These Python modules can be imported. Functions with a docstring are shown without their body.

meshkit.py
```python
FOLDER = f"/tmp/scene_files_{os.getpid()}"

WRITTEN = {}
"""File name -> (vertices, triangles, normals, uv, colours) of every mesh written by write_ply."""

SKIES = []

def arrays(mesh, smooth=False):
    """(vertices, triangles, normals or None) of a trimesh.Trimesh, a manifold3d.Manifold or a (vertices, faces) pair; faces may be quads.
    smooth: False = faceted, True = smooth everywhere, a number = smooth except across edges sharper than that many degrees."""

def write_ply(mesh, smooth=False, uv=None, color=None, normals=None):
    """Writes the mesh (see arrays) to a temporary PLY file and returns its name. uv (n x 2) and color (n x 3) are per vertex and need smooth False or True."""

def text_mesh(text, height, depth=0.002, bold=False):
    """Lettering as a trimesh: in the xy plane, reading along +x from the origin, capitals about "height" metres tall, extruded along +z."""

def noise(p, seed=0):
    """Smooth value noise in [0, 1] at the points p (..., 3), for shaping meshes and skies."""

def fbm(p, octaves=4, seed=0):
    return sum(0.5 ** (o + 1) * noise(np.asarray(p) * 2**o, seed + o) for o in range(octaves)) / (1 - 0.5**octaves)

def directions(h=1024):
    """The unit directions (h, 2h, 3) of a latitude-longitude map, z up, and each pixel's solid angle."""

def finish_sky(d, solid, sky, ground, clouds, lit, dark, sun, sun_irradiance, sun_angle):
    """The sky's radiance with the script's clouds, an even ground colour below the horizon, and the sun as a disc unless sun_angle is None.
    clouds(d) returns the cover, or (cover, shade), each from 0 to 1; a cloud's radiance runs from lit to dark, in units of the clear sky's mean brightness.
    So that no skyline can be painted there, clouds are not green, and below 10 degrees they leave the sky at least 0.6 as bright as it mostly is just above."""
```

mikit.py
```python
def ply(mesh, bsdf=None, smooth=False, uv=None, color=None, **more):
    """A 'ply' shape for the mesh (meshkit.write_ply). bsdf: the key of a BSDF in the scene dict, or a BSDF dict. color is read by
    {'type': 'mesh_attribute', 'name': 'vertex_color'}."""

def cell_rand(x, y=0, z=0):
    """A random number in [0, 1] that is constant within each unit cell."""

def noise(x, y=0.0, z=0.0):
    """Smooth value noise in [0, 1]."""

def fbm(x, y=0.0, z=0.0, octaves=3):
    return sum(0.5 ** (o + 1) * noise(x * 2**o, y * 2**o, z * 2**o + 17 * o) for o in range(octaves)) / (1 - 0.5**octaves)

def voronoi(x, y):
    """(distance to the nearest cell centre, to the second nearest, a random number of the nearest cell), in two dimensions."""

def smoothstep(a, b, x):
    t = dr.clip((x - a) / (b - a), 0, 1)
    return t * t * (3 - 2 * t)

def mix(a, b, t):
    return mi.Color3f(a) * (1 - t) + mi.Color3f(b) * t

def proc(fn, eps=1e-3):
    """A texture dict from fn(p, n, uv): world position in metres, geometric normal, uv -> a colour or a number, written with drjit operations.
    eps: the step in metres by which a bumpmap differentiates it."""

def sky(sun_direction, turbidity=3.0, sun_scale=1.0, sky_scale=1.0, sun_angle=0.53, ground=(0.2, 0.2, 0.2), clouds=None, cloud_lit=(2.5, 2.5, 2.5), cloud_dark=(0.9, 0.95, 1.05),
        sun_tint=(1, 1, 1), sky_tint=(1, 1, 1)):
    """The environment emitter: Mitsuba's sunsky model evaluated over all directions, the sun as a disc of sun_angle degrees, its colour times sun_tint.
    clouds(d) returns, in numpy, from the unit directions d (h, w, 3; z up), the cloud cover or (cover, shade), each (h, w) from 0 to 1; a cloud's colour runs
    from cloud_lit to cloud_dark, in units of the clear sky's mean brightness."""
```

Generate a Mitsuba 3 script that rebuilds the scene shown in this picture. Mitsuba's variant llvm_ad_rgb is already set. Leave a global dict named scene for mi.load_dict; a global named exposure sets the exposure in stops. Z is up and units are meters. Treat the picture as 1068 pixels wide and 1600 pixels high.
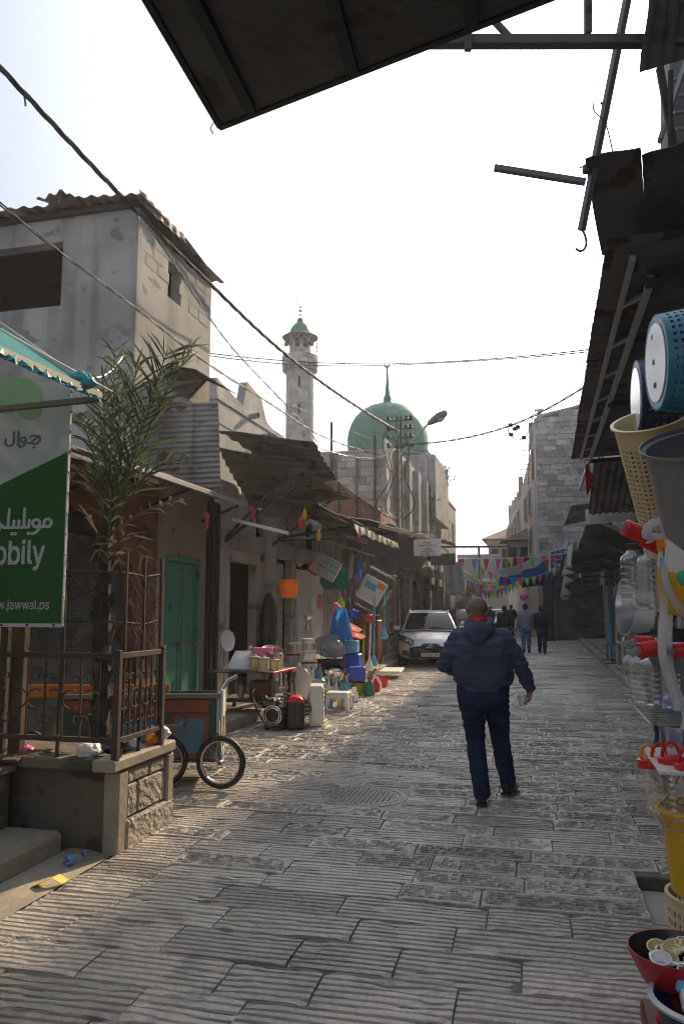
import math, random, numpy as np, trimesh, drjit as dr, mitsuba as mi, mikit, meshkit
import manifold3d as m3
from mikit import proc, fbm, noise, cell_rand, smoothstep, mix, voronoi
from shapely.geometry import Polygon, LineString, Point, box as sbox
from shapely.ops import unary_union
random.seed(7); RNG = np.random.default_rng(7)
T = mi.ScalarTransform4f
scene, labels = {}, {}
V = lambda *a: np.array(a, float)

# ---- camera, sky, exposure
YAW, PITCH = 14.37, math.degrees(math.atan(150/1225))
EYE = [0, 0, 1.65]
look = [-math.sin(math.radians(YAW))*math.cos(math.radians(PITCH)), math.cos(math.radians(YAW))*math.cos(math.radians(PITCH)), math.sin(math.radians(PITCH))]
scene['camera'] = {'type': 'perspective', 'fov': 2*math.degrees(math.atan(534/1225)), 'fov_axis': 'x', 'near_clip': 0.05, 'far_clip': 2000.0,
                   'to_world': T().look_at(origin=EYE, target=[EYE[0]+look[0], look[1], EYE[2]+look[2]], up=[0, 0, 1])}
SUN_AZ, SUN_EL = math.radians(16), math.radians(30)
SUN = [math.sin(SUN_AZ)*math.cos(SUN_EL), math.cos(SUN_AZ)*math.cos(SUN_EL), math.sin(SUN_EL)]
def haze_cover(d):          # thin milky cloud all over, brightest around the sun as haze is
    p = d*np.array([2.2, 2.2, 3.5]); a = np.degrees(np.arccos(np.clip(d @ np.array(SUN), -1, 1))); t = np.clip((a-20)/36, 0, 1)
    return 0.80+0.16*meshkit.fbm(p, 4, 3), t*t*(3-2*t)
scene['sky'] = mikit.sky(SUN, turbidity=5, sun_scale=1.0, sun_angle=1.6, clouds=haze_cover, cloud_lit=(3.2, 3.3, 3.45), cloud_dark=(.98, 1.12, 1.36), sun_tint=(1, .98, .95))
exposure = 2.6

# ---- mesh helpers
_CH = None
def _chtopo():
    global _CH
    if _CH is None:
        pts = []
        for sx in (-1, 1):
            for sy in (-1, 1):
                for sz in (-1, 1):
                    for k in range(3):
                        pts.append(([sx, sy, sz], k))
        v = np.array([[s[j]*(1 if j == k else .8) for j in range(3)] for s, k in pts], float)
        h = trimesh.convex.convex_hull(v)
        # map hull vertices back to our order
        idx = [int(np.argmin(((v-q)**2).sum(1))) for q in h.vertices]
        f = np.array([[idx[i] for i in t] for t in h.faces])
        _CH = ([(np.array(s, float), k) for s, k in pts], f)
    return _CH
def rotm(rz=0, rx=0, ry=0):
    c, s = math.cos(rz), math.sin(rz); Z = np.array([[c, -s, 0], [s, c, 0], [0, 0, 1]])
    c, s = math.cos(rx), math.sin(rx); X_ = np.array([[1, 0, 0], [0, c, -s], [0, s, c]])
    c, s = math.cos(ry), math.sin(ry); Y_ = np.array([[c, 0, s], [0, 1, 0], [-s, 0, c]])
    return Z @ X_ @ Y_
def unit(a):
    a = np.asarray(a, float); return a/max(np.linalg.norm(a), 1e-12)
class M:
    def __init__(s): s.v, s.f, s.n = [], [], 0
    def raw(s, v, f):
        v = np.asarray(v, float); f = np.asarray(f, int)
        if f.shape[1] == 4: f = np.vstack([f[:, [0, 1, 2]], f[:, [0, 2, 3]]])
        s.v.append(v); s.f.append(f+s.n); s.n += len(v); return s
    def tm(s, m, R=None, t=(0, 0, 0)):
        v = np.asarray(m.vertices, float)
        if R is not None: v = v @ np.asarray(R).T
        return s.raw(v+np.asarray(t, float), m.faces)
    def cb(s, c, size, b=.008, rz=0, R=None):        # box with chamfered edges; c centre, size full
        pts, f = _chtopo(); h = np.asarray(size, float)/2; b = min(b, h.min()*.45)
        v = np.array([[sg[j]*(h[j]-(0 if j == k else b)) for j in range(3)] for sg, k in pts])
        R = rotm(rz) if R is None else R
        return s.raw(v @ R.T+np.asarray(c, float), f)
    def bx(s, c, size, rz=0, R=None):
        h = np.asarray(size, float)/2
        v = np.array([[x, y, z] for x in (-1, 1) for y in (-1, 1) for z in (-1, 1)])*h
        f = [[0, 1, 3], [0, 3, 2], [4, 6, 7], [4, 7, 5], [0, 4, 5], [0, 5, 1], [2, 3, 7], [2, 7, 6], [0, 2, 6], [0, 6, 4], [1, 5, 7], [1, 7, 3]]
        R = rotm(rz) if R is None else R
        return s.raw(v @ R.T+np.asarray(c, float), f)
    def b2(s, lo, hi, b=.006):                        # chamfered box by its corners
        lo, hi = np.minimum(lo, hi), np.maximum(lo, hi); return s.cb((np.array(lo)+hi)/2, np.array(hi)-lo, b)
    def bar(s, p0, p1, w, h=None, b=.003, up=(0, 0, 1)):
        p0, p1 = np.array(p0, float), np.array(p1, float); h = w if h is None else h
        y = unit(p1-p0); x = np.cross(y, up)
        if np.linalg.norm(x) < 1e-3: x = np.cross(y, (1, 0, 0))
        x = unit(x); z = np.cross(x, y)
        return s.cb((p0+p1)/2, (w, np.linalg.norm(p1-p0), h), b, R=np.stack([x, y, z], 1))
    def tube(s, pts, r, n=6, cap=True):
        P = np.asarray(pts, float); k = len(P); r = np.broadcast_to(r, k)
        t = np.gradient(P, axis=0) if k > 2 else np.repeat([P[1]-P[0]], 2, 0)
        t /= np.linalg.norm(t, axis=1, keepdims=True)+1e-12
        a = np.cross(t[0], [0, 0, 1]); a = unit(a) if np.linalg.norm(a) > 1e-3 else V(1, 0, 0)
        th = np.arange(n)*2*math.pi/n; vs = []
        for i in range(k):
            a = unit(a-t[i]*(a @ t[i])); b = np.cross(t[i], a)
            vs.append(P[i]+r[i]*(np.cos(th)[:, None]*a+np.sin(th)[:, None]*b))
        v = np.vstack(vs); f = []
        for i in range(k-1):
            for j in range(n):
                q = [i*n+j, i*n+(j+1) % n, (i+1)*n+(j+1) % n, (i+1)*n+j]; f += [[q[0], q[1], q[2]], [q[0], q[2], q[3]]]
        if cap:
            v = np.vstack([v, P[0], P[-1]]); e = k*n
            for j in range(n): f += [[e, (j+1) % n, j], [e+1, (k-1)*n+j, (k-1)*n+(j+1) % n]]
        return s.raw(v, f)
    def lathe(s, prof, c=(0, 0, 0), axis=(0, 0, 1), n=20, sx=1, sy=1, rot=0, a0=0, a1=2*math.pi):
        z = unit(axis); x = np.cross((0, 1, 0) if abs(z[1]) < .9 else (1, 0, 0), z); x = unit(x); y = np.cross(z, x)
        full = abs(a1-a0-2*math.pi) < 1e-6; m = n if full else n+1
        th = a0+rot+np.arange(m)*(a1-a0)/n; pr = np.asarray(prof, float); vs = []
        for r, h in pr: vs.append(np.asarray(c, float)+h*z+r*sx*np.cos(th)[:, None]*x+r*sy*np.sin(th)[:, None]*y)
        f = []
        for i in range(len(pr)-1):
            for j in range(n):
                q = [i*m+j, i*m+(j+1) % m, (i+1)*m+(j+1) % m, (i+1)*m+j]; f += [[q[0], q[1], q[2]], [q[0], q[2], q[3]]]
        return s.raw(np.vstack(vs), f)
    def ext(s, poly, o=(0, 0, 0), ux=(1, 0, 0), uy=(0, 0, 1), d=.01):   # 2-D polygon extruded by d along ux x uy
        ux, uy = np.asarray(ux, float), np.asarray(uy, float); uz = unit(np.cross(ux, uy))
        for g in getattr(poly, 'geoms', [poly]):
            if g.is_empty or g.area < 1e-9: continue
            m = trimesh.creation.extrude_polygon(g, d, engine='earcut'); v = np.asarray(m.vertices)
            s.raw(np.asarray(o, float)+v[:, :1]*ux+v[:, 1:2]*uy+v[:, 2:]*uz, m.faces)
        return s
    def slab(s, quad, th):                            # a quad given thickness th against its normal
        q = np.asarray(quad, float); n = unit(np.cross(q[1]-q[0], q[3]-q[0])); v = np.vstack([q, q-n*th])
        return s.raw(v, [[0, 1, 2, 3], [7, 6, 5, 4], [0, 4, 5, 1], [1, 5, 6, 2], [2, 6, 7, 3], [3, 7, 4, 0]])
    def grid(s, P, th=None):                          # P (a,b,3) surface; th: offset for a second skin
        P = np.asarray(P, float); a, b = P.shape[:2]; idx = np.arange(a*b).reshape(a, b)
        f = np.stack([idx[:-1, :-1], idx[1:, :-1], idx[1:, 1:], idx[:-1, 1:]], -1).reshape(-1, 4)
        if th is None: return s.raw(P.reshape(-1, 3), f)
        du, dv = np.gradient(P, axis=0), np.gradient(P, axis=1); n = np.cross(du, dv); n /= np.linalg.norm(n, axis=2, keepdims=True)+1e-12
        v = np.vstack([P.reshape(-1, 3), (P-n*th).reshape(-1, 3)]); e = a*b
        rim = [*idx[0, :], *idx[1:, -1], *idx[-1, -2::-1], *idx[-2:0:-1, 0]]
        side = [[rim[i], rim[(i+1) % len(rim)], rim[(i+1) % len(rim)]+e, rim[i]+e] for i in range(len(rim))]
        return s.raw(v, np.vstack([f, f[:, ::-1]+e, side]))
    def corr(s, quad, waves, amp=.012, th=.002, along=0, nv=6, jit=.0, seed=0, rag=0.):   # corrugated sheet; the waves run across quad edge 0-1 (along=0) or 0-3
        q = np.asarray(quad, float)
        if along: q = q[[0, 3, 2, 1]]
        a = int(waves*6)+1; u = np.linspace(0, 1, a)[:, None, None]; w = np.linspace(0, 1, nv)[None, :, None]
        P = (q[0]*(1-u)+q[1]*u)*(1-w)+(q[3]*(1-u)+q[2]*u)*w
        n = unit(np.cross(q[1]-q[0], q[3]-q[0]))
        off = amp*np.sin(u[..., 0]*waves*2*math.pi)*np.ones((1, nv))
        r = np.random.default_rng(seed)
        if jit:
            g = np.stack(np.broadcast_arrays(u[..., 0]*4, w[..., 0]*4, seed*1.3), -1); off = off+jit*(meshkit.noise(g, seed)-.5)*2
        P = P+off[..., None]*n
        if rag:
            e = unit(q[3]-q[0]); step = np.repeat(r.random(a//18+2), 18)[:a]*rag
            P[:, -1] += e*(step[:, None]-rag*.5)
        return s.grid(P, th)
    def text(s, t, o, ux, uy, h, d=.002, bold=False, fit=None):
        m = meshkit.text_mesh(t, h, d, bold); v = np.asarray(m.vertices)
        if fit: v = v*np.array([fit/(v[:, 0].max()), 1, 1])
        ux, uy = unit(ux), unit(uy); uz = np.cross(ux, uy)
        return s.raw(np.asarray(o, float)+v[:, :1]*ux+v[:, 1:2]*uy+v[:, 2:]*uz, m.faces)
    def vf(s): return np.vstack(s.v), np.vstack(s.f)
    def mesh(s): return trimesh.Trimesh(*s.vf(), process=False)
_used = {}
def numbered(k):
    n = _used.get(k, 0); _used[k] = n+1
    return k if n == 0 else f'{k}_{n:03d}'
def tag(k, label=None, cat=None, group=None, kind=None):
    d = labels.setdefault(k, {})
    if label: d['label'] = label
    if cat: d['category'] = cat
    if group: d['group'] = group
    if kind: d['kind'] = kind
    return k
def thing(name, label, cat, group=None, kind=None): return tag(numbered(name), label, cat, group, kind)
def part(parent, name, mesh, mat, smooth=False, label=None, kind=None, uv=None, **kw):
    k = numbered(parent+'__'+name if parent else name)
    if isinstance(mesh, M): mesh = mesh.vf()
    scene[k] = mikit.ply(mesh, mat, smooth=smooth, uv=uv, **kw)
    if label or kind: tag(k, label, kind=kind)
    return k
def solo(name, mesh, mat, label, cat, group=None, smooth=False, kind=None):
    k = part(None, name, mesh, mat, smooth); tag(k, label, cat, group, kind); return k
def struct(name, mesh, mat, smooth=False): return tag(part(None, name, mesh, mat, smooth), kind='structure')
def copy_thing(src, dst_name, mat4, label, cat, group=None):
    k = thing(dst_name, label, cat, group)
    for c in [c for c in scene if c == src or c.startswith(src+'__')]:
        d = dict(scene[c]); d['to_world'] = T(mat4) @ d.get('to_world', T()); scene[k+c[len(src):]] = d
    return k
def place(x=0, y=0, z=0, rz=0, s=1):
    return T().translate([x, y, z]).rotate([0, 0, 1], math.degrees(rz)).scale(s)
def sag(a, b, drop, n=24):
    a, b = np.array(a, float), np.array(b, float); t = np.linspace(0, 1, n)[:, None]
    return a*(1-t)+b*t-np.array([0, 0, 1.])*drop*4*t*(1-t)
def lerp(a, b, t): return np.array(a, float)*(1-t)+np.array(b, float)*t
def spline(pts, n=40):
    from scipy.interpolate import CubicSpline
    p = np.asarray(pts, float); t = np.linspace(0, 1, len(p)); return CubicSpline(t, p)(np.linspace(0, 1, n))

# ---- materials
def tw(b): return {'type': 'twosided', 'b': b}
def col(c): return {'type': 'rgb', 'value': list(c)} if not isinstance(c, dict) else c
def plain(k, c, rough=.6, metal=0., spec=.5, **kw):
    scene[k] = tw({'type': 'principled', 'base_color': col(c), 'roughness': rough, 'metallic': metal, 'specular': spec, **kw})
def worn(k, c0, c1, sc=1.5, rough=.75, fine=.12, bump=0., bsc=60., metal=0., spots=None, stretch=(1, 1, 1), eps=2e-3, streak=0.):
    def fn(p, n, uv):
        x, y, z = p.x*sc*stretch[0], p.y*sc*stretch[1], p.z*sc*stretch[2]
        t = smoothstep(.32, .68, fbm(x, y, z, 4))
        c = mix(c0, c1, t)*(1-fine+2*fine*noise(p.x*70, p.y*70, p.z*70))
        if streak: c = c*(1-streak*smoothstep(.5, .8, fbm(x*4, y*4, z*.25, 3)))
        if spots: c = mix(c, spots[0], smoothstep(spots[1], spots[1]+.08, fbm(x*3+7, y*3, z*3, 4)))
        return c
    b = {'type': 'principled', 'base_color': proc(fn), 'roughness': rough, 'metallic': metal, 'specular': .4}
    if bump: b = {'type': 'bumpmap', 'arbitrary': proc(lambda p, n, uv: fbm(p.x*bsc, p.y*bsc, p.z*bsc, 3), eps=eps), 'scale': bump, 'bsdf': b}
    scene[k] = tw(b)
def stone_col(p, uv, a, b, c):
    k = dr.floor(uv.x); t = fbm(p.x*1.7, p.y*1.7, p.z*1.7, 4); r = cell_rand(k*1.37, 5., 2.)
    o = mix(a, b, smoothstep(.3, .7, t))*(.66+.62*r)
    return mix(o, c, .55*smoothstep(.52, .75, fbm(p.x*6, p.y*6, p.z*6+3, 4)))*(.86+.28*noise(p.x*90, p.y*90, p.z*90))
def _pav_h(p, n, uv):
    k = dr.floor(uv.x); u, v = uv.x-k, uv.y; m = smoothstep(.02, .07, u)*smoothstep(.02, .07, 1-u)*smoothstep(.06, .16, v)*smoothstep(.06, .16, 1-v)
    rows = .5+.5*dr.sin(v*6.2832*6+2.*noise(p.x*5, p.y*5, k)); pk = noise(p.x*34+k*3, v*7, k)
    return m*(-.7*rows*smoothstep(.25, .7, pk))+.25*fbm(p.x*45, p.y*45, k, 3)
PV = ((.44, .395, .335), (.34, .305, .265), (.2, .178, .158))
scene['m_pecked'] = tw({'type': 'bumpmap', 'arbitrary': proc(_pav_h, eps=3e-3), 'scale': .03, 'bsdf': {'type': 'principled', 'base_color': proc(lambda p, n, uv: stone_col(p, uv, *PV)), 'roughness': .55, 'specular': .4}})
scene['m_ridged'] = tw({'type': 'bumpmap', 'arbitrary': proc(lambda p, n, uv: fbm(p.x*40, p.y*40, dr.floor(uv.x), 4), eps=3e-3), 'scale': .011, 'bsdf': {'type': 'principled', 'base_color': proc(lambda p, n, uv: stone_col(p, uv, (.40, .35, .30), (.31, .275, .24), (.18, .155, .14))), 'roughness': .5, 'specular': .5}})
scene['m_ashlar'] = tw({'type': 'bumpmap', 'arbitrary': proc(lambda p, n, uv: fbm(p.x*9, p.y*9, p.z*9, 4), eps=8e-3), 'scale': .03, 'bsdf': {'type': 'principled', 'base_color': proc(lambda p, n, uv: stone_col(p, uv, (.44, .42, .38), (.33, .31, .28), (.20, .185, .17))), 'roughness': .85, 'specular': .3}})
worn('m_mortar', (.13, .115, .10), (.09, .08, .07), 3, .85, .2)
worn('m_concrete', (.345, .338, .325), (.245, .24, .23), 1.3, .88, .14, bump=.005, bsc=22, spots=((.19, .18, .17), .64), streak=.3)
worn('m_block', (.33, .32, .30), (.25, .24, .23), 1.2, .9, .12, bump=.003, bsc=45)
worn('m_plaster', (.29, .245, .185), (.235, .195, .148), 1.1, .85, .08, bump=.003, bsc=30, spots=((.16, .13, .10), .66), streak=.3)
worn('m_tin', (.30, .295, .285), (.20, .19, .18), 1.3, .5, .08, metal=.35, spots=((.13, .09, .06), .63), streak=.35)
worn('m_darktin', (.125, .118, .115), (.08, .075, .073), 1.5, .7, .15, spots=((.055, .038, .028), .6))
worn('m_rust', (.075, .05, .04), (.045, .036, .032), 6, .8, .2)
worn('m_rubble', (.13, .115, .10), (.075, .068, .06), 1.1, .9, .2, bump=.02, bsc=6, eps=1e-2)
worn('m_greenpaint', (.055, .24, .165), (.045, .20, .14), 1.2, .5, .06, spots=((.03, .11, .08), .66), streak=.2)
worn('m_cream', (.42, .395, .35), (.34, .315, .275), 1.0, .6, .06, spots=((.2, .15, .11), .66), streak=.3)
worn('m_trunk', (.055, .046, .036), (.03, .026, .022), 8, .9, .2)
plain('m_black', (.015, .015, .016), .5)
plain('m_darkwood', (.045, .035, .028), .7)
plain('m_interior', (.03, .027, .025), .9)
plain('m_whitepaint', (.62, .61, .58), .5)
plain('m_galv', (.42, .42, .42), .42, .6)
plain('m_steel', (.62, .62, .62), .22, .95)
plain('m_cable', (.035, .035, .037), .55)

# ---- ground, street paving
def stone_mesh(w, d, ridged, seed, fine=False):
    r = np.random.default_rng(seed); h = .11
    pk = not ridged and fine
    if pk:
        b = .005; z = r.normal(0, .0025); tilt = r.normal(0, .004, 2); xs = [-w/2, *np.linspace(-w/2+b, w/2-b, max(8, int(w/.0125))), w/2]; ys = [-d/2, *np.linspace(-d/2+b, d/2-b, 26), d/2]
    elif not ridged:
        b = .006; z = r.normal(0, .0025); tilt = r.normal(0, .004, 2)
        xs, ys = [-w/2, -w/2+b, 0, w/2-b, w/2], [-d/2, -d/2+b, d/2-b, d/2]
    else:
        n = max(3, int(round(d/.056))); b = .004; xs = [-w/2, *np.linspace(-w/2+b, w/2-b, 12), w/2]; ys = [-d/2]; z = r.normal(0, .0025); tilt = r.normal(0, .004, 2)
        for i in range(n):
            y0 = -d/2+b+(d-2*b)*i/n; y1 = -d/2+b+(d-2*b)*(i+1)/n
            ys += [y0+.003, y0+(y1-y0)*.54, y0+(y1-y0)*.62, y1-.006, y1-.001]
        ys.append(d/2)
    P = np.zeros((len(xs), len(ys), 3)); jy = r.normal(0, .0012, (len(xs), len(ys)))
    for i, x in enumerate(xs):
        for j, y in enumerate(ys):
            P[i, j] = [x, y, z+tilt[0]*x/w+tilt[1]*y/d]
            if i in (0, len(xs)-1) or j in (0, len(ys)-1): P[i, j, 2] -= b
            elif ridged:
                dpt = [-.001, 0, -.011, -.012, 0][(j-1) % 5]*(.5+.7*r.random())-.004*meshkit.noise(np.array([x*6, y*14, seed*.9]))
                P[i, j, 2] += dpt; P[i, j, 1] += jy[i, j]
    if pk:
        X_, Y_ = P[..., 0], P[..., 1]; mg = np.clip((w/2-.035-np.abs(X_))/.02, 0, 1)*np.clip((d/2-.032-np.abs(Y_))/.015, 0, 1); nr = max(4, round(d/.046)); off = r.random(nr+2)*9
        rows = .5+.5*np.cos((Y_/d+.5)*nr*2*math.pi+r.uniform(-.3, .3)); rid = np.floor((Y_/d+.5)*nr).astype(int); n_ = meshkit.noise(np.stack([X_*44+off[np.clip(rid, 0, nr)]*5, rid*3.7, X_*0+seed], -1)); n2 = meshkit.fbm(np.stack([X_*9, Y_*9, X_*0+seed*.7], -1), 3)
        wear = r.uniform(.5, 1.1); P[..., 2] -= mg*wear*(.012*rows**.7*np.clip((n_-.25)/.3, 0, 1)+.003*n2)+.004*np.clip(n2-.62, 0, 1)/.3
    cd = np.hypot(np.maximum(w/2-np.abs(P[..., 0]), 0), np.maximum(d/2-np.abs(P[..., 1]), 0)); ck = r.uniform(.01, .07); P[..., 2] -= .012*np.clip(1-cd/ck, 0, 1)
    if ridged: ch_ = meshkit.fbm(np.stack([P[..., 0]*5, P[..., 1]*11, P[..., 0]*0+seed*1.7], -1), 3); P[..., 2] -= .008*np.clip((ch_-.56)/.12, 0, 1)
    wav = r.normal(0, 1, 3); P[..., 1] += (.0015 if ridged else .004)*np.sin(P[..., 0]*7+wav[0]*3)*(1-2*np.abs(P[..., 1])/d)
    a, c = len(xs), len(ys); m = M(); m.grid(P)
    uv = np.stack([(P[..., 0]/w+.5)*.96+.02, P[..., 1]/d+.5], -1).reshape(-1, 2)
    v, f = m.vf(); idx = np.arange(a*c).reshape(a, c)
    rim = [*idx[:, 0], *idx[-1, 1:], *idx[-2::-1, -1], *idx[0, -2:0:-1]]
    low = v[rim]*[1, 1, 0]+[0, 0, -h]; uvl = np.clip(uv[rim]+(uv[rim]-.5)*.03, .002, .998); e = len(v)
    s = [[rim[i], e+i, e+(i+1) % len(rim), rim[(i+1) % len(rim)]] for i in range(len(rim))]
    s = np.array(s); s = np.vstack([s[:, [0, 1, 2]], s[:, [0, 2, 3]]])
    return np.vstack([v, low]), np.vstack([f, s]), np.vstack([uv, uvl])
def in_street(x, y):
    left = -2.86 if y < 5.95 else -4.12
    right = .5+.01*(5.4-y) if y < 5.42 else 1.62
    return left, right
base = M()
base.slab([(-60, -10, -.14), (60, -10, -.14), (60, 420, -.14), (-60, 420, -.14)], .05)
struct('ground', base, 'm_mortar')
base = M().b2((-4.14, 1.0, -.13), (.5, 5.42, -.016), .002).b2((-4.14, 5.42, -.13), (1.62, 60, -.016), .002)
struct('street', base, 'm_mortar')
plain('m_iron', (.14, .13, .125), .45, .5)
MAN = V((-1.612,7.024,0.000)[0], (-1.612,7.024,0.000)[1])     # manhole, centre
cnt = 0; far_v, far_f, far_uv, fo = [], [], [], 0
y = 2.45
while y < 46:
    near = y < 4.62
    dcourse = (.31 if near else .285)*RNG.uniform(.92, 1.08) if y < 24 else .5*RNG.uniform(.9, 1.1)
    L, R_ = in_street(0, y+dcourse/2); x = L+RNG.uniform(-.5, -.1)
    while x < R_:
        w = RNG.uniform(.42, .86) if y < 24 else RNG.uniform(.6, 1.1)
        if R_-(x+w) < .24: w = R_-x+.001
        x0, x1 = max(x, L), min(x+w, R_); x += w
        if x1-x0 < .12: continue
        cx = (x0+x1)/2; slant = .02*(cx+.5); cy = y+dcourse/2+slant*(1 if y > 6.5 else .6)
        if np.hypot((cx-MAN[0])/1.0, cy-MAN[1]) < .42: continue
        ridged = (near and RNG.random() < .8) or (cx < -1.35+.5*math.sin(y*3) and y < 8.5 and RNG.random() < .8) or RNG.random() < .12
        gap = RNG.uniform(.004, .010)
        v, f, uv = stone_mesh(x1-x0-gap, dcourse-gap, ridged, cnt, cnt < 296); k = int(RNG.integers(0, 40)); uv = uv+[k, 0]
        a = RNG.normal(.02, .006) if y < 24 else 0; ca, sa = math.cos(a), math.sin(a)
        v = np.stack([v[:, 0]*ca-v[:, 1]*sa+cx, v[:, 0]*sa+v[:, 1]*ca+cy, v[:, 2]], 1)
        if cnt < 296: part('street', 'paving_stone', (v, f), 'm_ridged' if ridged else 'm_pecked', uv=uv)
        else: far_v.append(v); far_f.append(f+fo); far_uv.append(uv); fo += len(v)
        cnt += 1
    y += dcourse
part('street', 'paving_stones_beyond', (np.vstack(far_v), np.vstack(far_f)), 'm_pecked', uv=np.vstack(far_uv), kind='stuff')
struct('manhole_surround', M().b2((MAN[0]-.75, MAN[1]-.6, -.02), (MAN[0]+.75, MAN[1]+.6, -.008), .002), 'm_ridged' if False else 'm_gutter')
# manhole cover with raised studs in a stone surround
mh = thing('manhole_cover', 'round studded iron manhole cover set in the street paving', 'manhole cover')
m = M(); m.lathe([(.40, -.05), (.40, -.004), (.34, -.003), (.335, -.012), (0, -.012)], (*MAN, 0), n=36)
part(mh, 'frame', m, 'm_iron')
m = M(); m.lathe([(.33, -.05), (.33, -.004), (.31, -.003), (0, -.003)], (*MAN, 0), n=36)
for i in range(-7, 8):
    for j in range(-7, 8):
        if i*i+j*j < 50: m.lathe([(.013, -.004), (.010, .001), (0, .001)], (MAN[0]+i*.042, MAN[1]+j*.042, 0), n=6)
part(mh, 'cover', m, 'm_iron')
# gutter strip and kerbs, pavements
worn('m_gutter', (.30, .265, .21), (.23, .20, .165), 2, .8, .15, bump=.004, bsc=30)
m = M(); gy = np.linspace(.5, 4.98, 12)
m.grid([[(x+.01*math.sin(yy*2), yy, -.004+.02*(x < -3)*1) for yy in gy] for x in (-3.2, -3.05, -2.95, -2.866)])
struct('gutter', m, 'm_gutter')
m = M().b2((-6.5, 5.95, -.13), (-4.42, 60, .135), .01); struct('left_pavement', m, 'm_gutter')
k = struct('left_kerb', M().b2((-4.42, 5.95, -.13), (-4.40, 60, .13), .002), 'm_mortar')
yy = 6.0
while yy < 30:
    l = RNG.uniform(.6, 1.0); part(k, 'kerbstone', M().cb((-4.27+RNG.normal(0, .006), yy+l/2, .005), (.27, l-.012, .27+RNG.normal(0, .006)), .015), 'm_gutter'); yy += l
struct('right_pavement', M().b2((1.95, 5.46, -.13), (6, 60, .115), .01), 'm_gutter')
k = struct('right_kerb', M().b2((1.90, 5.46, -.13), (1.95, 60, .11), .002), 'm_mortar')
yy = 5.6
while yy < 42:
    l = RNG.uniform(.7, 1.1); part(k, 'kerbstone', M().cb((1.77+RNG.normal(0, .006), yy+l/2, 0), (.26, l-.012, .25), .015), 'm_gutter'); yy += l
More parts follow.
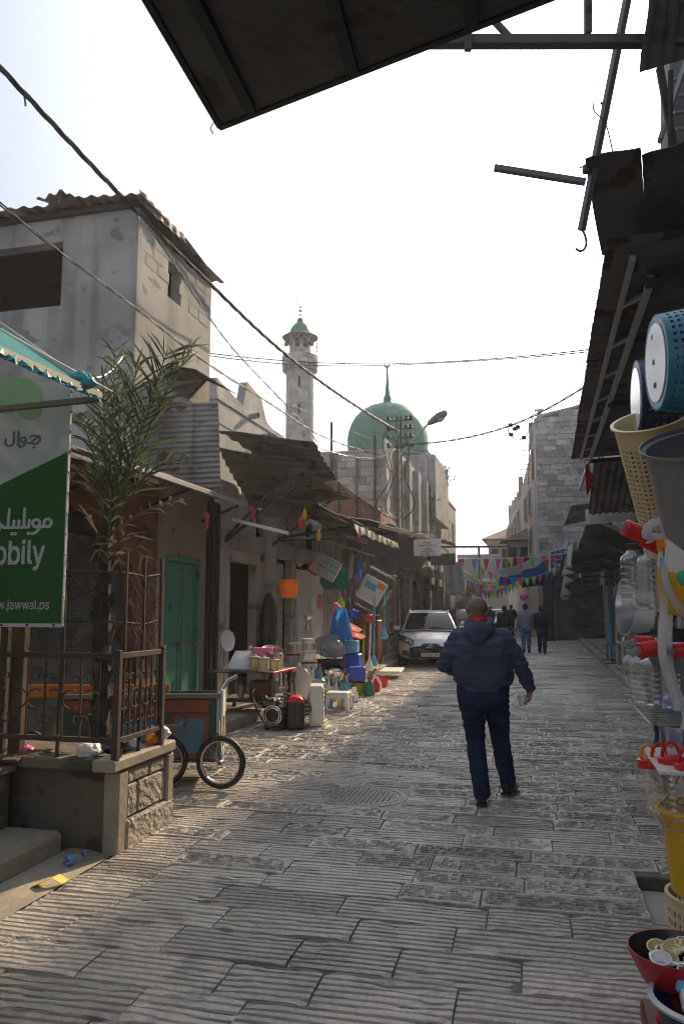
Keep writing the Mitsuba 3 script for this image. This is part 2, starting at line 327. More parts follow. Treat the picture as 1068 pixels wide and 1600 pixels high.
# sunken step of tiles in front of the right-hand shop
k = struct('sunken_step', M().b2((.5, .5, -.135), (2.6, 5.44, -.112), .002), 'm_mortar')
worn('m_tile', (.42, .38, .33), (.34, .30, .26), 2.5, .6, .08)
for i in range(8):
    for j in range(5): part(k, 'tile', M().cb((.52+.2+j*.41, 5.40-.27-i*.55, -.1), (.40, .54, .03), .003), 'm_tile')
struct('step_riser', M().b2((.508, 5.425, -.13), (2.6, 5.455, -.01), .004), 'm_mortar')
# left stone step
k = struct('left_step', M().b2((-5.2, .3, -.13), (-3.2, 4.9, .155), .03), 'm_gutter')

# ---- wall of coursed blocks: every block its own piece
def ashlar(holder, o, ux, W, H, ch=.3, lr=(.4, .8), mat='m_ashlar', depth=.12, gap=.012, proud=.012, skip=None, seed=0, top=None, limit=290, uz=(0, 0, 1), name='block', back=.3, backmat='m_mortar'):
    r = np.random.default_rng(seed); o = np.array(o, float); ux = unit(ux); uz = unit(uz); n = np.cross(ux, uz); R = np.stack([ux, -n, uz], 1)   # n points out
    k = 0; z = 0; extra = M(); euv = []
    while z < H-.05:
        h = min(ch*r.uniform(.85, 1.15), H-z); x = -r.uniform(0, lr[0])
        while x < W:
            w = r.uniform(*lr); x0, x1 = max(x, 0), min(x+w, W); x += w
            if x1-x0 < .08: continue
            cx, cz = (x0+x1)/2, z+h/2
            if skip and skip(cx, cz, x1-x0, h): continue
            p = r.uniform(0, proud); c = o+ux*cx+uz*cz+n*(p-depth/2)
            m = M().cb(c, (x1-x0-gap, depth, h-gap), .012, R=R); v = m.v[0]; q = v-c
            uv = np.stack([(q @ ux)/(x1-x0)*.9+.5+int(r.integers(0, 40)), (q @ uz)/h*.9+.5+(q @ n)*.1], 1)
            if k < limit: part(holder, name, m, mat, uv=uv)
            else: extra.raw(v, m.f[0]); euv.append(uv)
            k += 1
        z += h
    if extra.v: part(holder, name+'s_beyond', extra, mat, uv=np.vstack(euv), kind='stuff')
def wall_poly(poly, o, ux, th, uz=(0, 0, 1)):          # wall slab from an outline in (along, up); its outer face lies at o, thickness goes inward
    ux, uz = unit(ux), unit(uz); n = np.cross(ux, uz); return M().ext(poly, np.array(o, float)-n*th, ux, uz, th) if np.dot(np.cross(ux, uz), n) > 0 else None
def holes(x0, x1, z0, z1, *hs):
    p = sbox(x0, z0, x1, z1)
    for h in hs: p = p.difference(sbox(*h))
    return p
YX = (0, 1, 0)     # along the street; outward normal of a wall with ux=+y is +x, of one with ux=+x is -y

# ---- concrete house with the open-sided upper storey
h = thing('concrete_house', 'grey concrete house with a tin roof and large dark opening, high on the left', 'house')
front = sbox(-8, 3.2, 0, 7.93).difference(sbox(-6.6, 6.45, -1.34, 7.53))
part(h, 'front_wall', wall_poly(front, (-6, 10.54, 0), (1, 0, 0), .22), 'm_concrete')
side = sbox(.225, 3.2, 2.8, 7.86).difference(sbox(1.03, 6.88, 1.53, 7.52))
part(h, 'side_wall', wall_poly(side, (-6.003, 10.54, 0), YX, .2), 'm_concrete')
part(h, 'rear_wall', M().b2((-14, 13.1, 3.2), (-6.24, 13.34, 7.8)), 'm_concrete')
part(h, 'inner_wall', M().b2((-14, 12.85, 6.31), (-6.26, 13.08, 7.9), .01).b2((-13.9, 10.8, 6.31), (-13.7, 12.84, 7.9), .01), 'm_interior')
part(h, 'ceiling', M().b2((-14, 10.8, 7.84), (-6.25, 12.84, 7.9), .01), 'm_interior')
part(h, 'floor_slab', M().b2((-14, 10.78, 6.1), (-6.24, 13.08, 6.3)), 'm_concrete')
ashlar(h, (-6.0, 10.56, 6.72), YX, 2.76, 1.14, .2, (.38, .42), 'm_block', .03, .012, .006, skip=lambda x, z, w, hh: (.9 < x < 1.62 and .1 < z < .84) or z < .30-.12*(x-1.4), seed=3, name='concrete_block')
part(h, 'roof_beam', M().bar((-14, 10.50, 7.97), (-5.9, 10.50, 7.97), .07, .09), 'm_rust')
for i, (x0, x1, ya, za, zb, sd) in enumerate([(-7.0, -5.85, 10.3, 8.02, 8.0, 1), (-8.25, -6.95, 10.28, 8.03, 8.25, 2), (-9.6, -8.2, 10.2, 8.06, 8.05, 3), (-11, -9.55, 10.3, 8.05, 8.0, 4)]):
    part(h, 'roof_sheet', M().corr([(x0, ya, za+.06), (x1, ya, za), (x1, 13.6, zb-.02), (x0, 13.6, zb)], 5, .022, .004, jit=.07, seed=sd, nv=9), 'm_tin', 60)
part(h, 'roof_sheet', M().corr([(-7.6, 10.15, 8.08), (-7.0, 10.15, 8.1), (-7.0, 11.3, 8.42), (-7.6, 11.3, 8.36)], 3, .03, .004, jit=.09, seed=9, nv=9), 'm_tin', 60)
part(h, 'roof_flap', M().corr([(-5.93, 10.4, 8.16), (-5.82, 11.75, 8.02), (-5.8, 11.75, 7.88), (-5.92, 10.4, 7.95)], 6, .01, .003, jit=.03, seed=5), 'm_darktin', 60)
part(h, 'rusty_hood', M().grid([[(-5.99, 11.72, 5.72), (-5.99, 13.3, 5.95)], [(-5.5, 11.66, 5.60), (-5.45, 13.3, 5.62)]], .015), 'm_rust')
part(h, 'hood_bracket', M().bar((-5.97, 12.2, 5.2), (-5.55, 12.2, 5.58), .04), 'm_rust')
part(h, 'ledge', M().b2((-6.0, 11.2, 5.05), (-5.8, 13.3, 5.2)), 'm_concrete')

# ---- shop row facade at x=-5 : walls, doors, openings
s = thing('shop_row', 'old low shop row with ochre plaster and cream door frames along the left pavement', 'building')
ochre = sbox(9.5, .13, 11.12, 3.5).difference(sbox(9.76, .13, 10.84, 2.34))
part(s, 'ochre_wall', wall_poly(sbox(3.6, .13, 5.17, 3.5).difference(sbox(3.86, .13, 4.94, 2.36)), (-5, 5.95, 0), YX, .3), 'm_plaster')
arch = sbox(0, .13, 3.55, 3.3).difference(unary_union([sbox(.5, .13, 3.05, 1.55), Point(1.775, 1.55).buffer(1.275, 24)]))
worn('m_brownpaint', (.17, .062, .03), (.13, .05, .026), 1.4, .7, .08, spots=((.06, .035, .025), .62))
part(s, 'arched_wall', wall_poly(arch, (-4.99, 5.98, 0), YX, .28), 'm_brownpaint')
worn('m_bluegrey', (.07, .09, .10), (.05, .062, .07), 2, .7, .1, spots=((.05, .04, .035), .55), streak=.3)
for i in range(4): part(s, 'arch_door_leaf', M().b2((-5.24, 6.5+i*.64, .14), (-5.2, 7.12+i*.64, 2.5)).b2((-5.2, 6.58+i*.64, .3), (-5.185, 7.04+i*.64, 1.2)).b2((-5.2, 6.58+i*.64, 1.35), (-5.185, 7.04+i*.64, 2.3)), 'm_bluegrey')
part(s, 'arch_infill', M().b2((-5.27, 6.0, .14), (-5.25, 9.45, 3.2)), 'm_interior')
gd = part(s, 'green_door_frame', M().b2((-5.03, 9.81, .14), (-4.975, 9.87, 2.34)).b2((-5.03, 10.84, .14), (-4.975, 10.89, 2.34)).b2((-5.03, 9.81, 2.3), (-4.97, 10.89, 2.37)), 'm_greenpaint')
for y0 in (9.875, 10.36):
    lf = M().b2((-5.06, y0, .15), (-5.03, y0+.475, 2.295)); w = .475
    for (a, b) in ((.03, .10), (w-.07, w-.02)): lf.b2((-5.03, y0+a, .16), (-5.016, y0+b-.002, 2.29), .004)
    lf.b2((-5.03, y0+.10, 2.2), (-5.017, y0+w-.072, 2.29), .004).b2((-5.03, y0+.10, .16), (-5.017, y0+w-.072, .3), .004)
    d_ = part(s, 'green_door_leaf', lf, 'm_greenpaint')
    part(d_, 'hasp', M().bar((-5.01, y0+.2, 1.17), (-5.01, y0+.46, 1.17), .012, .03).lathe([(.0, 0), (.03, .0), (.03, .02), (0, .02)], (-5.01, y0+.43, 1.12), (1, 0, 0), 10), 'm_iron')
part(s, 'dark_pilaster', M().b2((-5.2, 11.13, .13), (-4.95, 11.55, 3.3)).b2((-4.95, 11.2, .13), (-4.92, 11.26, 3.3)).b2((-4.95, 11.4, .13), (-4.92, 11.44, 3.3)), 'm_black')
# shop 1
for y0, y1, m_ in ((11.56, 11.66, 'm_cream'), (11.68, 11.78, 'm_cream'), (11.82, 12.0, 'm_cream'), (13.22, 13.42, 'm_cream')):
    part(s, 'door_post', M().b2((-5.12, y0, .13), (-4.96, y1, 2.62)), m_)
part(s, 'door_head', M().b2((-5.12, 12.003, 2.42), (-4.965, 13.217, 2.62)), 'm_cream')
part(s, 'lintel_beam', M().b2((-5.2, 11.56, 2.623), (-4.93, 17.9, 2.92), .02), 'm_concrete')
for y0, y1 in ((11.6, 12.5), (12.52, 13.25), (14.1, 15.2), (15.22, 16.3)): part(s, 'upper_panel', M().b2((-5.1, y0, 2.925), (-4.985, y1, 3.72)), 'm_cream')
part(s, 'stone_column', M().lathe([(.2, .13), (.2, .3), (.15, .36), (.145, 2.9), (.19, 3.0), (.22, 3.12), (.22, 3.3), (.15, 3.34), (.15, 4.0)], (-4.9, 13.7, 0), n=14), 'm_concrete', 40)
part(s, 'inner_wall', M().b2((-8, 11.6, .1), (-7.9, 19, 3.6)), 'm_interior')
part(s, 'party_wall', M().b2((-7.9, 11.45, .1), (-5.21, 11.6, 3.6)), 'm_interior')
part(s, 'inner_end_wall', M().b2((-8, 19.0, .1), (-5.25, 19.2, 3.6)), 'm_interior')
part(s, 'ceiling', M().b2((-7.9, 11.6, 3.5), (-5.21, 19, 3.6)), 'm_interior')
part(s, 'rear_rooms', M().b2((-14, 3, .1), (-8.1, 19, 3.55)).b2((-8.05, 3, 3.3), (-5.3, 11.4, 3.55)), 'm_concrete')
part(s, 'cream_door_leaf', M().b2((-4.99, 13.45, .16), (-4.955, 14.6, 2.5)).b2((-4.955, 14.52, .16), (-4.93, 14.6, 2.5)), 'm_cream', label='cream metal door leaf folded back against the wall')
part(s, 'second_door_post', M().b2((-5.12, 15.25, .13), (-4.965, 15.4, 2.6)).b2((-5.12, 15.46, .13), (-4.965, 15.56, 2.6)), 'm_cream')
part(s, 'pale_door_leaf', M().b2((-5.0, 15.6, .16), (-4.955, 16.5, 2.45)).b2((-4.955, 15.62, .18), (-4.94, 15.7, 2.43)).b2((-4.955, 16.42, .18), (-4.94, 16.5, 2.43)), 'm_whitepaint')
part(s, 'pale_door_leaf', M().b2((-5.0, 16.52, .16), (-4.955, 17.5, 2.45)).b2((-4.955, 16.54, .18), (-4.94, 16.6, 2.43)).b2((-4.955, 17.42, .18), (-4.94, 17.5, 2.43)).b2((-4.955, 16.6, 1.2), (-4.945, 17.42, 1.26)), 'm_whitepaint')
part(s, 'end_wall', wall_poly(holes(0, 2.3, .13, 3.72), (-4.98, 17.55, 0), YX, .25), 'm_concrete')
part(s, 'brown_room', M().b2((-5.4, 14.62, .14), (-5.3, 15.25, 2.6)), 'm_brownpaint')
for i, (y0, z0, yw, zh, m_) in enumerate([(12.1, 1.75, .34, .5, 'm_whitepaint'), (12.55, 1.2, .4, .3, 'm_darkwood'), (12.1, .9, .5, .35, 'm_rust'), (12.65, 1.7, .3, .25, 'm_brownpaint'), (12.4, .5, .6, .3, 'm_cream')]):
    part(s, 'shelf', M().b2((-6.9, y0-.1, z0-.03), (-6.4, y0+yw+.1, z0)), 'm_darkwood'); solo('carton', M().b2((-6.85, y0, z0), (-6.5, y0+yw, z0+zh)), m_, ['pale carton on the highest shelf inside the dark shop doorway', 'dark wooden box on a shelf inside the shop doorway', 'rust brown box low on a shelf inside the shop', 'red brown carton at right on a shelf inside the shop', 'cream carton on the lowest shelf inside the shop'][i], 'carton', 'boxes inside the dark shop')

# ---- corrugated screen and awnings over the shops
k = thing('corrugated_screen', 'grey corrugated iron sheet screen beside the palm', 'metal sheet')
part(k, 'sheet', M().corr([(-7.5, 11.36, 3.46), (-7.5, 11.36, 4.98), (-4.98, 11.42, 4.94), (-4.9, 11.42, 3.5)], 17, .013, .002, jit=.01), 'm_tin', 60)
part(k, 'sheet', M().corr([(-9.8, 11.34, 3.4), (-9.8, 11.34, 4.95), (-7.45, 11.35, 4.98), (-7.45, 11.35, 3.46)], 17, .013, .002, jit=.01, seed=2), 'm_tin', 60)
k = thing('low_canopy', 'low dark flat canopy with a pale metal edge under the corrugated screen', 'canopy')
part(k, 'sheet', M().slab([(-5.0, 7.2, 3.36), (-4.35, 7.2, 3.2), (-4.35, 11.1, 3.2), (-5.0, 11.1, 3.36)][::-1], .02), 'm_darktin')
part(k, 'edge', M().bar((-4.34, 7.2, 3.2), (-4.34, 11.1, 3.2), .03, .06), 'm_galv')
for yy in (7.5, 9.2, 10.9): part(k, 'bracket', M().bar((-4.98, yy, 2.95), (-4.4, yy, 3.17), .035), 'm_black')
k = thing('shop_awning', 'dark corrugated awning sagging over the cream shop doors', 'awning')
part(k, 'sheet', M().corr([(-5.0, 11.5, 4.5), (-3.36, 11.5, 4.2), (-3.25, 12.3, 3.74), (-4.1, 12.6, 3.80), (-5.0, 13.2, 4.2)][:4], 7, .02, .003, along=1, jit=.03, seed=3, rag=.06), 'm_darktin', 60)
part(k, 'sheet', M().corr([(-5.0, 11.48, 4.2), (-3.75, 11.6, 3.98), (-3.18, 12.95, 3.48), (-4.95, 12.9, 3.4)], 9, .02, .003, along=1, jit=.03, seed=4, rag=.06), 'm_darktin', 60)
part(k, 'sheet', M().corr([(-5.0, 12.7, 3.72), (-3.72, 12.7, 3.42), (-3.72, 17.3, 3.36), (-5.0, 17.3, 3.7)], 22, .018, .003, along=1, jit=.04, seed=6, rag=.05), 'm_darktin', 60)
for a, b in (((-4.95, 11.7, 2.7), (-3.6, 11.7, 3.7)), ((-4.95, 11.7, 2.75), (-3.9, 12.1, 3.95)), ((-4.8, 13.6, 2.8), (-3.5, 13.7, 3.75)), ((-4.9, 13.7, 2.9), (-3.8, 16, 3.38))):
    part(k, 'strut', M().bar(a, b, .045), 'm_black')
part(k, 'cross_bar', M().bar((-4.95, 13.9, 2.9), (-3.7, 14.3, 2.95), .03), 'm_black')
part(k, 'purlin', M().bar((-3.78, 12.7, 3.38), (-3.78, 17.2, 3.33), .05), 'm_darkwood')
solo('fluorescent_tube', M().bar((-4.6, 11.2, 3.0), (-3.75, 11.35, 2.78), .08, .05), 'm_whitepaint', 'long pale fluorescent lamp batten hanging below the awning', 'lamp')
plain('m_red', (.55, .035, .03), .5)
for i, (p, L, lb) in enumerate([((-4.300,11.263,3.196), .35, 'small faded red pennant hanging from the shop awning'), ((-4.500,10.006,2.974), .25, 'tiny red cloth tag beside the dark pilaster')]):
    m = M().slab([(p[0], p[1]-.1, p[2]), (p[0], p[1]+.1, p[2]-.02), (p[0]+.01, p[1]+.02, p[2]-L), (p[0]+.01, p[1]-.02, p[2]-L)], .004)
    solo('pennant', m, 'm_red', lb, 'pennant')

k = thing('near_left_shop', 'plain rendered shop building at the near left, beyond the frame edge', 'building'); part(k, 'wall', M().b2((-9, -8, 0), (-4.35, 4.3, 6.2), .02), 'm_plaster'); part(k, 'eave', M().b2((-9, -8, 6.203), (-4.1, 4.35, 6.35), .02), 'm_concrete')
# ---- planter with railing and cage
pl = thing('stone_planter', 'rough stone planter with a slab cap around the palm', 'planter')
worn('m_roughstone', (.34, .31, .265), (.25, .225, .19), 3, .9, .2, bump=.03, bsc=26, eps=4e-3)
worn('m_render', (.15, .125, .10), (.11, .09, .07), 1.2, .9, .12, bump=.003, bsc=30, spots=((.07, .06, .045), .6))
part(pl, 'body', M().b2((-5.0, 5.04, -.05), (-2.90, 5.76, .53), .01), 'm_render')
part(pl, 'corner_stone', M().cb((-2.90, 5.04, .245), (.12, .13, .57), .012), 'm_gutter')
part(pl, 'corner_stone', M().cb((-2.885, 5.74, .235), (.1, .1, .60), .012), 'm_gutter')
for y0, y1, z0, z1 in ((5.12, 5.26, .2, .42), (5.275, 5.68, .2, .42), (5.12, 5.42, .43, .53), (5.435, 5.68, .43, .53)):
    part(pl, 'face_stone', M().cb((-2.885, (y0+y1)/2, (z0+z1)/2), (.06, y1-y0, z1-z0), .012), 'm_roughstone')
part(pl, 'base_stone', M().cb((-2.875, 5.44, .08), (.09, .70, .22), .015), 'm_roughstone')
part(pl, 'cap', M().b2((-3.0, 4.88, .545), (-2.825, 5.80, .625), .012), 'm_gutter'); part(pl, 'cap', M().b2((-5.0, 4.9, .545), (-3.003, 5.08, .62), .012), 'm_render')
worn('m_soil', (.12, .095, .07), (.06, .05, .04), 9, .95, .3); part(pl, 'soil', M().b2((-5, 5.083, .5), (-3.003, 5.76, .575)), 'm_soil')
lw = thing('low_wall', 'low dirty rendered wall behind the step at the left edge', 'wall')
worn('m_mosswall', (.13, .125, .085), (.09, .08, .06), 1.5, .9, .15, spots=((.06, .07, .035), .55)); part(lw, 'body', M().b2((-6, 1, .1), (-3.62, 4.88, .52), .015), 'm_mosswall'); part(lw, 'cap', M().b2((-6, 1, .523), (-3.58, 4.88, .575), .01), 'm_render')
rl = thing('iron_railing', 'rusty wrought iron railing with scrolls round the palm planter', 'railing')
def scroll(c, r, d, a0, a1, k=1.0):
    t = np.linspace(a0, a1, 14); rr = r*np.linspace(1, k, 14); c, d = np.array(c, float), np.array(d, float)
    return [c+d*rr[i]*math.cos(t[i])+np.array([0, 0, 1])*rr[i]*math.sin(t[i]) for i in range(14)]
for d, o, L, n in (((0, 1, 0), (-2.85, 4.93, 0), .64, 7), ((1, 0, 0), (-4.55, 4.93, 0), 1.70, 11)):
    d, o = np.array(d, float), np.array(o, float)
    for zz, hh in ((.75, .035), (1.32, .04)): part(rl, 'rail', M().bar(o+[0, 0, zz], o+d*L+[0, 0, zz], .03, hh), 'm_rust')
    for t in (0, 1): 
        if t == 0 or d[1]: part(rl, 'post', M().bar(o+d*L*t+[0, 0, .6], o+d*L*t+[0, 0, 1.36 if t == 0 else 1.36], .045, up=(0, 1, 0)), 'm_rust')
    for i in range(1, n+1):
        c = o+d*L*i/(n+1); part(rl, 'baluster', M().bar(c+[0, 0, .76], c+[0, 0, 1.31], .014, up=(0, 1, 0)), 'm_rust')
        if i % 2 == 0:
            for sg in (-1, 1):
                m = M().tube(scroll(c+d*sg*.075+[0, 0, 1.02], .07, d*sg, -2.2, 2.2, .9), .007, 5); m.tube(scroll(c+d*sg*.03+[0, 0, 1.17], .03, d*sg, -1, 4.6, .35), .006, 5); m.tube(scroll(c+d*sg*.03+[0, 0, .88], .028, d*sg, -4.6, 1, .9), .006, 5)
                part(rl, 'scroll', m, 'm_rust')
cg = thing('palm_cage', 'tall rusty post and chicken wire cage around the palm trunk', 'cage')
for x, y in ((-3.32, 4.96), (-2.87, 5.02), (-2.87, 5.28), (-2.87, 5.55), (-3.9, 4.96)): part(cg, 'post', M().tube([(x, y, .6), (x+.01, y, 1.3), (x, y+.01, 2.03)], .014, 6), 'm_rust')
for zz in (1.55, 1.9): part(cg, 'cross_rod', M().tube([(-3.9, 4.96, zz), (-3.32, 4.955, zz+.01), (-2.86, 4.97, zz)], .008, 5), 'm_rust'); part(cg, 'cross_rod', M().tube([(-2.87, 4.99, zz), (-2.865, 5.3, zz-.02), (-2.87, 5.56, zz+.01)], .008, 5), 'm_rust')
m = M()
for (o, d, L) in (((-2.858, 5.0, 0), V(0, 1, 0), .55), ((-3.9, 4.957, 0), V(1, 0, 0), 1.03)):
    o = V(*o); N = 34 if d[1] else 40
    for sgn in (1, -1):
        for i in range(-24, N):
            a = i*.025*1.0; pts = []
            for t in np.linspace(0, 1, 4):
                w = a+t*.58 if sgn > 0 else L-a-t*.58
                if 0 <= w <= L: pts.append(o+d*w+[random.gauss(0, .006), random.gauss(0, .006), 1.33+t*.58])
            if len(pts) > 1: m.tube(pts, .0016, 3, False)
part(cg, 'wire_mesh', m, 'm_rust', kind='stuff')
# brown post of the shop behind, and a dark door jamb
worn('m_darkpost', (.10, .062, .045), (.07, .046, .035), 4, .8, .15)
k = thing('wooden_post', 'brown wooden post standing left of the iron railing', 'post'); part(k, 'shaft', M().b2((-3.72, 4.95, .55), (-3.62, 5.02, 1.6)), 'm_darkpost'); part(k, 'batten', M().b2((-3.82, 4.95, .55), (-3.76, 5.0, 1.7)), 'm_darkwood')
# ---- palm
def leafmat(k, c, tr): scene[k] = {'type': 'principledthin', 'base_color': col(c), 'roughness': .5, 'diff_trans': tr, 'eta': 1.4}
leafmat('m_palm', (.085, .105, .065), .7); leafmat('m_palmdry', (.17, .145, .105), .5); leafmat('m_palmlight', (.15, .19, .08), .9)
pt = thing('palm_tree', 'young date palm with spiky grey green fronds growing in the planter', 'palm tree')
tr = [(-3.28, 5.42, .5), (-3.27, 5.42, 1.2), (-3.3, 5.43, 1.9), (-3.27, 5.44, 2.35)]
part(pt, 'trunk', M().tube(spline(tr, 24), np.linspace(.065, .06, 24)*(1+.08*np.tile([0, 1], 12)), 9), 'm_trunk')
TS = spline(tr, 60)
for i in range(46):
    a = i*2.4; p = TS[min(4+i, 59)]; d = V(math.cos(a), math.sin(a), 0); part(pt, 'leaf_base', M().raw([p+d*.05+np.cross(d, (0, 0, 1))*.035, p+d*.05-np.cross(d, (0, 0, 1))*.035, p+d*.075+V(0, 0, -.03), p+d*.098+V(0, 0, .085)+np.cross(d, (0, 0, 1))*.012, p+d*.098+V(0, 0, .085)-np.cross(d, (0, 0, 1))*.012, p+d*.045+V(0, 0, .07)], [[0, 2, 1], [0, 3, 2], [2, 3, 4], [1, 2, 4], [3, 0, 5], [4, 5, 1], [3, 5, 4]]), 'm_trunk' if i % 3 else 'm_palmdry')
def frond(base, tip, lift, nl, ll, seed, mat, dens=1.0):
    r = np.random.default_rng(seed); base, tip = V(*base), V(*tip); t = np.linspace(0, 1, 16)[:, None]
    C_ = base*(1-t)+tip*t+np.array([0, 0, lift])*4*t*(1-t); m = M(); m.tube(C_, np.linspace(.012, .003, 16), 5); rach = part(pt, 'frond', m, mat if mat == 'm_palmdry' else 'm_palmlight')
    l = M()
    nl = int(nl*.62)
    for i in range(nl):
        s_ = .12+.86*(i+.5)/nl; j = min(int(s_*15), 14); p = C_[j]+(C_[j+1]-C_[j])*(s_*15-j); tg = unit(C_[j+1]-C_[j])
        side = unit(np.cross(tg, (r.normal(0, .25), r.normal(0, .25), 1))); upv = np.cross(side, tg)
        for sg in (-1, 1):
            L = ll*(1-.55*abs(s_-.45))*r.uniform(.75, 1.12); dr_ = unit(tg*r.uniform(.75, 1.25)+side*sg+upv*r.uniform(-.05, .55)); w = .0115*r.uniform(.7, 1.25); e = p+dr_*L-np.array([0, 0, r.uniform(.0, .09)]); mid = p+dr_*L*.45
            b = unit(np.cross(dr_, upv+r.normal(0, .4, 3)))*w
            l.raw([p-b*.5, p+b*.5, mid+b, mid-b, e], [[0, 1, 2], [0, 2, 3], [3, 2, 4]])
    part(rach, 'leaflets', l, mat, kind='stuff')
B = (-3.27, 5.44, 2.2)
for i, (tp, lf, nl, ll, mt) in enumerate([((-2.813,5.450,3.678), .0, 60, .50, 'm_palm'), ((-3.045,5.400,3.603), .02, 50, .42, 'm_palm'), ((-2.724,5.700,3.753), .15, 46, .40, 'm_palm'), ((-3.289,5.300,3.462), .05, 44, .40, 'm_palm'), ((-3.271,5.600,3.603), .0, 44, .36, 'm_palm'), ((-3.710,5.600,3.228), .2, 30, .3, 'm_palm'), ((-2.735,5.600,2.805), .18, 26, .3, 'm_palm'), ((-3.413,5.200,2.665), .15, 24, .3, 'm_palmdry'), ((-2.555,5.300,2.452), .06, 12, .2, 'm_palmdry'), ((-3.547,5.900,3.916), .05, 40, .35, 'm_palm'),
        ((-3.195,5.200,2.028), .12, 5, .16, 'm_palmdry'), ((-2.801,5.250,1.978), .10, 6, .16, 'm_palmdry'), ((-2.948,5.100,1.925), .1, 5, .14, 'm_palmdry'), ((-3.549,5.500,2.410), .08, 9, .2, 'm_palmdry'), ((-2.884,5.200,2.165), .1, 6, .2, 'm_palmdry'), ((-3.046,5.100,2.442), .1, 8, .2, 'm_palmdry')]):
    frond(B if i < 10 else (B[0], B[1], 2.0), tp, lf, nl, ll, 100+i, mt)
# ---- litter on and around the planter
plain('m_whiteplastic', (.7, .7, .7), .35); plain('m_orange', (.8, .22, .02), .4); plain('m_blackplastic', (.02, .02, .022), .3); plain('m_pink', (.75, .12, .3), .4)
def crumple(c, r, sq=.6, seed=0, sub=2):
    m = trimesh.creation.icosphere(sub, 1); n = meshkit.fbm(m.vertices*1.7+seed*7.1, 3, seed); v = m.vertices*(.55+.9*n)[:, None]*[r, r, r*sq]; v[:, 2] -= v[:, 2].min()
    return M().raw(v+np.array(c, float), m.faces)
for i, (c, r, mt, lb) in enumerate([((-2.90, 5.55, .62), .055, 'm_orange', 'crumpled orange wrapper on the planter cap'), ((-2.91, 5.66, .62), .09, 'm_whiteplastic', 'crumpled white bag behind the orange wrapper'), ((-3.0, 5.2, .6), .09, 'm_blackplastic', 'black plastic bag on the planter corner'), ((-2.95, 5.34, .62), .06, 'm_whiteplastic', 'small white scrap beside the black bag on the planter'), ((-3.13, 5.05, .6), .09, 'm_whiteplastic', 'pale crushed cup at the foot of the corner post'), ((-3.62, 5.04, .6), .05, 'm_pink', 'small pink scrap among dry twigs on the planter'), ((-3.78, 4.75, .57), .09, 'm_blackplastic', 'black bin bag on the low wall by the brown post')]):
    solo('litter', crumple(c, r, .7, i), mt, lb, 'litter', smooth=False)
m = M()
for i in range(70):
    c = V(-3.55+random.gauss(0, .12), 5.0+random.gauss(0, .03), .625+random.random()*.03); a = random.random()*6.28; L = random.uniform(.05, .16)
    m.tube([c-V(math.cos(a), math.sin(a)*.5, 0)*L/2, c+V(math.cos(a), math.sin(a)*.5, random.gauss(0, .1))*L/2], .003, 3)
tag(part(None, 'dry_twigs', m, 'm_palmdry'), 'dry twigs and leaves on the planter edge', 'twigs', kind='stuff')
for i, (a, b) in enumerate([((-4.0, 4.7, .6), (-3.55, 4.86, .61)), ((-4.1, 4.62, .6), (-3.6, 4.72, .63))]): solo('plank', M().bar(a, b, .1, .02), 'm_darkpost', ['brown board lying on the low wall, further one', 'brown board lying on the low wall, nearer one'][i], 'board', 'boards on the low wall')
scene['m_clear'] = {'type': 'thindielectric', 'int_ior': 1.45}
b_ = thing('water_bottle', 'empty clear plastic bottle with blue label lying in the gutter', 'bottle')
ax = unit((.25, .95, .05)); part(b_, 'body', M().lathe([(0, 0), (.03, .002), (.032, .01), (.032, .15), (.012, .2), (.012, .215)], (-3.03, 4.58, .035), ax, 14), 'm_clear', True)
plain('m_labelblue', (.10, .22, .5), .4); part(b_, 'label', M().lathe([(.0325, .07), (.0328, .13)], (-3.03, 4.58, .035), ax, 14), 'm_labelblue', True); part(b_, 'cap', M().lathe([(0, .225), (.015, .225), (.015, .205)], (-3.03, 4.58, .035), ax, 10), 'm_labelblue')
plain('m_yellow', (.70, .38, .01), .65); solo('snack_wrapper', M().grid([[(-2.99+.05*i, 4.26+.03*i+.025*j, .012+.02*((i*7+j*3) % 3)) for j in range(4)] for i in range(4)], .003), 'm_yellow', 'shiny yellow snack wrapper in the gutter', 'wrapper')
# ---- turquoise awning and banner
scene['m_cyan'] = {'type': 'principledthin', 'base_color': col((.25, .62, .66)), 'roughness': .6, 'diff_trans': 1.2, 'eta': 1.3}
plain('m_teal', (.05, .35, .38), .6)
aw = thing('turquoise_awning', 'turquoise fabric awning on a steel frame at the left edge', 'awning')
g_ = [[lerp((-2.84, 2.2, 3.04), (-2.84, 4.48, 3.07), t)+np.array([-.98, 0, .68])*u_+np.array([0, 0, -.025*math.sin(t*9)*math.sin(u_*3)]) for t in np.linspace(0, 1, 12)] for u_ in np.linspace(0, 1, 6)]
part(aw, 'canvas', M().grid(g_), 'm_cyan', True)
for a, b, w in (((-2.84, 2.2, 3.02), (-2.82, 4.52, 3.05), .045), ((-2.82, 4.52, 3.03), (-3.85, 4.52, 3.0), .04), ((-2.82, 4.5, 3.07), (-3.82, 4.5, 3.76), .03), ((-3.0, 3.7, 3.02), (-3.82, 3.7, 3.02), .025)):
    part(aw, 'frame_bar', M().bar(a, b, w), 'm_iron' if w > .03 else 'm_galv')
hem = []
for i in range(60):
    t = i/59; z0 = 3.03; hem.append([(-2.815+.012*math.sin(i*1.9), 2.2+2.3*t, z0+.02), (-2.80+.02*math.sin(i*2.3), 2.2+2.3*t, z0-.015-.03*abs(math.sin(i*2.1))*random.random())])
part(aw, 'ragged_hem', M().grid(hem, .002), 'm_teal'); part(aw, 'torn_flap', crumple((-2.86, 4.38, 3.04), .085, .8, 4, 3), 'm_teal', True)
bn = thing('advert_banner', 'green and white advertising banner with Arabic lettering at the left edge', 'banner')
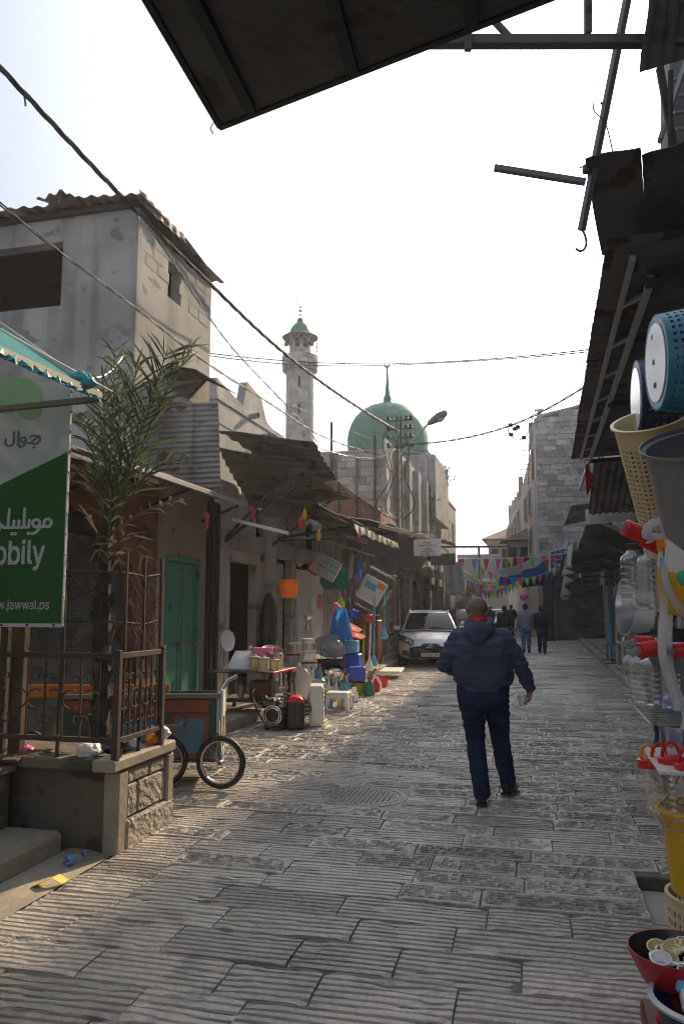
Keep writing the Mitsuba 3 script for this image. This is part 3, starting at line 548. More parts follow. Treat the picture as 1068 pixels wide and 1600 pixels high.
scene['m_bwhite'] = {'type': 'principledthin', 'base_color': col((.50, .50, .54)), 'roughness': .6, 'diff_trans': .5, 'eta': 1.3}
scene['m_bgreen'] = {'type': 'principledthin', 'base_color': col((.040, .125, .045)), 'roughness': .45, 'diff_trans': .35, 'eta': 1.4}
plain('m_print', (.42, .42, .47), .6); plain('m_printdark', (.11, .11, .12), .6); plain('m_leaflogo', (.27, .36, .23), .6)
BY = 4.62
bq = [(-5.0, 3.30), (-3.10, 3.20), (-3.08, 1.545), (-5.0, 1.55)]
white = Polygon([(-5.0, 3.3), (-3.10, 3.2), (-3.095, 2.71), (-5.0, 1.95)]); green = Polygon([(-5.0, 1.95), (-3.095, 2.71), (-3.08, 1.545), (-5.0, 1.55)])
part(bn, 'white_field', M().ext(white, (0, BY, 0), d=.004), 'm_bwhite'); part(bn, 'green_field', M().ext(green, (0, BY, 0), d=.004), 'm_bgreen')
m = M().bar((-3.085, BY-.01, 1.53), (-3.095, BY-.01, 3.2), .025, .008); m.bar((-5, BY-.01, 1.535), (-3.08, BY-.01, 1.535), .008, .025)
part(bn, 'hem', m, 'm_print')
m = M()
for i in range(12): m.lathe([(0, .004), (.009, .004), (.009, 0)], (-3.087, BY-.014, 1.58+i*.14), (0, -1, 0), 8)
for i in range(10): m.lathe([(0, .004), (.009, .004), (.009, 0)], (-3.15-.2*i, BY-.014, 1.537), (0, -1, 0), 8)
part(bn, 'eyelet', m, 'm_black')
UX, UZ = np.array([1, 0, 0.]), np.array([0, 0, 1.])
def strokes(lines, w): return unary_union([LineString(l).buffer(w/2) if len(l) > 1 else Point(l[0]).buffer(w*.62) for l in lines])
def arc(cx, cy, r, a0, a1, n=14, sy=1): return [(cx+r*math.cos(a0+(a1-a0)*i/n), cy+sy*r*math.sin(a0+(a1-a0)*i/n)) for i in range(n+1)]
PI = math.pi
# words drawn as strokes (units: letter height about 1), right to left reading
jawwal = strokes([arc(.30, .25, .28, PI, 2*PI), [(.02, .25), (.02, .55)], [(.58, .25), (.58, 1.1)], [(.88, 0), (.88, 1.1)], [(.88, .0), (1.0, 0)],
    arc(1.22, .42, .2, 0, 2*PI), [(1.42, .42), (1.40, .1), (1.25, -.12), (1.02, -.2)], [(1.4, .12), (1.75, .12), (2.0, .35), (2.3, .62)], [(2.3, .62), (1.95, .72), (1.7, .62)], [(2.32, .62), (2.36, .3), (2.2, .02), (1.9, .02)], [(1.98, -.28)]], .16)
mobily = strokes([arc(-.36, .05, .30, PI*.9, 2*PI, sy=.8), [(-.06, .05), (-.02, .35)], [(-.02, .35), (.2, .1), (.45, .1), (.5, 1.2)], [(.5, .1), (.8, .1), (.82, .5)], [(.8, .1), (1.12, .1), (1.14, .5)], [(1.12, .1), (1.4, .1)], [(1.45, 1.2), (1.45, .1), (1.75, .1), (1.78, .5)],
    arc(2.2, .32, .22, 0, 2*PI), [(2.42, .32), (2.38, -.02), (2.2, -.25), (1.95, -.3)], [(2.42, .1), (2.7, .1)], arc(2.9, .32, .23, 0, 2*PI), [(.74, -.28)], [(.92, -.28)], [(1.75, -.28)]], .17)
from shapely import affinity
def letter(poly, o, sx, sz, mat, nm, slope=.0): part(bn, nm, M().ext(affinity.scale(poly, sx, sz, origin=(0, 0)), (o[0], BY-.004, o[1]), (1, 0, slope), UZ, .003), mat)
P0 = (-3.623,4.620,2.772); P1 = (-3.332,4.620,2.788); letter(jawwal, (P0[0]+.02, P0[2]-.0), (P1[0]-P0[0])/2.5, .085, 'm_printdark', 'lettering')
P0 = (-3.664,4.620,2.185); P1 = (-3.211,4.620,2.200); letter(mobily, (P0[0]+.06, P0[2]-.0), (P1[0]-P0[0]-.06)/3.1, .115, 'm_print', 'lettering')
P0 = (-3.248,4.620,1.949); m = M().text('Mobily', (0, 0, 0), UX, UZ, .155, .003, True); v, f = m.vf(); v = v*np.array([.82, 1, 1]); v[:, 0] += P0[0]-v[:, 0].max(); v += [0, BY-.004, P0[2]]
part(bn, 'lettering', (v, f), 'm_print')
P0 = (-3.197,4.620,1.642); m = M().text('www.jawwal.ps', (0, 0, 0), UX, UZ, .062, .003); v, f = m.vf(); v = v*np.array([.82, 1, 1]); v[:, 0] += P0[0]-v[:, 0].max(); v += [0, BY-.004, P0[2]]
part(bn, 'lettering', (v, f), 'm_print')
P0 = (-3.498,4.620,3.116)
blob = unary_union([affinity.scale(Point(P0[0]-.09, P0[2]+.02).buffer(.14, 20), .95, 1.0), affinity.rotate(affinity.scale(Point(P0[0]+.06, P0[2]-.02).buffer(.12, 20), .95, 1.35), 25)])
part(bn, 'emblem', M().ext(blob, (0, BY-.004, 0), UX, UZ, .003), 'm_leaflogo')

# ---- minaret
mn = thing('minaret', 'pale stone minaret with a green cap and loudspeakers', 'minaret')
MC = V(-13.2, 41.8, 0)
m = M(); uvs = []
def ringblocks(m, uvs, r, z0, z1, ch, nseg, seed, c=MC, proud=.02, th=.1):
    r_ = np.random.default_rng(seed); z = z0
    while z < z1-.02:
        h = min(ch*r_.uniform(.9, 1.1), z1-z); off = r_.random()*6.28
        for i in range(nseg):
            a0, a1 = off+2*PI*i/nseg+.008, off+2*PI*(i+1)/nseg-.008; p = r_.uniform(0, proud); k = int(r_.integers(0, 40)); vs = []
            for rr in (r-th, r+p):
                for a in (a0, (a0+a1)/2, a1):
                    for zz in (z+.006, z+h-.006): vs.append(c+V(rr*math.cos(a), rr*math.sin(a), zz))
            m.raw(vs, [[6, 8, 9, 7], [8, 10, 11, 9], [0, 6, 7, 1], [4, 5, 11, 10], [1, 7, 9, 3], [3, 9, 11, 5], [0, 2, 8, 6], [2, 4, 10, 8]]); uvs += [(k+.5+.02*j, .3+.03*j) for j in range(12)]
        z += h
ringblocks(m, uvs, .79, 4, 15.0, .34, 9, 1); ringblocks(m, uvs, 1.03, 15.45, 16.0, .28, 14, 2, th=.15)
ringblocks(m, uvs, .60, 16.0, 17.35, .3, 7, 3)
part(mn, 'shaft_blocks', m, 'm_ashlar', uv=np.array(uvs), kind='stuff')
m = M().lathe([(.77, 4), (.77, 15.0), (.8, 15.0), (.84, 15.1), (1.0, 15.44), (1.0, 15.98), (.9, 15.98), (.58, 16.0), (.58, 17.3), (.66, 17.36), (.66, 17.42), (0, 17.42)], MC, n=28); part(mn, 'core', m, 'm_concrete', 40)
for i in range(22):
    a = i*2*PI/22; c = MC+V(math.cos(a)*.93, math.sin(a)*.93, 15.28); part(mn, 'corbel', M().cb(c, (.14, .13, .34), .02, rz=a), 'm_concrete')
for zz in (12.75, 14.35): 
    a = math.atan2(-41.8, 13.2)-.05; part(mn, 'slit_window', M().cb(MC+V(math.cos(a)*.79, math.sin(a)*.79, zz), (.06, .13, .62), .01, rz=a), 'm_black')
for a in (-1.55, -.75): part(mn, 'lantern_window', M().cb(MC+V(math.cos(a)*.6, math.sin(a)*.6, 16.7), (.06, .24, .5), .02, rz=a), 'm_black')
worn('m_dome', (.042, .19, .13), (.035, .15, .105), .8, .5, .05, spots=((.09, .2, .15), .66), streak=.15)
part(mn, 'cap', M().lathe([(.60, 17.42), (.60, 17.5), (.56, 17.62), (.47, 17.8), (.34, 17.95), (.2, 18.05), (.17, 18.12), (.19, 18.2), (.15, 18.3), (0, 18.38)], MC, n=24), 'm_dome', 40)
part(mn, 'finial', M().lathe([(.02, 18.3), (.02, 18.5), (.09, 18.55), (.02, 18.6), (.02, 18.72), (.13, 18.78), (.02, 18.84), (.02, 18.95), (.08, 19.0), (.02, 19.04), (.015, 19.3), (0, 19.42)], MC, n=10), 'm_iron', 40)
part(mn, 'brim', M().lathe([(.62, 17.3), (1.02, 17.12), (1.04, 17.16), (.62, 17.38)], MC, n=24), 'm_darktin', 30)
for i in range(10):
    a = i*2*PI/10; part(mn, 'brim_rod', M().tube([MC+V(math.cos(a)*1.0, math.sin(a)*1.0, 15.95), MC+V(math.cos(a)*1.02, math.sin(a)*1.02, 17.14)], .012, 4), 'm_iron')
part(mn, 'rail_ring', M().tube([MC+V(math.cos(t)*1.0, math.sin(t)*1.0, 16.6) for t in np.linspace(0, 6.283, 25)], .012, 4), 'm_iron')
for a in (-.55, -2.2): 
    d = V(math.cos(a), math.sin(a), 0); part(mn, 'loudspeaker', M().lathe([(.05, 0), (.07, .12), (.19, .3), (.2, .31), (.06, .1)], MC+d*.66+V(0, 0, 16.62), d, 14), 'm_iron', 40)
part(mn, 'aerial', M().tube([MC+V(-.2, 0, 17.9), MC+V(-.22, 0, 19.7)], .012, 4), 'm_iron')
# ---- mosque with the green dome
mo = thing('mosque', 'stone mosque under a large green dome with a crescent spire', 'mosque')
DC = V(-7.85, 40.5, 0)
part(mo, 'dome', M().lathe([(2.12, 9.6), (2.15, 10.2), (2.16, 10.6), (2.1, 11.0), (1.97, 11.4), (1.75, 11.78), (1.42, 12.12), (1.0, 12.37), (.5, 12.51), (0, 12.55)], DC, n=48), 'm_dome', 50)
part(mo, 'drum', M().lathe([(2.2, 8), (2.2, 9.55), (2.45, 9.6), (2.45, 9.75), (2.14, 9.78)], DC, n=8, rot=.4), 'm_dome')
part(mo, 'cornice', M().lathe([(2.5, 9.35), (2.62, 9.45), (2.62, 9.55), (2.3, 9.57)], DC, n=8, rot=.4), 'm_concrete')
part(mo, 'spire', M().lathe([(.30, 12.5), (.30, 12.6), (.2, 12.72), (.22, 12.85), (.13, 13.1), (.07, 13.8), (.04, 14.5), (.07, 14.56), (0, 14.62)], DC, n=14), 'm_dome', 40)
cr = Point(0, 0).buffer(.16, 24).difference(Point(0, .06).buffer(.135, 24)); part(mo, 'crescent', M().ext(cr, DC+V(0, 0, 14.72), d=.04), 'm_iron')
part(mo, 'aerial', M().tube([DC+V(.1, .3, 13.2), DC+V(.38, .3, 15.3)], .012, 4), 'm_iron')
part(mo, 'front_core', M().b2((-8.6, 28.12, 3), (-5.62, 42, 7.45)), 'm_mortar')
ashlar(mo, (-8.6, 28, 3.6), (1, 0, 0), 3.1, 3.9, .3, (.42, .75), seed=11, name='front_block')
ashlar(mo, (-5.5, 28, 3.6), YX, 14, 4.3, .55, (.9, 1.6), seed=12, name='side_block', proud=.03)
for y in (29.5, 31.8, 34.2, 36.8): part(mo, 'pilaster', M().b2((-5.5, y, 3.5), (-5.25, y+.55, 7.75), .03), 'm_concrete')
part(mo, 'upper_core', M().b2((-11, 38, 6), (-5.0, 43.5, 9.2), .05), 'm_concrete')
ashlar(mo, (-5.4, 37.9, 7.6), YX, 5.5, 1.7, .4, (.7, 1.2), seed=13, name='upper_block')
for y, x in ((27.96, -7.4), (27.96, -6.6)): part(mo, 'downpipe', M().tube([(x, y, 3.6), (x, y, 7.2)], .04, 6), 'm_iron')
for i, (x, y, h) in enumerate([(-7.55, 27.9, 8.6), (-5.9, 27.9, 8.0)]): part(mo, 'roof_post', M().tube([(x, y, 3.8), (x, y, h)], .045, 6), 'm_rust')
solo('water_tank', M().lathe([(0, 7.6), (.45, 7.6), (.5, 7.65), (.5, 7.95), (.42, 8.05), (0, 8.07)], (-8.1, 32, 0), n=20), 'm_black', 'low black water tank on the stone roof beside the minaret', 'tank', smooth=40)
m = M()
for i in range(420):
    c = V(-5.35, 42.6, 8.9)+RNG.normal(0, .36, 3)*[.7, .9, .75]; d = unit(RNG.normal(0, 1, 3))*.16; e = unit(np.cross(d, RNG.normal(0, 1, 3)))*.05; m.raw([c-d, c+e, c+d, c-e], [[0, 1, 2], [0, 2, 3]])
for i in range(500):
    c = V(-5.4, 38, 6.6)+RNG.normal(0, .35, 3)*[.4, .9, 1.1]; d = unit(RNG.normal(0, 1, 3))*.13; e = unit(np.cross(d, RNG.normal(0, 1, 3)))*.05; m.raw([c-d, c+e, c+d, c-e], [[0, 1, 2], [0, 2, 3]])
tag(part(None, 'wall_weeds', m, 'm_palm'), 'weeds growing from the old stone walls by the dome', 'weeds', kind='stuff')
# ---- old stone houses further along the left
def house(name, lo, hi, mat, label, face='x', wins=(), roof=True, cat='house', blocks=None):
    k = thing(name, label, cat); lo, hi = V(*lo), V(*hi); part(k, 'wall', M().b2(lo, hi, .02), mat)
    for (p, s_) in wins:
        fr = part(k, 'window', M().cb(p, s_, .02), 'm_concrete'); part(fr, 'pane', M().cb(V(*p)+(V(.02, 0, 0) if face == 'x' else V(-.02, 0, 0) if face == '-x' else V(0, -.02, 0)), V(*s_)*[1 if face in ('x', '-x') else .75, .75 if face in ('x', '-x') else 1, .85], .01), 'm_interior')
    if roof: part(k, 'parapet', M().b2(lo*[1, 1, 0]+[-.06, -.06, hi[2]], [hi[0]+.06, hi[1]+.06, hi[2]+.18], .02), 'm_concrete')
    return k
k = house('stone_house', (-12, 43.6, 0), (-5.5, 47.6, 9.1), 'm_concrete', 'weathered stone house just beyond the dome with boarded window', 'x', [((-5.49, 46, 7.6), (.1, 1.0, 1.0))])
ashlar(k, (-5.48, 43.6, 5), YX, 3.9, 4.0, .6, (1.0, 1.8), seed=21, proud=.03, skip=lambda x, z, w, h: abs(x-2.4) < 1 and abs(z-2.6) < .8)
ashlar(k, (-8, 43.55, 7.4), (1, 0, 0), 2.45, 1.65, .4, (.5, .9), seed=22)
k = house('stone_house', (-13, 47.7, 0), (-5.75, 54, 8.3), 'm_concrete', 'lower stone house at the end of the left side with tall windows', 'x', [((-5.74, y, 6.6), (.1, .9, 1.4)) for y in (49.5, 52)])
k = house('white_house', (-14, 19, 0), (-8.35, 24.5, 7.2), 'm_concrete', 'pale old house with stepped parapet behind the corrugated awning', 'x', [((-8.34, 22.8, 6.2), (.06, .25, .6))])
part(k, 'stepped_parapet', wall_poly(Polygon([(0, 6.6), (5.5, 6.6), (5.5, 7.2), (3.9, 7.5), (3.4, 8.15), (2.2, 8.3), (1.9, 7.5), (0, 7.8)]), (-8.33, 19, 0), YX, .25), 'm_concrete')
for y, z in ((21.4, 7.3), (22.4, 6.9), (23.8, 6.6)): part(k, 'spout', M().lathe([(.09, -.1), (.09, .3), (.06, .3)], (-8.3, y, z), (1, -.3, 0), 10), 'm_concrete')
k = thing('brick_house', 'low reddish plank shed with lean-to roof behind the shop awnings', 'shed')
worn('m_redbrick', (.30, .135, .085), (.22, .10, .07), 2, .8, .1, streak=.2)
part(k, 'wall', wall_poly(Polygon([(0, 3), (1.6, 3), (1.6, 4.8), (-.2, 6.1), (-1.5, 6.5), (-1.5, 3)]), (-6.7, 25.0, 0), (1, 0, 0), .3), 'm_redbrick')
for i in range(3): part(k, 'post', M().bar((-6.5+.6*i, 24.96, 3), (-6.5+.6*i, 24.96, 5.8-.42*i), .06), 'm_rust')
part(k, 'roof_edge', M().bar((-7.6, 24.93, 6.32), (-5.05, 24.93, 4.75), .06, .08), 'm_darktin')
part(k, 'side_wall', M().b2((-5.3, 25.35, 3), (-5.1, 27.8, 4.7)), 'm_redbrick')
# ---- dark shop row beneath the long canopy (left, y 19.9 to 45)
s2 = thing('shuttered_row', 'dark row of old shuttered shops under a long canopy beyond the household goods', 'building')
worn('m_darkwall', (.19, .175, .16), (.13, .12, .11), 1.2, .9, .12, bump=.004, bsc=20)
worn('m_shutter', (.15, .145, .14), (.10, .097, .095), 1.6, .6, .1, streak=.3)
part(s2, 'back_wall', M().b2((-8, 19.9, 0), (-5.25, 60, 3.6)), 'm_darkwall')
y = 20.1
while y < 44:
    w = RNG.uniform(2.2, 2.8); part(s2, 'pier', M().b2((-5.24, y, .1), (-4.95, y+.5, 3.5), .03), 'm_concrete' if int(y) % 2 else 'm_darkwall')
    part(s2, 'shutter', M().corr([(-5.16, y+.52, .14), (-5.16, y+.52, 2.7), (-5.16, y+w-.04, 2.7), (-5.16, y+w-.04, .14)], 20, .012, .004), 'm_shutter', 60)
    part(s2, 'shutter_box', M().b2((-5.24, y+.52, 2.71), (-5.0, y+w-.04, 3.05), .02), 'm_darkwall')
    y += w
part(s2, 'end_face', M().b2((-8, 19.82, 0), (-5.0, 19.89, 3.6)), 'm_darkwall')
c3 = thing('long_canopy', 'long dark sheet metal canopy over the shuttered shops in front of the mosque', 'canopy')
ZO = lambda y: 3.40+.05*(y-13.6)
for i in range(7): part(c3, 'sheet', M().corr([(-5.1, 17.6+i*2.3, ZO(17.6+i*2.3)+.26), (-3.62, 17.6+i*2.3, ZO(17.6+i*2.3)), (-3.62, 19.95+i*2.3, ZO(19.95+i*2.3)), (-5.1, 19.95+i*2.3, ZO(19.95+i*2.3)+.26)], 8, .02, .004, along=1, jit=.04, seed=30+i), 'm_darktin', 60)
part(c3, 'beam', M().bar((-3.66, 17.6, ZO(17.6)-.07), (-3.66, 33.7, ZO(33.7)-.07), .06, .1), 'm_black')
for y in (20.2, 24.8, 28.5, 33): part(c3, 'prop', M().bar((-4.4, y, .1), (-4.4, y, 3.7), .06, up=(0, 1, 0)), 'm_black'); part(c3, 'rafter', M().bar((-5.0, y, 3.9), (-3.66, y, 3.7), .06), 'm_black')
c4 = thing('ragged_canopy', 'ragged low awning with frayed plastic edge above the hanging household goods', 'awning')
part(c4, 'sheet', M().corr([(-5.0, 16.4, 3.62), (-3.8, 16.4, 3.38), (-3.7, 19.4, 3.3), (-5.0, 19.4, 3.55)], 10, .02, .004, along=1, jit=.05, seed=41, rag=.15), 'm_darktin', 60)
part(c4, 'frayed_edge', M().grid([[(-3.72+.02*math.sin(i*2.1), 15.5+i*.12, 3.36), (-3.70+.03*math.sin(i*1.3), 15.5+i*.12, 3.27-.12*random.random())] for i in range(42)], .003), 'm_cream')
worn('m_tarp', (.055, .06, .068), (.038, .042, .05), 1.5, .75, .08)
tp = [[lerp(lerp((-4.0, 17.9, 3.52), (-3.8, 25.5, 3.88), t), lerp((-4.5, 18.6, 2.75), (-4.0, 25.3, 2.75), t), w)+np.array([.25*math.sin(w*3.1)*math.sin(t*7+1), 0, -.25*math.sin(t*PI)*w*(1+.3*math.sin(t*9))]) for t in np.linspace(0, 1, 26)] for w in np.linspace(0, 1, 10)]
solo('dark_tarpaulin', M().grid(tp, .004), 'm_tarp', 'dark grey tarpaulin sagging from the long canopy', 'tarpaulin', smooth=True)
sg = thing('shop_sign', 'white hanging shop sign with small Arabic writing under the long canopy', 'sign')
part(sg, 'board', M().cb((-3.13, 21.85, 3.33), (.78, .03, .46), .008), 'm_whitepaint')
def scribble(W, n, seed):
    r = np.random.default_rng(seed); L = [[(0, 0), (W, 0)]]; x = W
    for i in range(n):
        x = W*(1-(i+.5)/n); c = r.integers(0, 4)
        if c == 0: L.append([(x, 0), (x, .9)])
        elif c == 1: L.append(arc(x, .2, .22, 0, 2*PI, 8))
        elif c == 2: L.append(arc(x, 0, .35, PI, 2*PI, 8))
        else: L += [[(x, 0), (x, .4)], [(x, .75)], ]
    return strokes(L, .15)
for j, (z, W, sc_, mt) in enumerate([(3.47, 2.6, .085, 'm_red'), (3.375, 7.5, .062, 'm_black'), (3.285, 3.6, .062, 'm_black'), (3.205, 7, .055, 'm_black'), (3.14, 8.6, .045, 'm_black')]):
    part(sg, 'writing', M().ext(affinity.scale(scribble(W, int(W*2.2), j), sc_*1.05, sc_, origin=(0, 0)), (-3.13-W*sc_*.5, 21.832, z), d=.003), mt)
for x in (-3.45, -2.85): part(sg, 'hanger', M().tube([(x, 21.85, 3.56), (x, 21.85, 3.76)], .008, 4), 'm_iron')
part(sg, 'hanger_bar', M().bar((-3.7, 21.85, 3.77), (-2.7, 21.85, 3.77), .03), 'm_iron')
solo('notice_board', M().cb((-2.95, 23.9, 3.12), (.75, .03, .36), .008), 'm_bluegrey', 'plain grey board hanging behind the white shop sign', 'board')
solo('hanging_sheet', M().grid([[(-3.22+.62*t+.05*w, 26.1+.05*math.sin(t*8), 3.12-.95*w-.15*math.sin(t*3)*w+.05*t) for t in np.linspace(0, 1, 10)] for w in np.linspace(0, 1, 8)], .004), 'm_tin', 'grey plastic sheet hanging past the end of the long canopy', 'sheet', smooth=True)
k = thing('dark_awning', 'black cloth awning at the far end of the shuttered shops', 'awning')
part(k, 'cloth', M().grid([[(-5+2.3*t, 30.6+7*w, 3.75-.9*t**2) for w in np.linspace(0, 1, 6)] for t in np.linspace(0, 1, 6)], .01), 'm_black')
k = thing('steel_goalpost', 'thin steel frame spanning the street end', 'frame')
part(k, 'beam', M().bar((-3.9, 30.0, 3.98), (-1.2, 30.6, 3.98), .08), 'm_iron'); part(k, 'hanger', M().bar((-2.37, 30.35, 3.95), (-2.37, 30.35, 2.8), .07, up=(0, 1, 0)), 'm_iron'); part(k, 'leg', M().bar((-3.9, 30, .1), (-3.9, 30, 3.98), .08, up=(0, 1, 0)), 'm_iron')
# ---- utility pole with street lamp
up = thing('utility_pole', 'rusty lattice utility pole hung with insulators and coiled cables before the dome', 'utility pole')
PC = V(-4.5, 25.2, 0)
for dx in (-.09, .09): part(up, 'rail', M().bar(PC+V(dx, 0, .1), PC+V(dx*.7, 0, 8.0), .05, up=(0, 1, 0)), 'm_rust')
for i in range(22): part(up, 'lacing', M().bar(PC+V(-.08 if i % 2 else .08, 0, 1+i*.31), PC+V(.08 if i % 2 else -.08, 0, 1.31+i*.31), .02), 'm_rust')
for i in range(4):
    z = 7.85-i*.3; part(up, 'cross_arm', M().bar(PC+V(-.38, 0, z), PC+V(.42, 0, z), .04), 'm_rust')
    for dx in (-.36, .25, .4): part(up, 'insulator', M().lathe([(0, -.02), (.06, -.02), (.07, .03), (.045, .06), (.06, .1), (.03, .13), (0, .13)], PC+V(dx, 0, z+.02), n=10), 'm_black', 40)
for i, (dx, r_) in enumerate([(-.5, .2), (.35, .3), (-.3, .12)]):
    part(up, 'loose_cable', M().tube(spline([PC+V(-.05, -.1, 7.6-i*.3), PC+V(dx, -.15, 6.9-i*.2), PC+V(dx*.6, -.12, 5.9), PC+V(dx*1.4, -.15, 5.2), PC+V(dx*.3, -.1, 4.5)], 24), .022, 5), 'm_cable')
lp = thing('street_lamp', 'grey cobra head street lamp on a slanting arm beside the utility pole', 'street lamp')
part(lp, 'arm', M().tube([PC+V(0, -.06, 6.6), PC+V(.5, -.1, 7.15), PC+V(1.05, -.1, 7.72)], .035, 8), 'm_galv')
ha = unit((.85, 0, .5)); hm = M().lathe([(0, -.05), (.07, 0), (.12, .18), (.15, .42), (.10, .66), (0, .72)], PC+V(1.0, -.1, 7.66), ha, 14, sx=1, sy=.75); part(lp, 'head', hm, 'm_iron', 40)
part(lp, 'lens', M().lathe([(0, -.02), (.06, 0), (.1, .12), (.06, .26), (0, .3)], PC+V(1.28, -.1, 7.72), ha, 12), 'm_galv', 40)
# ---- right side: tall row behind the shops, its shop fronts, the stone house
k = thing('tall_terrace', 'tall plastered terrace rising behind the right hand shop awnings', 'building')
part(k, 'wall', M().b2((3.0, 5.6, 0), (9, 41.6, 11.2), .02), 'm_concrete'); part(k, 'parapet', M().b2((2.95, 5.55, 11.203), (9, 41.6, 11.4), .02), 'm_concrete')
part(k, 'near_wall', M().b2((3.0, -6, 0), (9, 5.5, 9.0), .02), 'm_concrete')
for z in (6.2, 9.2):
    for y in np.arange(7.5, 41, 3.2): fr = part(k, 'window', M().cb((3.0, y, z), (.1, 1.1, 1.5), .02), 'm_cream'); part(fr, 'pane', M().cb((2.985, y, z), (.1, .9, 1.3), .01), 'm_interior')
s3 = thing('right_shop_fronts', 'shaded shop fronts with steel shutters along the right pavement', 'building')
y = 5.9
while y < 41:
    w = RNG.uniform(2.6, 3.2); part(s3, 'pier', M().b2((2.7, y, .1), (2.99, y+.4, 3.3), .02), 'm_concrete')
    part(s3, 'shutter', M().corr([(2.9, y+w-.02, .14), (2.9, y+w-.02, 2.7), (2.9, y+.42, 2.7), (2.9, y+.42, .14)], 22, .012, .004), 'm_shutter', 60); part(s3, 'lintel', M().b2((2.72, y+.42, 2.72), (2.985, y+w-.02, 3.3), .02), 'm_darkwall'); y += w
sh = thing('stone_house', 'tall stone house facing up the street with a patchy block wall, on the right', 'house')
SHW = Polygon([(-.2, 3.2), (4.5, 3.2), (4.5, 12.9), (3.2, 12.6), (2.2, 12.2), (1.2, 11.95), (-.05, 11.7)])
part(sh, 'front_core', M().ext(SHW, (0, 42.1, 0), (1, 0, 0), (0, 0, 1), -.4) if False else M().ext(SHW, (0, 42.5, 0), d=.4), 'm_mortar')
ashlar(sh, (-.18, 42, 4.3), (1, 0, 0), 3.6, 7.9, .32, (.4, .85), seed=51, depth=.14, proud=.03, skip=lambda x, z, w, h: z+4.3 > 11.65+.17*x or x+w/2 > 3.55)
part(sh, 'corner_pipe', M().tube([(-.22, 42.0, 3.4), (-.22, 42.0, 11.6)], .05, 6), 'm_galv'); part(sh, 'roof_vent', M().b2((-.05, 42.1, 11.7), (.15, 42.3, 12.1)).b2((-.18, 42.05, 12.103), (.28, 42.35, 12.16)), 'm_galv')
part(sh, 'coping', M().tube(spline([(-.1, 42.2, 11.74), (1.2, 42.2, 12.0), (2.2, 42.2, 12.24), (3.2, 42.2, 12.65), (4.5, 42.2, 12.95)], 20), .12, 6), 'm_concrete')
part(sh, 'left_face', M().b2((-.2, 42.52, 0), (4.4, 58, 11.5), .03), 'm_concrete')
rub = part(sh, 'rubble_base', M().b2((.62, 42.0, -.1), (4.6, 42.48, 3.25), .05), 'm_rubble')
rg = np.random.default_rng(5)
for i in range(60):
    c = V(rg.uniform(.75, 3.0), 41.99, rg.uniform(.1, 3.1)); mm = crumple((0, 0, 0), rg.uniform(.12, .24), .75, i, 1); v = mm.v[0]*[1.3, .3, .9]+c; part(rub, 'rubble_stone', (v, mm.f[0]), 'm_rubble')
part(sh, 'render_band', M().b2((.6, 41.9, 3.26), (4.5, 42.47, 4.28), .03), 'm_darkwall'); fr = part(sh, 'small_window', M().cb((1.9, 41.93, 4.6), (.75, .2, .35), .02), 'm_concrete'); part(fr, 'pane', M().cb((1.9, 41.9, 4.6), (.6, .2, .24), .02), 'm_whitepaint')
dsh = thing('satellite_dish', 'small pale satellite dish standing on the ledge of the stone house', 'satellite dish'); part(dsh, 'dish', M().lathe([(.42, .1), (.3, .05), (.15, .012), (0, 0), (0, .01), (.15, .022), (.3, .06), (.42, .115)], (.85, 41.7, 5.05), unit((.5, -.9, .2)), 20), 'm_galv', 40); part(dsh, 'mast', M().bar((.9, 41.75, 4.3), (.9, 41.75, 5.0), .05, up=(0, 1, 0)), 'm_iron'); part(dsh, 'feed_arm', M().bar((.85, 41.68, 4.75), (1.05, 41.3, 5.0), .02), 'm_iron')
k = thing('dark_post', 'thick black post at the foot of the blue tarpaulin', 'post'); part(k, 'shaft', M().b2((-.05, 41.2, 0), (.45, 41.7, 3.4), .04), 'm_black'); part(k, 'base', M().b2((-.1, 41.15, 0), (.5, 41.75, .25), .03), 'm_black')
# houses where the street bends left
k = thing('balcony_house', 'sandy house with tall windows and a red roofed bay where the street bends', 'house')
A_, B_ = V(-.3, 42.6, 0), V(-3.1, 72, 0); d = unit(B_-A_); n_ = np.cross(d, (0, 0, 1)); n_ = -n_ if n_[0] > 0 else n_
worn('m_sand', (.36, .31, .25), (.29, .25, .20), .7, .85, .08, streak=.3)
L_ = np.linalg.norm(B_-A_); part(k, 'wall', M().grid([[A_, A_+V(0, 0, 10.6)], [lerp(A_, B_, .33), lerp(A_, B_, .33)+V(0, 0, 9.4)], [lerp(A_, B_, .34), lerp(A_, B_, .34)+V(0, 0, 9.0)], [B_, B_+V(0, 0, 8.8)]][::-1], .4), 'm_sand')
for i, t in enumerate([.1, .2, .42, .55, .68, .8, .92]):
    for z in (5.4, 7.6):
        p = lerp(A_, B_, t)+V(0, 0, z)+n_*.0; Rw = np.stack([d, n_, V(0, 0, 1)], 1); fr = part(k, 'window', M().cb(p, (1.3, .16, 1.6), .02, R=Rw), 'm_concrete'); part(fr, 'pane', M().cb(p+n_*.015, (1.0, .16, 1.4), .01, R=Rw), 'm_interior'); part(fr, 'shutter', M().cb(p+n_*.13+d*.72, (.28, .04, 1.4), .01, R=Rw), 'm_concrete')
for i, (t, h) in enumerate([(.05, 1.5), (.36, 1.0), (.45, 2.1), (.52, 1.3), (.62, 1.4), (.74, 1.6), (.9, 1.8)]):
    p = lerp(A_, B_, t)+V(0, 0, 8.7 if t > .3 else 10.4)-n_*.2; part(k, 'roof_column', M().cb(p+V(0, 0, h/2), (.28 if t > .3 else .6, .28, h), .01, rz=.1), 'm_concrete')
    part(k, 'rebar', M().tube([p+V(.05, 0, h), p+V(.06, .02, h+.9)], .012, 4), 'm_rust')
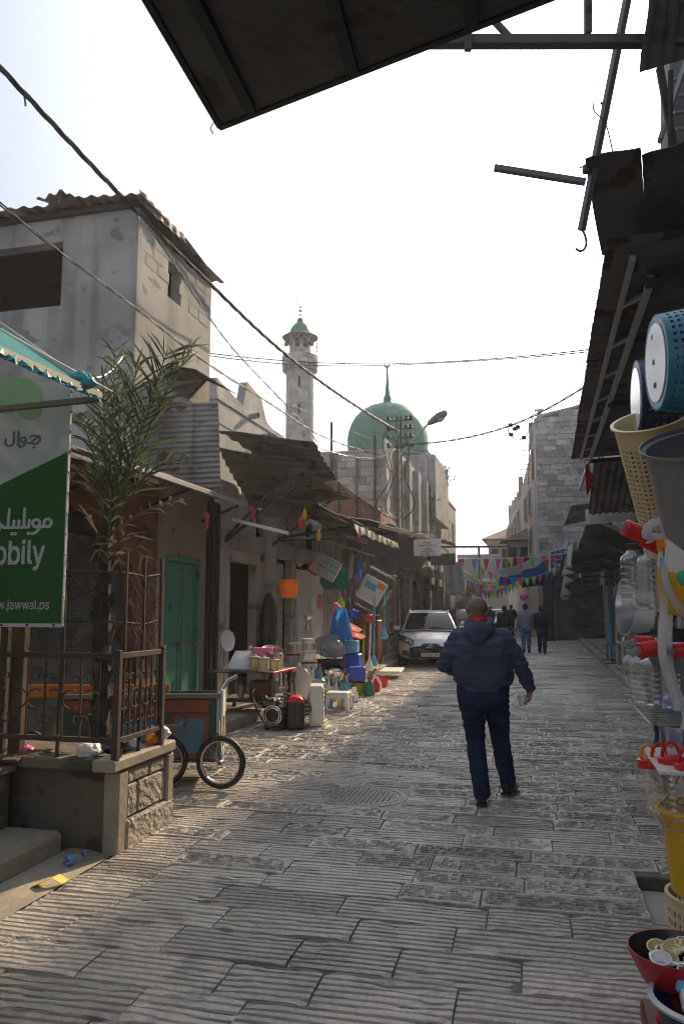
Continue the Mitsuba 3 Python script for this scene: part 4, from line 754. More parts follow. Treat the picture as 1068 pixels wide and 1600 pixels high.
part(k, 'fire_rail', M().bar(A_+V(-.35, .3, 8.2), A_+V(-.2, .3, 10.9), .05), 'm_iron'); part(k, 'red_side', M().b2((-.45, 43, 8.6), (-.3, 45, 10.2)), 'm_redbrick')
for i in range(10): part(k, 'rung', M().bar(A_+V(-.75, .3, 8.3+i*.26), A_+V(-.2, .3, 8.3+i*.26), .03), 'm_iron')
for (t, z, nm) in ((.12, 3.2, 'm_sand'),):
    p = lerp(A_, B_, .22); Rw = np.stack([d, n_, V(0, 0, 1)], 1); c = p+n_*.6+V(0, 0, 4.5)
    by = part(k, 'bay', M().cb(c, (2.4, 1.2, 2.3), .03, R=Rw), 'm_concrete')
    worn('m_rooftile', (.21, .125, .095), (.15, .10, .08), 1.5, .8, .1)
    part(k, 'bay_roof', M().raw([c+Rw@V(-1.6, -.6, 1.15), c+Rw@V(1.6, -.6, 1.15), c+Rw@V(1.6, 1.0, 1.15), c+Rw@V(-1.6, 1.0, 1.15), c+Rw@V(-.6, -.6, 1.95), c+Rw@V(.6, -.6, 1.95)], [[0, 3, 2], [0, 2, 1], [3, 5, 2], [3, 4, 5], [0, 4, 3], [1, 2, 5], [0, 1, 5], [0, 5, 4]]), 'm_rooftile')
    for q in (-.75, 0, .75): fr = part(by, 'bay_window', M().cb(c+Rw@V(q, .6, 0), (.55, .06, 1.5), .02, R=Rw), 'm_darkwood')
    for q in (-.35, .35): part(by, 'bay_side_window', M().cb(c+Rw@V(-1.2, q, .0), (.06, .5, 1.5), .02, R=Rw), 'm_interior')
k = thing('bay_house', 'further house with a hipped red roof and glazed bay at the street bend', 'house')
part(k, 'wall', M().b2((-4.9, 74, 0), (1.5, 84, 8.0), .03), 'm_sand')
part(k, 'roof', M().raw([(-5.5, 73.5, 8), (2, 73.5, 8), (2, 84.5, 8), (-5.5, 84.5, 8), (-1.6, 79, 10.2)], [[0, 1, 4], [1, 2, 4], [2, 3, 4], [3, 0, 4], [0, 2, 1], [0, 3, 2]]), 'm_rooftile')
for i in range(4): fr = part(k, 'window', M().cb((-4.3+i*.95, 73.98, 6.2), (.8, .12, 2.0), .02), 'm_concrete'); part(fr, 'pane', M().cb((-4.3+i*.95, 73.95, 6.2), (.62, .12, 1.8), .02), 'm_interior')
for i, (x, y, w, hh, mt, lb) in enumerate([(-13, 96, 9, 6.5, 'm_concrete', 'grey far house closing the street end'), (-7, 108, 7, 8.5, 'm_sand', 'sandy far house closing the street end beside the grey one'), (-22, 88, 10, 7.5, 'm_sand', 'far house behind the left stone houses')]):
    house('far_house', (x, y, 0), (x+w, y+8, hh), mt, lb, '-y', [((x+1+j*1.5, y, zz), (.9, .1, 1.3)) for j in range(int(w/1.6)) for zz in (2.8, 5.2)])
solo('pale_billboard', M().cb((-3.55, 45, 4.0), (2.4, .08, 1.35), .02), 'm_bluegrey' if False else 'm_galv', 'pale lilac billboard hanging over the street end', 'billboard')
# ---- right awnings
ra = thing('long_tin_awning', 'long dark corrugated awning on a pale steel truss over the right side', 'awning')
for i in range(6):
    y0 = 5.15+i*1.28; dx = .004*i; part(ra, 'sheet', M().corr([(.46+dx, y0-.06, 4.0+.012*(i % 2)), (3.1, y0-.06, 4.12+.012*(i % 2)), (3.1, y0+1.34, 4.12+.012*(i % 2)), (.46+dx, y0+1.34, 4.0+.012*(i % 2))], 7 if i else 6.5, .014, .003, along=1, jit=.02, seed=60+i, rag=.0), 'm_darktin', 60)
part(ra, 'lower_chord', M().bar((.79, 5.6, 3.93), (.73, 15.7, 3.93), .05), 'm_galv'); part(ra, 'upper_chord', M().bar((.64, 5.3, 3.97), (.62, 12.7, 3.97), .04), 'm_galv')
for i in range(8): part(ra, 'web', M().bar((.785-.004*i, 5.9+i*.95, 3.94), (.64, 5.6+i*.95+.6, 3.965), .03), 'm_galv')
for y in (5.6, 9, 12.5): part(ra, 'cross_beam', M().bar((.75, y, 3.9), (3.0, y, 3.98), .06), 'm_darkwood')
solo('red_ribbon', M().grid([[(.70+.05*t*(1.2-abs(2*w-1)), 12.9+.05*t, 3.95-.5*w) for t in np.linspace(0, 2.5, 4)] for w in np.linspace(0, 1, 7)], .004), 'm_red', 'red ribbon tied to the far end of the steel truss', 'ribbon')
wl = thing('folded_awning', 'lower corrugated awnings and torn sheets further down the right side', 'awning')
part(wl, 'sheet', M().corr([(.86, 13.3, 4.05), (2.9, 13.3, 4.3), (2.9, 16.2, 3.55), (.9, 16.2, 3.5)], 16, .02, .003, jit=.02, seed=71), 'm_darktin', 60)
part(wl, 'gutter_beam', M().bar((.85, 16.3, 3.45), (2.9, 16.2, 3.55), .08, .3), 'm_galv'); part(wl, 'small_flap', M().slab([(.62, 17.4, 3.85), (1.1, 17.4, 3.9), (1.05, 19.2, 3.72), (.5, 19.2, 3.6)], .02), 'm_tin')
for i, (q, sd) in enumerate([([(1.0, 17, 3.7), (2.9, 17, 3.75), (2.9, 21, 3.2), (.85, 21, 3.0)], 1), ([(.95, 20.5, 3.35), (2.9, 20.5, 3.3), (2.9, 25, 3.0), (.7, 25, 2.85)], 2), ([(.75, 24, 3.25), (2.9, 24, 3.3), (2.9, 30, 3.1), (.75, 30, 3.0)], 3), ([(.7, 30, 3.6), (2.9, 30, 3.4), (2.9, 38, 3.3), (.65, 38, 3.2)], 4)]):
    part(wl, 'sheet', M().corr(q, 12, .03, .004, along=1, jit=.09, seed=80+sd, rag=.2), 'm_darktin', 60)
for i in range(5): part(wl, 'strut', M().bar((2.85, 17+i*3.2, 2.6), (1.0, 17+i*3.2, 3.5-.12*i), .06), 'm_tin')
part(wl, 'torn_plastic', M().grid([[(.80+.12*math.sin(i*1.7), 22+i*.3, 3.45-.03*i), (.72+.2*math.sin(i*2.9), 22+i*.3, 3.0-.04*i-.25*random.random())] for i in range(24)], .004), 'm_galv')
# ---- dark roof sheets and steel bars above the camera, near
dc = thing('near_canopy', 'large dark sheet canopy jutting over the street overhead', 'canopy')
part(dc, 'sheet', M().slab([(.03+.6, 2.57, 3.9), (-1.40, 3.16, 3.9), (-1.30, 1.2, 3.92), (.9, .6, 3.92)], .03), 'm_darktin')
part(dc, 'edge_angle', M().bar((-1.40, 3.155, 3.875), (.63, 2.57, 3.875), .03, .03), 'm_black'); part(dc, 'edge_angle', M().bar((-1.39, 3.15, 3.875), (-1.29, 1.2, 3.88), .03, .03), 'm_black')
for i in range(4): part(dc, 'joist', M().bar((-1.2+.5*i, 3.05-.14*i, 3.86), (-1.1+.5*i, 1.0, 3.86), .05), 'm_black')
part(dc, 'wire_scrap', M().tube(spline([(-1.40, 3.1, 3.86), (-1.415, 3.1, 3.84), (-1.41, 3.09, 3.82), (-1.40, 3.1, 3.805)], 8), .003, 4), 'm_iron')
sf = thing('steel_outrigger', 'dark steel outrigger frame with cut ends crossing the sky at upper right', 'steel frame')
for a, b, w in (((-.60, 3.83, 4.66), (1.6, 4.39, 4.66), .055), ((-0.514,3.856,4.658), (-0.334,3.900,4.672), .04), ((-0.302,3.868,4.582), (-0.298,3.854,4.703), .035), ((-0.189,3.969,4.835), (-0.066,4.018,4.694), .03), ((0.329,4.045,5.035), (0.320,4.083,4.721), .035)):
    part(sf, 'bar', M().bar(a, b, w), 'm_darktin')
plain('m_steelgrey', (.16, .165, .17), .5, .5)
hb = thing('hook_bar', 'long steel bar with an S hook at its end hanging into the sky at right', 'steel bar')
P1_, P2_ = V(*(0.601,4.476,5.303)), V(*(0.295,4.876,3.993)); part(hb, 'bar', M().bar(P1_, P2_, .038), 'm_steelgrey'); part(hb, 'side_bar', M().bar((-0.220,4.694,4.382), (0.321,4.747,4.240), .036), 'm_steelgrey')
hk = V(*(0.295,4.875,4.000)); Rr = V(math.cos(math.radians(YAW)), math.sin(math.radians(YAW)), 0)
part(hb, 'hook', M().tube(spline([hk, hk+V(0, 0, -.04)+Rr*.02, hk+Rr*.025+V(0, 0, -.10), hk+V(0, 0, -.14), hk-Rr*.04+V(0, 0, -.125)], 16), .007, 5), 'm_iron')
part(hb, 'hook', M().tube(spline([V(*(0.422,4.664,4.691)), V(*(0.448,4.673,4.671)), V(*(0.466,4.681,4.644)), V(*(0.450,4.680,4.621))], 10), .007, 5), 'm_iron')
part(hb, 'wire', M().tube(spline([V(*(0.377,4.652,4.691)), V(*(0.393,4.617,4.590)), V(*(0.437,4.634,4.544)), V(*(0.467,4.656,4.430)), V(*(0.489,4.676,4.316))], 16), .0035, 4), 'm_cable')
part(hb, 'wire', M().tube(spline([V(*(0.292,4.777,4.354)), V(*(0.340,4.737,4.357)), V(*(0.386,4.745,4.384)), V(*(0.431,4.761,4.353))], 10), .004, 4), 'm_cable')
part(hb, 'clamp', M().cb(V(*(0.332,4.759,4.329)), (.05, .05, .05), .01), 'm_iron')
rs = thing('dark_roof_sheet', 'dark bent roof sheet above the hanging baskets at upper right', 'roof sheet')
for i, q in enumerate([[(0.318,4.656,4.280), (0.631,4.631,4.300), (0.831,5.973,4.300), (0.500,5.933,4.300)], [(0.654,4.765,4.310), (0.889,4.680,4.330), (1.298,6.159,4.310), (0.819,5.949,4.310)], [(0.883,4.722,4.340), (1.481,4.643,4.340), (2.221,6.484,4.330), (1.261,6.193,4.330)]]):
    q = np.array(q); q[[0, 1], 2] += .06; a = np.linspace(0, 1, 10); part(rs, 'sheet', M().grid([[lerp(lerp(q[0], q[3], w), lerp(q[1], q[2], w), t)+V(0, 0, .010*math.sin(t*5+i)-.05*math.sin(w*3)) for w in a] for t in a], .006), 'm_darktin', 30)
part(rs, 'strut', M().bar((0.758,5.769,4.200), (.79, 5.65, 3.95), .04), 'm_galv'); part(rs, 'strut', M().bar((.79, 5.65, 3.95), (2.9, 6.3, 3.7), .05), 'm_darkwood')
us = thing('corner_roof_sheet', 'jagged corrugated roof sheet in the upper right corner', 'roof sheet')
part(us, 'sheet', M().corr([(0.570,4.058,4.434), (1.244,4.494,4.823), (1.233,4.249,5.087), (0.628,3.915,4.859)], 9, .012, .003, along=0, jit=.02, seed=91, rag=.03), 'm_darktin', 60)
lw = thing('louvred_gable', 'grey clad gable with metal louvres between the roof sheets at upper right', 'gable')
part(lw, 'wall', M().slab([(1.086,6.372,5.274), (1.109,6.281,6.040), (2.299,7.041,6.554), (2.269,7.159,5.562)][::-1], .1), 'm_tin')
for i in range(5): part(lw, 'louvre', M().bar(V(*(1.096,6.205,5.795))+V(0, 0, -.14*i), V(*(2.246,6.967,6.210))+V(0, 0, -.14*i), .04, .02), 'm_galv')
part(lw, 'barge_board', M().bar((0.977,6.138,5.258), (1.214,6.115,5.925), .08, .03), 'm_tin'); part(lw, 'post', M().bar((0.962,5.872,5.690), (1.050,5.973,5.068), .05, up=(0, 1, 0)), 'm_rust'); part(lw, 'pole', M().tube([(1.023,5.795,5.598), (1.005,5.865,5.010)], .02, 6), 'm_rust')

# ================= household goods =================
for n_, c_ in dict(orangeplastic=(.85, .25, .01), greyplastic=(.42, .45, .47), greenplastic=(.02, .20, .13), tealgreen=(.03, .42, .30), blueplastic=(.02, .07, .55), navyplastic=(.012, .03, .11), lightblue=(.12, .42, .62), redplastic=(.60, .02, .015), pinkplastic=(.75, .18, .35), limeplastic=(.35, .65, .05), yellowgreen=(.38, .36, .03), creamplastic=(.62, .52, .30), tealplastic=(.04, .22, .33), maroon=(.10, .012, .016), bucketyellow=(.62, .36, .012), bowlred=(.42, .02, .03), denim=(.03, .045, .09), greybin=(.20, .21, .225), brownred=(.19, .055, .035), cardboard=(.36, .26, .16), skin=(.32, .17, .115)).items(): plain('m_'+n_, c_, .38 if n_ not in ('denim', 'cardboard', 'skin') else .8)
plain('m_chrome', (.72, .72, .72), .15, 1.0); plain('m_gold', (.5, .4, .22), .35, .5)
scene['m_film'] = {'type': 'principledthin', 'base_color': col((.55, .58, .62)), 'roughness': .25, 'diff_trans': .9, 'spec_trans': .55, 'eta': 1.4}
scene['m_clearer'] = {'type': 'thindielectric', 'int_ior': 1.75}
scene['m_hose'] = {'type': 'principledthin', 'base_color': col((.80, .80, .82)), 'roughness': .3, 'diff_trans': 1.3, 'spec_trans': .25, 'eta': 1.4}
scene['m_net'] = {'type': 'principledthin', 'base_color': col((.05, .30, .70)), 'roughness': .5, 'diff_trans': 1.0, 'eta': 1.3}
def shell(prof, th=.003): # profile with an inner skin
    p = np.array(prof, float); return [*map(tuple, p), *[(max(r-th, 0), z+(th if i == 0 and r < 1e-6 else 0)) for i, (r, z) in reversed(list(enumerate(p)))]]
def slotted(m, r0, r1, h, c, axis, rows, seg, fill=.55, solid=.4, th=.003, sx=1, sy=1, top=.14, bottom=.08, cutsides=None):
    z = bottom*h; step = h*(1-top-bottom)/rows; R = lambda zz: r0+(r1-r0)*zz/h
    def ring(za, zb, a0=0, a1=2*PI, n=None): m.lathe([(R(za), za), (R(zb), zb), (R(zb)-th, zb), (R(za)-th, za), (R(za), za)], c, axis, n or 32, sx, sy, a0=a0, a1=a1)
    ring(0, z); 
    for i in range(rows):
        ring(z+step*(1-solid), z+step)
        for j in range(seg): ring(z, z+step*(1-solid), 2*PI*(j+.0)/seg, 2*PI*(j+1-fill)/seg, 1)
        z += step
    ring(h*(1-top), h)
    m.lathe([(R(h), h-.012), (R(h)+.014, h-.010), (R(h)+.014, h), (R(h)-th, h)], c, axis, 32, sx, sy)
def basket(name, c, axis, r0, r1, h, mat, label, rows=6, seg=26, fill=.5, sx=1, sy=1, basemat=None, solid=.4, group=None):
    k = thing(name, label, 'basket', group); m = M(); slotted(m, r0, r1, h, c, axis, rows, seg, fill, solid, sx=sx, sy=sy); part(k, 'wall', m, mat, 30)
    b = M().lathe([(0, .004), (r0*.8, .004), (r0*.86, .0), (r0*.97, 0), (r0, .008), (r0-.006, .012), (0, .012)], c, axis, 32, sx, sy); part(k, 'base', b, basemat or mat, 30); return k
def tub(name, c, r0, r1, h, mat, label, cat='basin', axis=(0, 0, 1), rim=.015, sx=1, sy=1, group=None):
    m = M().lathe(shell([(0, 0), (r0*.95, 0), (r0, .008), (r1, h-.012), (r1+rim, h-.01), (r1+rim, h)]), c, axis, 30, sx, sy); return solo(name, m, mat, label, cat, group, 40)
def jar(name, c, r, h, lidmat, label, ribs=0, neck=.75, mat='m_clearer', lidh=.03, group=None, cat='jar', axis=(0, 0, 1), handle=None):
    k = thing(name, label, cat, group); p = [(0, 0), (r*.9, 0), (r, .012)]
    if ribs:
        for i in range(ribs):
            z0 = .03+(h*.72-.03)*i/ribs; dz = (h*.72-.03)/ribs; p += [(r, z0), (r, z0+dz*.6), (r*.93, z0+dz*.72), (r*.93, z0+dz*.82), (r, z0+dz*.95)]
        p += [(r, h*.74), (r*.94, h*.84), (r*neck, h*.93), (r*neck, h)]
    else: p += [(r, h*.85), (r*neck, h*.95), (r*neck, h)]
    part(k, 'body', M().lathe(p, c, axis, 22), mat, True)
    lz = h; m = M().lathe([(r*neck+.004, lz-.012), (r*neck+.006, lz+lidh), (r*neck-.01, lz+lidh+.006), (0, lz+lidh+.006)], c, axis, 22); part(k, 'lid', m, lidmat, 40)
    if handle:
        c_ = np.array(c, float); t = np.linspace(0, PI, 10); part(k, 'handle', M().tube([c_+V(math.cos(a)*r*.55, 0, lz+lidh+.0+math.sin(a)*.075) for a in t], .009, 6), handle, True)
    return k
# --- table of kitchen goods outside the first shop
k = thing('display_table', 'low dark table with a red edge outside the cream doors', 'table')
part(k, 'top', M().b2((-4.75, 10.7, .72), (-3.75, 11.7, .745)), 'm_darkwood'); part(k, 'edging', M().b2((-3.745, 10.7, .718), (-3.73, 11.7, .748)), 'm_redplastic')
for x, y in ((-3.8, 10.75), (-4.7, 10.75), (-3.8, 11.62), (-4.7, 11.62)): part(k, 'leg', M().bar((x, y, .0 if x > -4 else .13), (x, y, .72), .05, up=(0, 1, 0)), 'm_black')
part(k, 'shelf', M().b2((-4.7, 10.8, .3), (-3.85, 11.6, .33)), 'm_darkwood')
solo('storage_carton', M().cb((-4.05, 11.1, .46), (.3, .35, .26), .01, rz=.1), 'm_maroon', 'dark red carton under the display table', 'carton')
def canister(p, r, h, label, grp='cream canisters on the display table'):
    k = thing('canister', label, 'canister', grp); part(k, 'body', M().lathe([(0, 0), (r, 0), (r, h), (0, h)], p, n=18), 'm_creamplastic', 40); part(k, 'lid', M().lathe([(r+.004, h-.01), (r+.004, h+.02), (r*.4, h+.03), (.02, h+.05), (0, h+.05)], p, n=18), 'm_cream', 40)
for i, (p, r, h, lb) in enumerate([((-3.95, 10.85, .745), .085, .17, 'cream canister at the front corner of the display table'), ((-3.86, 11.1, .745), .07, .13, 'small cream canister at the table edge'), ((-3.92, 11.35, .745), .09, .2, 'tall cream canister at the far end of the table edge'), ((-4.12, 10.95, .745), .08, .18, 'cream canister behind the front one on the table')]): canister(p, r, h, lb)
k = thing('dish_rack', 'slanted white plastic dish rack on the display table', 'dish rack'); m = M()
m.slab([(-4.55, 10.9, .76), (-4.15, 10.9, .76), (-4.2, 11.25, 1.0), (-4.55, 11.25, 1.0)], .02); part(k, 'tray', m, 'm_whiteplastic')
for i in range(9): part(k, 'bar', M().bar((-4.53+.045*i, 10.9, .775), (-4.53+.042*i, 11.24, 1.015), .012), 'm_whiteplastic')
for i, (p, r, h, lb) in enumerate([((-4.25, 11.4, .745), .06, .26, 'clear glass bottle behind the dish rack on the table'), ((-4.1, 11.5, .745), .075, .2, 'clear glass jar at the back of the table'), ((-3.95, 11.55, .745), .09, .16, 'round glass jar at the far corner of the table'), ((-4.4, 11.5, .745), .05, .3, 'slim tall glass bottle at the back of the table')]): jar('glass_jar', p, r, h, 'm_chrome', lb, group='glass jars on the display table')
solo('printed_box', M().cb((-4.1, 11.25, 1.0), (.3, .2, .12), .006, rz=.3), 'm_pinkplastic', 'pink printed box resting on the glass jars of the table', 'box'); solo('grey_pan', M().lathe(shell([(0, 0), (.12, 0), (.14, .07), (.16, .08)]), (-3.98, 11.3, .96), unit((.2, -.3, .9)), 20), 'm_galv', 'grey metal pan tipped on top of the table goods', 'pan', smooth=40)
k = thing('standing_fan', 'white oval dish leaning on the dark door post', 'dish'); labels[k]['category'] = 'dish'
part(k, 'dish', M().lathe(shell([(0, 0), (.13, .01), (.16, .04), (.165, .05)]), (-4.75, 11.35, 1.15), unit((.93, -.3, .1)), 24), 'm_whiteplastic', 40)
# --- black stoves, heaters
k = thing('motor_scrap', 'heap of black gas stoves and motors on the kerb', 'stove'); m = M()
part(k, 'drum', M().lathe([(0, 0), (.16, 0), (.17, .02), (.17, .26), (.14, .3), (0, .3)], (-3.62, 10.5, .0), n=16), 'm_black', 40); part(k, 'drum', M().lathe([(0, 0), (.1, 0), (.11, .3), (0, .3)], (-3.5, 10.75, .22), unit((.9, -.4, .2)), 14), 'm_iron', 40)
for i in range(14):
    a = random.random()*6.28; p = V(-3.6+random.gauss(0, .12), 10.5+random.gauss(0, .12), random.uniform(.28, .45)); part(k, 'fitting', M().cb(p, (random.uniform(.05, .14), random.uniform(.03, .08), random.uniform(.03, .07)), .008, R=rotm(a, random.gauss(0, .5))), random.choice(['m_black', 'm_iron', 'm_chrome']))
for r_ in (.1, .13): part(k, 'wire_ring', M().tube([V(-3.62+math.cos(t)*r_, 10.32, .2+math.sin(t)*r_) for t in np.linspace(0, 6.283, 19)], .006, 5), 'm_chrome')
part(k, 'hose', M().tube(spline([(-3.8, 10.5, .4), (-3.9, 10.3, .5), (-3.75, 10.2, .2), (-3.5, 10.25, .03)], 20), .012, 6), 'm_black')
k = thing('gas_heater', 'black portable heater with a red rounded top and chrome grille', 'heater')
part(k, 'body', M().cb((-3.36, 10.55, .2), (.24, .3, .4), .03, rz=.25), 'm_black'); part(k, 'top', M().lathe([(0, -.14), (.105, -.14), (.115, -.13), (.115, .13), (.105, .14), (0, .14)], (-3.36, 10.55, .38), unit((-.25, .97, 0)), 20, sx=.6), 'm_redplastic', 40)
for i in range(5): part(k, 'grille_bar', M().bar(V(-3.29, 10.40, .1+.055*i), V(-3.2, 10.68, .1+.055*i), .012), 'm_chrome')
k = thing('panel_heater', 'white upright panel heater standing on the street edge', 'heater')
Rp = rotm(.28); part(k, 'body', M().cb((-3.2, 11.0, .28), (.2, .48, .56), .02, R=Rp), 'm_whitepaint'); part(k, 'front_panel', M().cb(V(-3.2, 11, .28)+Rp@V(.101, 0, 0), (.012, .40, .46), .004, R=Rp), 'm_greyplastic'); part(k, 'side_trim', M().cb(V(-3.2, 11, .28)+Rp@V(0, -.243, 0), (.12, .012, .46), .004, R=Rp), 'm_whitepaint')
for i in range(7): part(k, 'slat', M().cb(V(-3.2, 11, .1+.06*i)+Rp@V(.11, 0, 0), (.008, .38, .02), .002, R=Rp), 'm_whitepaint')
k = thing('steel_hood', 'curved grey steel shell leaning behind the panel heater', 'hood'); part(k, 'shell', M().grid([[(-3.75+.12*math.sin(t*PI*.5)*1.0+.22*w, 11.5+.1*w, .05+.78*math.sin(.25+t*1.3)-.25*w*t) for t in np.linspace(0, 1, 12)] for w in np.linspace(0, 1, 6)], .01), 'm_galv', True)
part(k, 'strut', M().bar((-3.62, 11.4, .1), (-3.7, 11.45, .7), .02), 'm_iron')
# --- stack of clear food containers, boxes
g_ = 'stacked clear food containers'
rows_ = [(-4.15, 12.9, .13), (-4.0, 13.35, .13), (-4.15, 13.8, .13), (-3.95, 12.65, .05)]
places = ['nearest', 'middle', 'farthest', 'street side']
for i, b in enumerate(rows_):
    z = b[2]
    for j in range(5 if i < 3 else 3):
        r = .17-.015*j+random.uniform(-.01, .01); hh = random.uniform(.13, .2); lv = ['lowest', 'second', 'third', 'fourth', 'topmost'][j]
        jar('food_container', (b[0]+random.gauss(0, .02), b[1]+random.gauss(0, .02), z), r, hh, ['m_film', 'm_whiteplastic', 'm_film', 'm_maroon', 'm_film'][(i+j) % 5], f'clear plastic food container, {lv} in the {places[i]} stack by the pale doors', mat='m_clearer' if (i+j) % 3 else 'm_film', lidh=.015, neck=.95, group=g_, cat='container'); z += hh+.025
for i, (p, sz, mt, lb) in enumerate([((-3.7, 12.55, .12), (.3, .35, .24), 'm_cardboard', 'cardboard box on the street behind the white stool'), ((-3.72, 13.0, .15), (.3, .3, .3), 'm_creamplastic', 'cream box second behind the stool'), ((-3.95, 12.4, .55), (.28, .3, .16), 'm_maroon', 'maroon printed box among the clear containers'), ((-3.75, 12.75, .36), (.26, .3, .2), 'm_film', 'milky plastic box on the cardboard box')]): solo('goods_box', M().cb(p, sz, .01, rz=.15*i), mt, lb, 'box')
k = thing('meat_grinder', 'chrome hand grinders clustered above the white stool', 'grinder')
for i, (x, y, z) in enumerate([(-3.55, 13.0, .35), (-3.5, 13.3, .3), (-3.6, 13.55, .33), (-4.2, 13.9, 1.25)]):
    part(k, 'body', M().lathe([(0, 0), (.06, 0), (.05, .05), (.03, .1), (.03, .18), (.08, .22), (.09, .26), (.02, .27)], (x, y, z), n=14), 'm_chrome', 40); part(k, 'crank', M().tube([(x, y, z+.13), (x+.1, y-.05, z+.14), (x+.12, y-.05, z+.24)], .012, 6), 'm_chrome', 40)
k = thing('plastic_stool', 'small white plastic stool standing on the street', 'stool')
prof = [(.17, .26), (.17, .275), (.15, .28), (0, .28), (0, .272), (.148, .272)]; part(k, 'seat', M().cb((-3.32, 12.75, .265), (.36, .30, .03), .012), 'm_whiteplastic')
for sx in (-1, 1):
    for sy in (-1, 1): part(k, 'leg', M().bar((-3.32+sx*.14, 12.75+sy*.11, .25), (-3.32+sx*.18, 12.75+sy*.14, .0), .07, .05, .015, up=(0, 1, 0)), 'm_whiteplastic')
for sx in (-1, 1): part(k, 'apron', M().cb((-3.32+sx*.155, 12.75, .215), (.02, .22, .07), .006), 'm_whiteplastic')
for sy in (-1, 1): part(k, 'apron', M().cb((-3.32, 12.75+sy*.125, .215), (.26, .02, .07), .006), 'm_whiteplastic')
# --- tubs and buckets
for a in [('tub', (-4.25, 15.6, .45), .24, .31, .16, 'm_navyplastic', 'dark blue basin, upper of two beside the clear bundle'), ('tub', (-4.22, 15.55, .28), .25, .32, .16, 'm_navyplastic', 'dark blue basin, lower of two beside the clear bundle'), ('tub', (-3.75, 13.9, .25), .10, .2, .15, 'm_tealgreen', 'bright green bowl in front of the blue basins'), ('tub', (-3.95, 14.9, .2), .14, .2, .14, 'm_orangeplastic', 'orange bowl beside the green one'), ('tub', (-3.7, 14.6, .0), .11, .14, .25, 'm_lightblue', 'light blue bucket behind the chrome grinders'),
          ('tub', (-3.55, 15.0, .0), .17, .2, .22, 'm_yellowgreen', 'olive yellow tub on the street edge'), ('tub', (-3.35, 16.5, .0), .1, .13, .2, 'm_redplastic', 'small red bucket at the far end of the street goods')]: tub(*a)
for i, (p, sz, mt, lb, rz) in enumerate([((-3.55, 15.05, .38), (.32, .36, .28), 'm_blueplastic', 'bright blue storage box on the olive tub', .2), ((-3.9, 16.2, .5), (.3, .35, .4), 'm_blueplastic', 'dark blue box behind the bright blue one', 0), ((-3.95, 16.2, .85), (.3, .4, .25), 'm_lightblue', 'light blue box under the red dustpan', .1), ((-3.75, 13.95, .0), (.2, .2, .5), 'm_film', 'milky box between bowls and containers', .1)]): solo('storage_box', M().cb(p, sz, .02, rz=rz), mt, lb, 'box')
for i, (y, z) in enumerate(((16.3, 1.1), (16.0, 1.25))):
    k = thing('dustpan', ['red dustpan standing on the light blue box', 'upper red dustpan leaning on the brown pole'][i], 'dustpan'); part(k, 'pan', M().slab([(-4.1, y-.1, z), (-3.75, y-.05, z-.1), (-3.7, y+.2, z-.05), (-4.1, y+.2, z+.16)], .02), 'm_redplastic'); part(k, 'handle', M().bar((-4.1, y, z), (-4.25, y, z+.25), .03), 'm_redplastic')
def sprayer(p, mt, lb, s=1, head='m_redplastic'):
    k = thing('spray_bottle', lb, 'bottle'); part(k, 'body', M().lathe([(0, 0), (.075*s, 0), (.085*s, .02), (.085*s, .12*s), (.05*s, .19*s), (.025*s, .22*s), (.025*s, .25*s)], p, n=16), mt, 40); p = V(*p); part(k, 'head', M().cb(p+V(.02, -.02, .27*s), (.09*s, .03, .05*s), .008, rz=.4), head); part(k, 'trigger', M().bar(p+V(.04, -.02, .25*s), p+V(.06, -.02, .19*s), .012), head)
sprayer((-3.28, 14.9, 0), 'm_greenplastic', 'green garden spray bottle on the street edge', 1.2); sprayer((-3.3, 13.7, 0), 'm_labelblue', 'blue and white spray bottle next to the white plates', .9, 'm_whiteplastic'); sprayer((-3.3, 15.6, 0), 'm_redplastic', 'red spray bottle right of the green one', 1.0, 'm_whiteplastic'); sprayer((-3.35, 16.0, 0), 'm_whiteplastic', 'white spray bottle at the far end of the row', 1.0)
for i, (p, ax, lb) in enumerate([((-3.26, 13.25, .14), (.5, -.85, .1), 'white oval plate propped on the street, nearer'), ((-3.32, 13.5, .15), (.7, -.7, .1), 'white oval plate propped on the street, further')]): solo('plate', M().lathe(shell([(0, 0), (.08, .005), (.13, .03), (.135, .032)]), p, unit(ax), 22, sx=.75, sy=1.1), 'm_whiteplastic', lb, 'plate', 'white plates propped on the street', 40)
k = thing('metal_tin', 'square tin can with a shiny lid on the street', 'tin'); part(k, 'body', M().cb((-3.22, 12.95, .11), (.2, .2, .22), .015, rz=.3), 'm_galv'); part(k, 'lid', M().lathe([(.06, 0), (.06, .02), (0, .022)], (-3.22, 12.95, .22), n=14), 'm_chrome', 40)
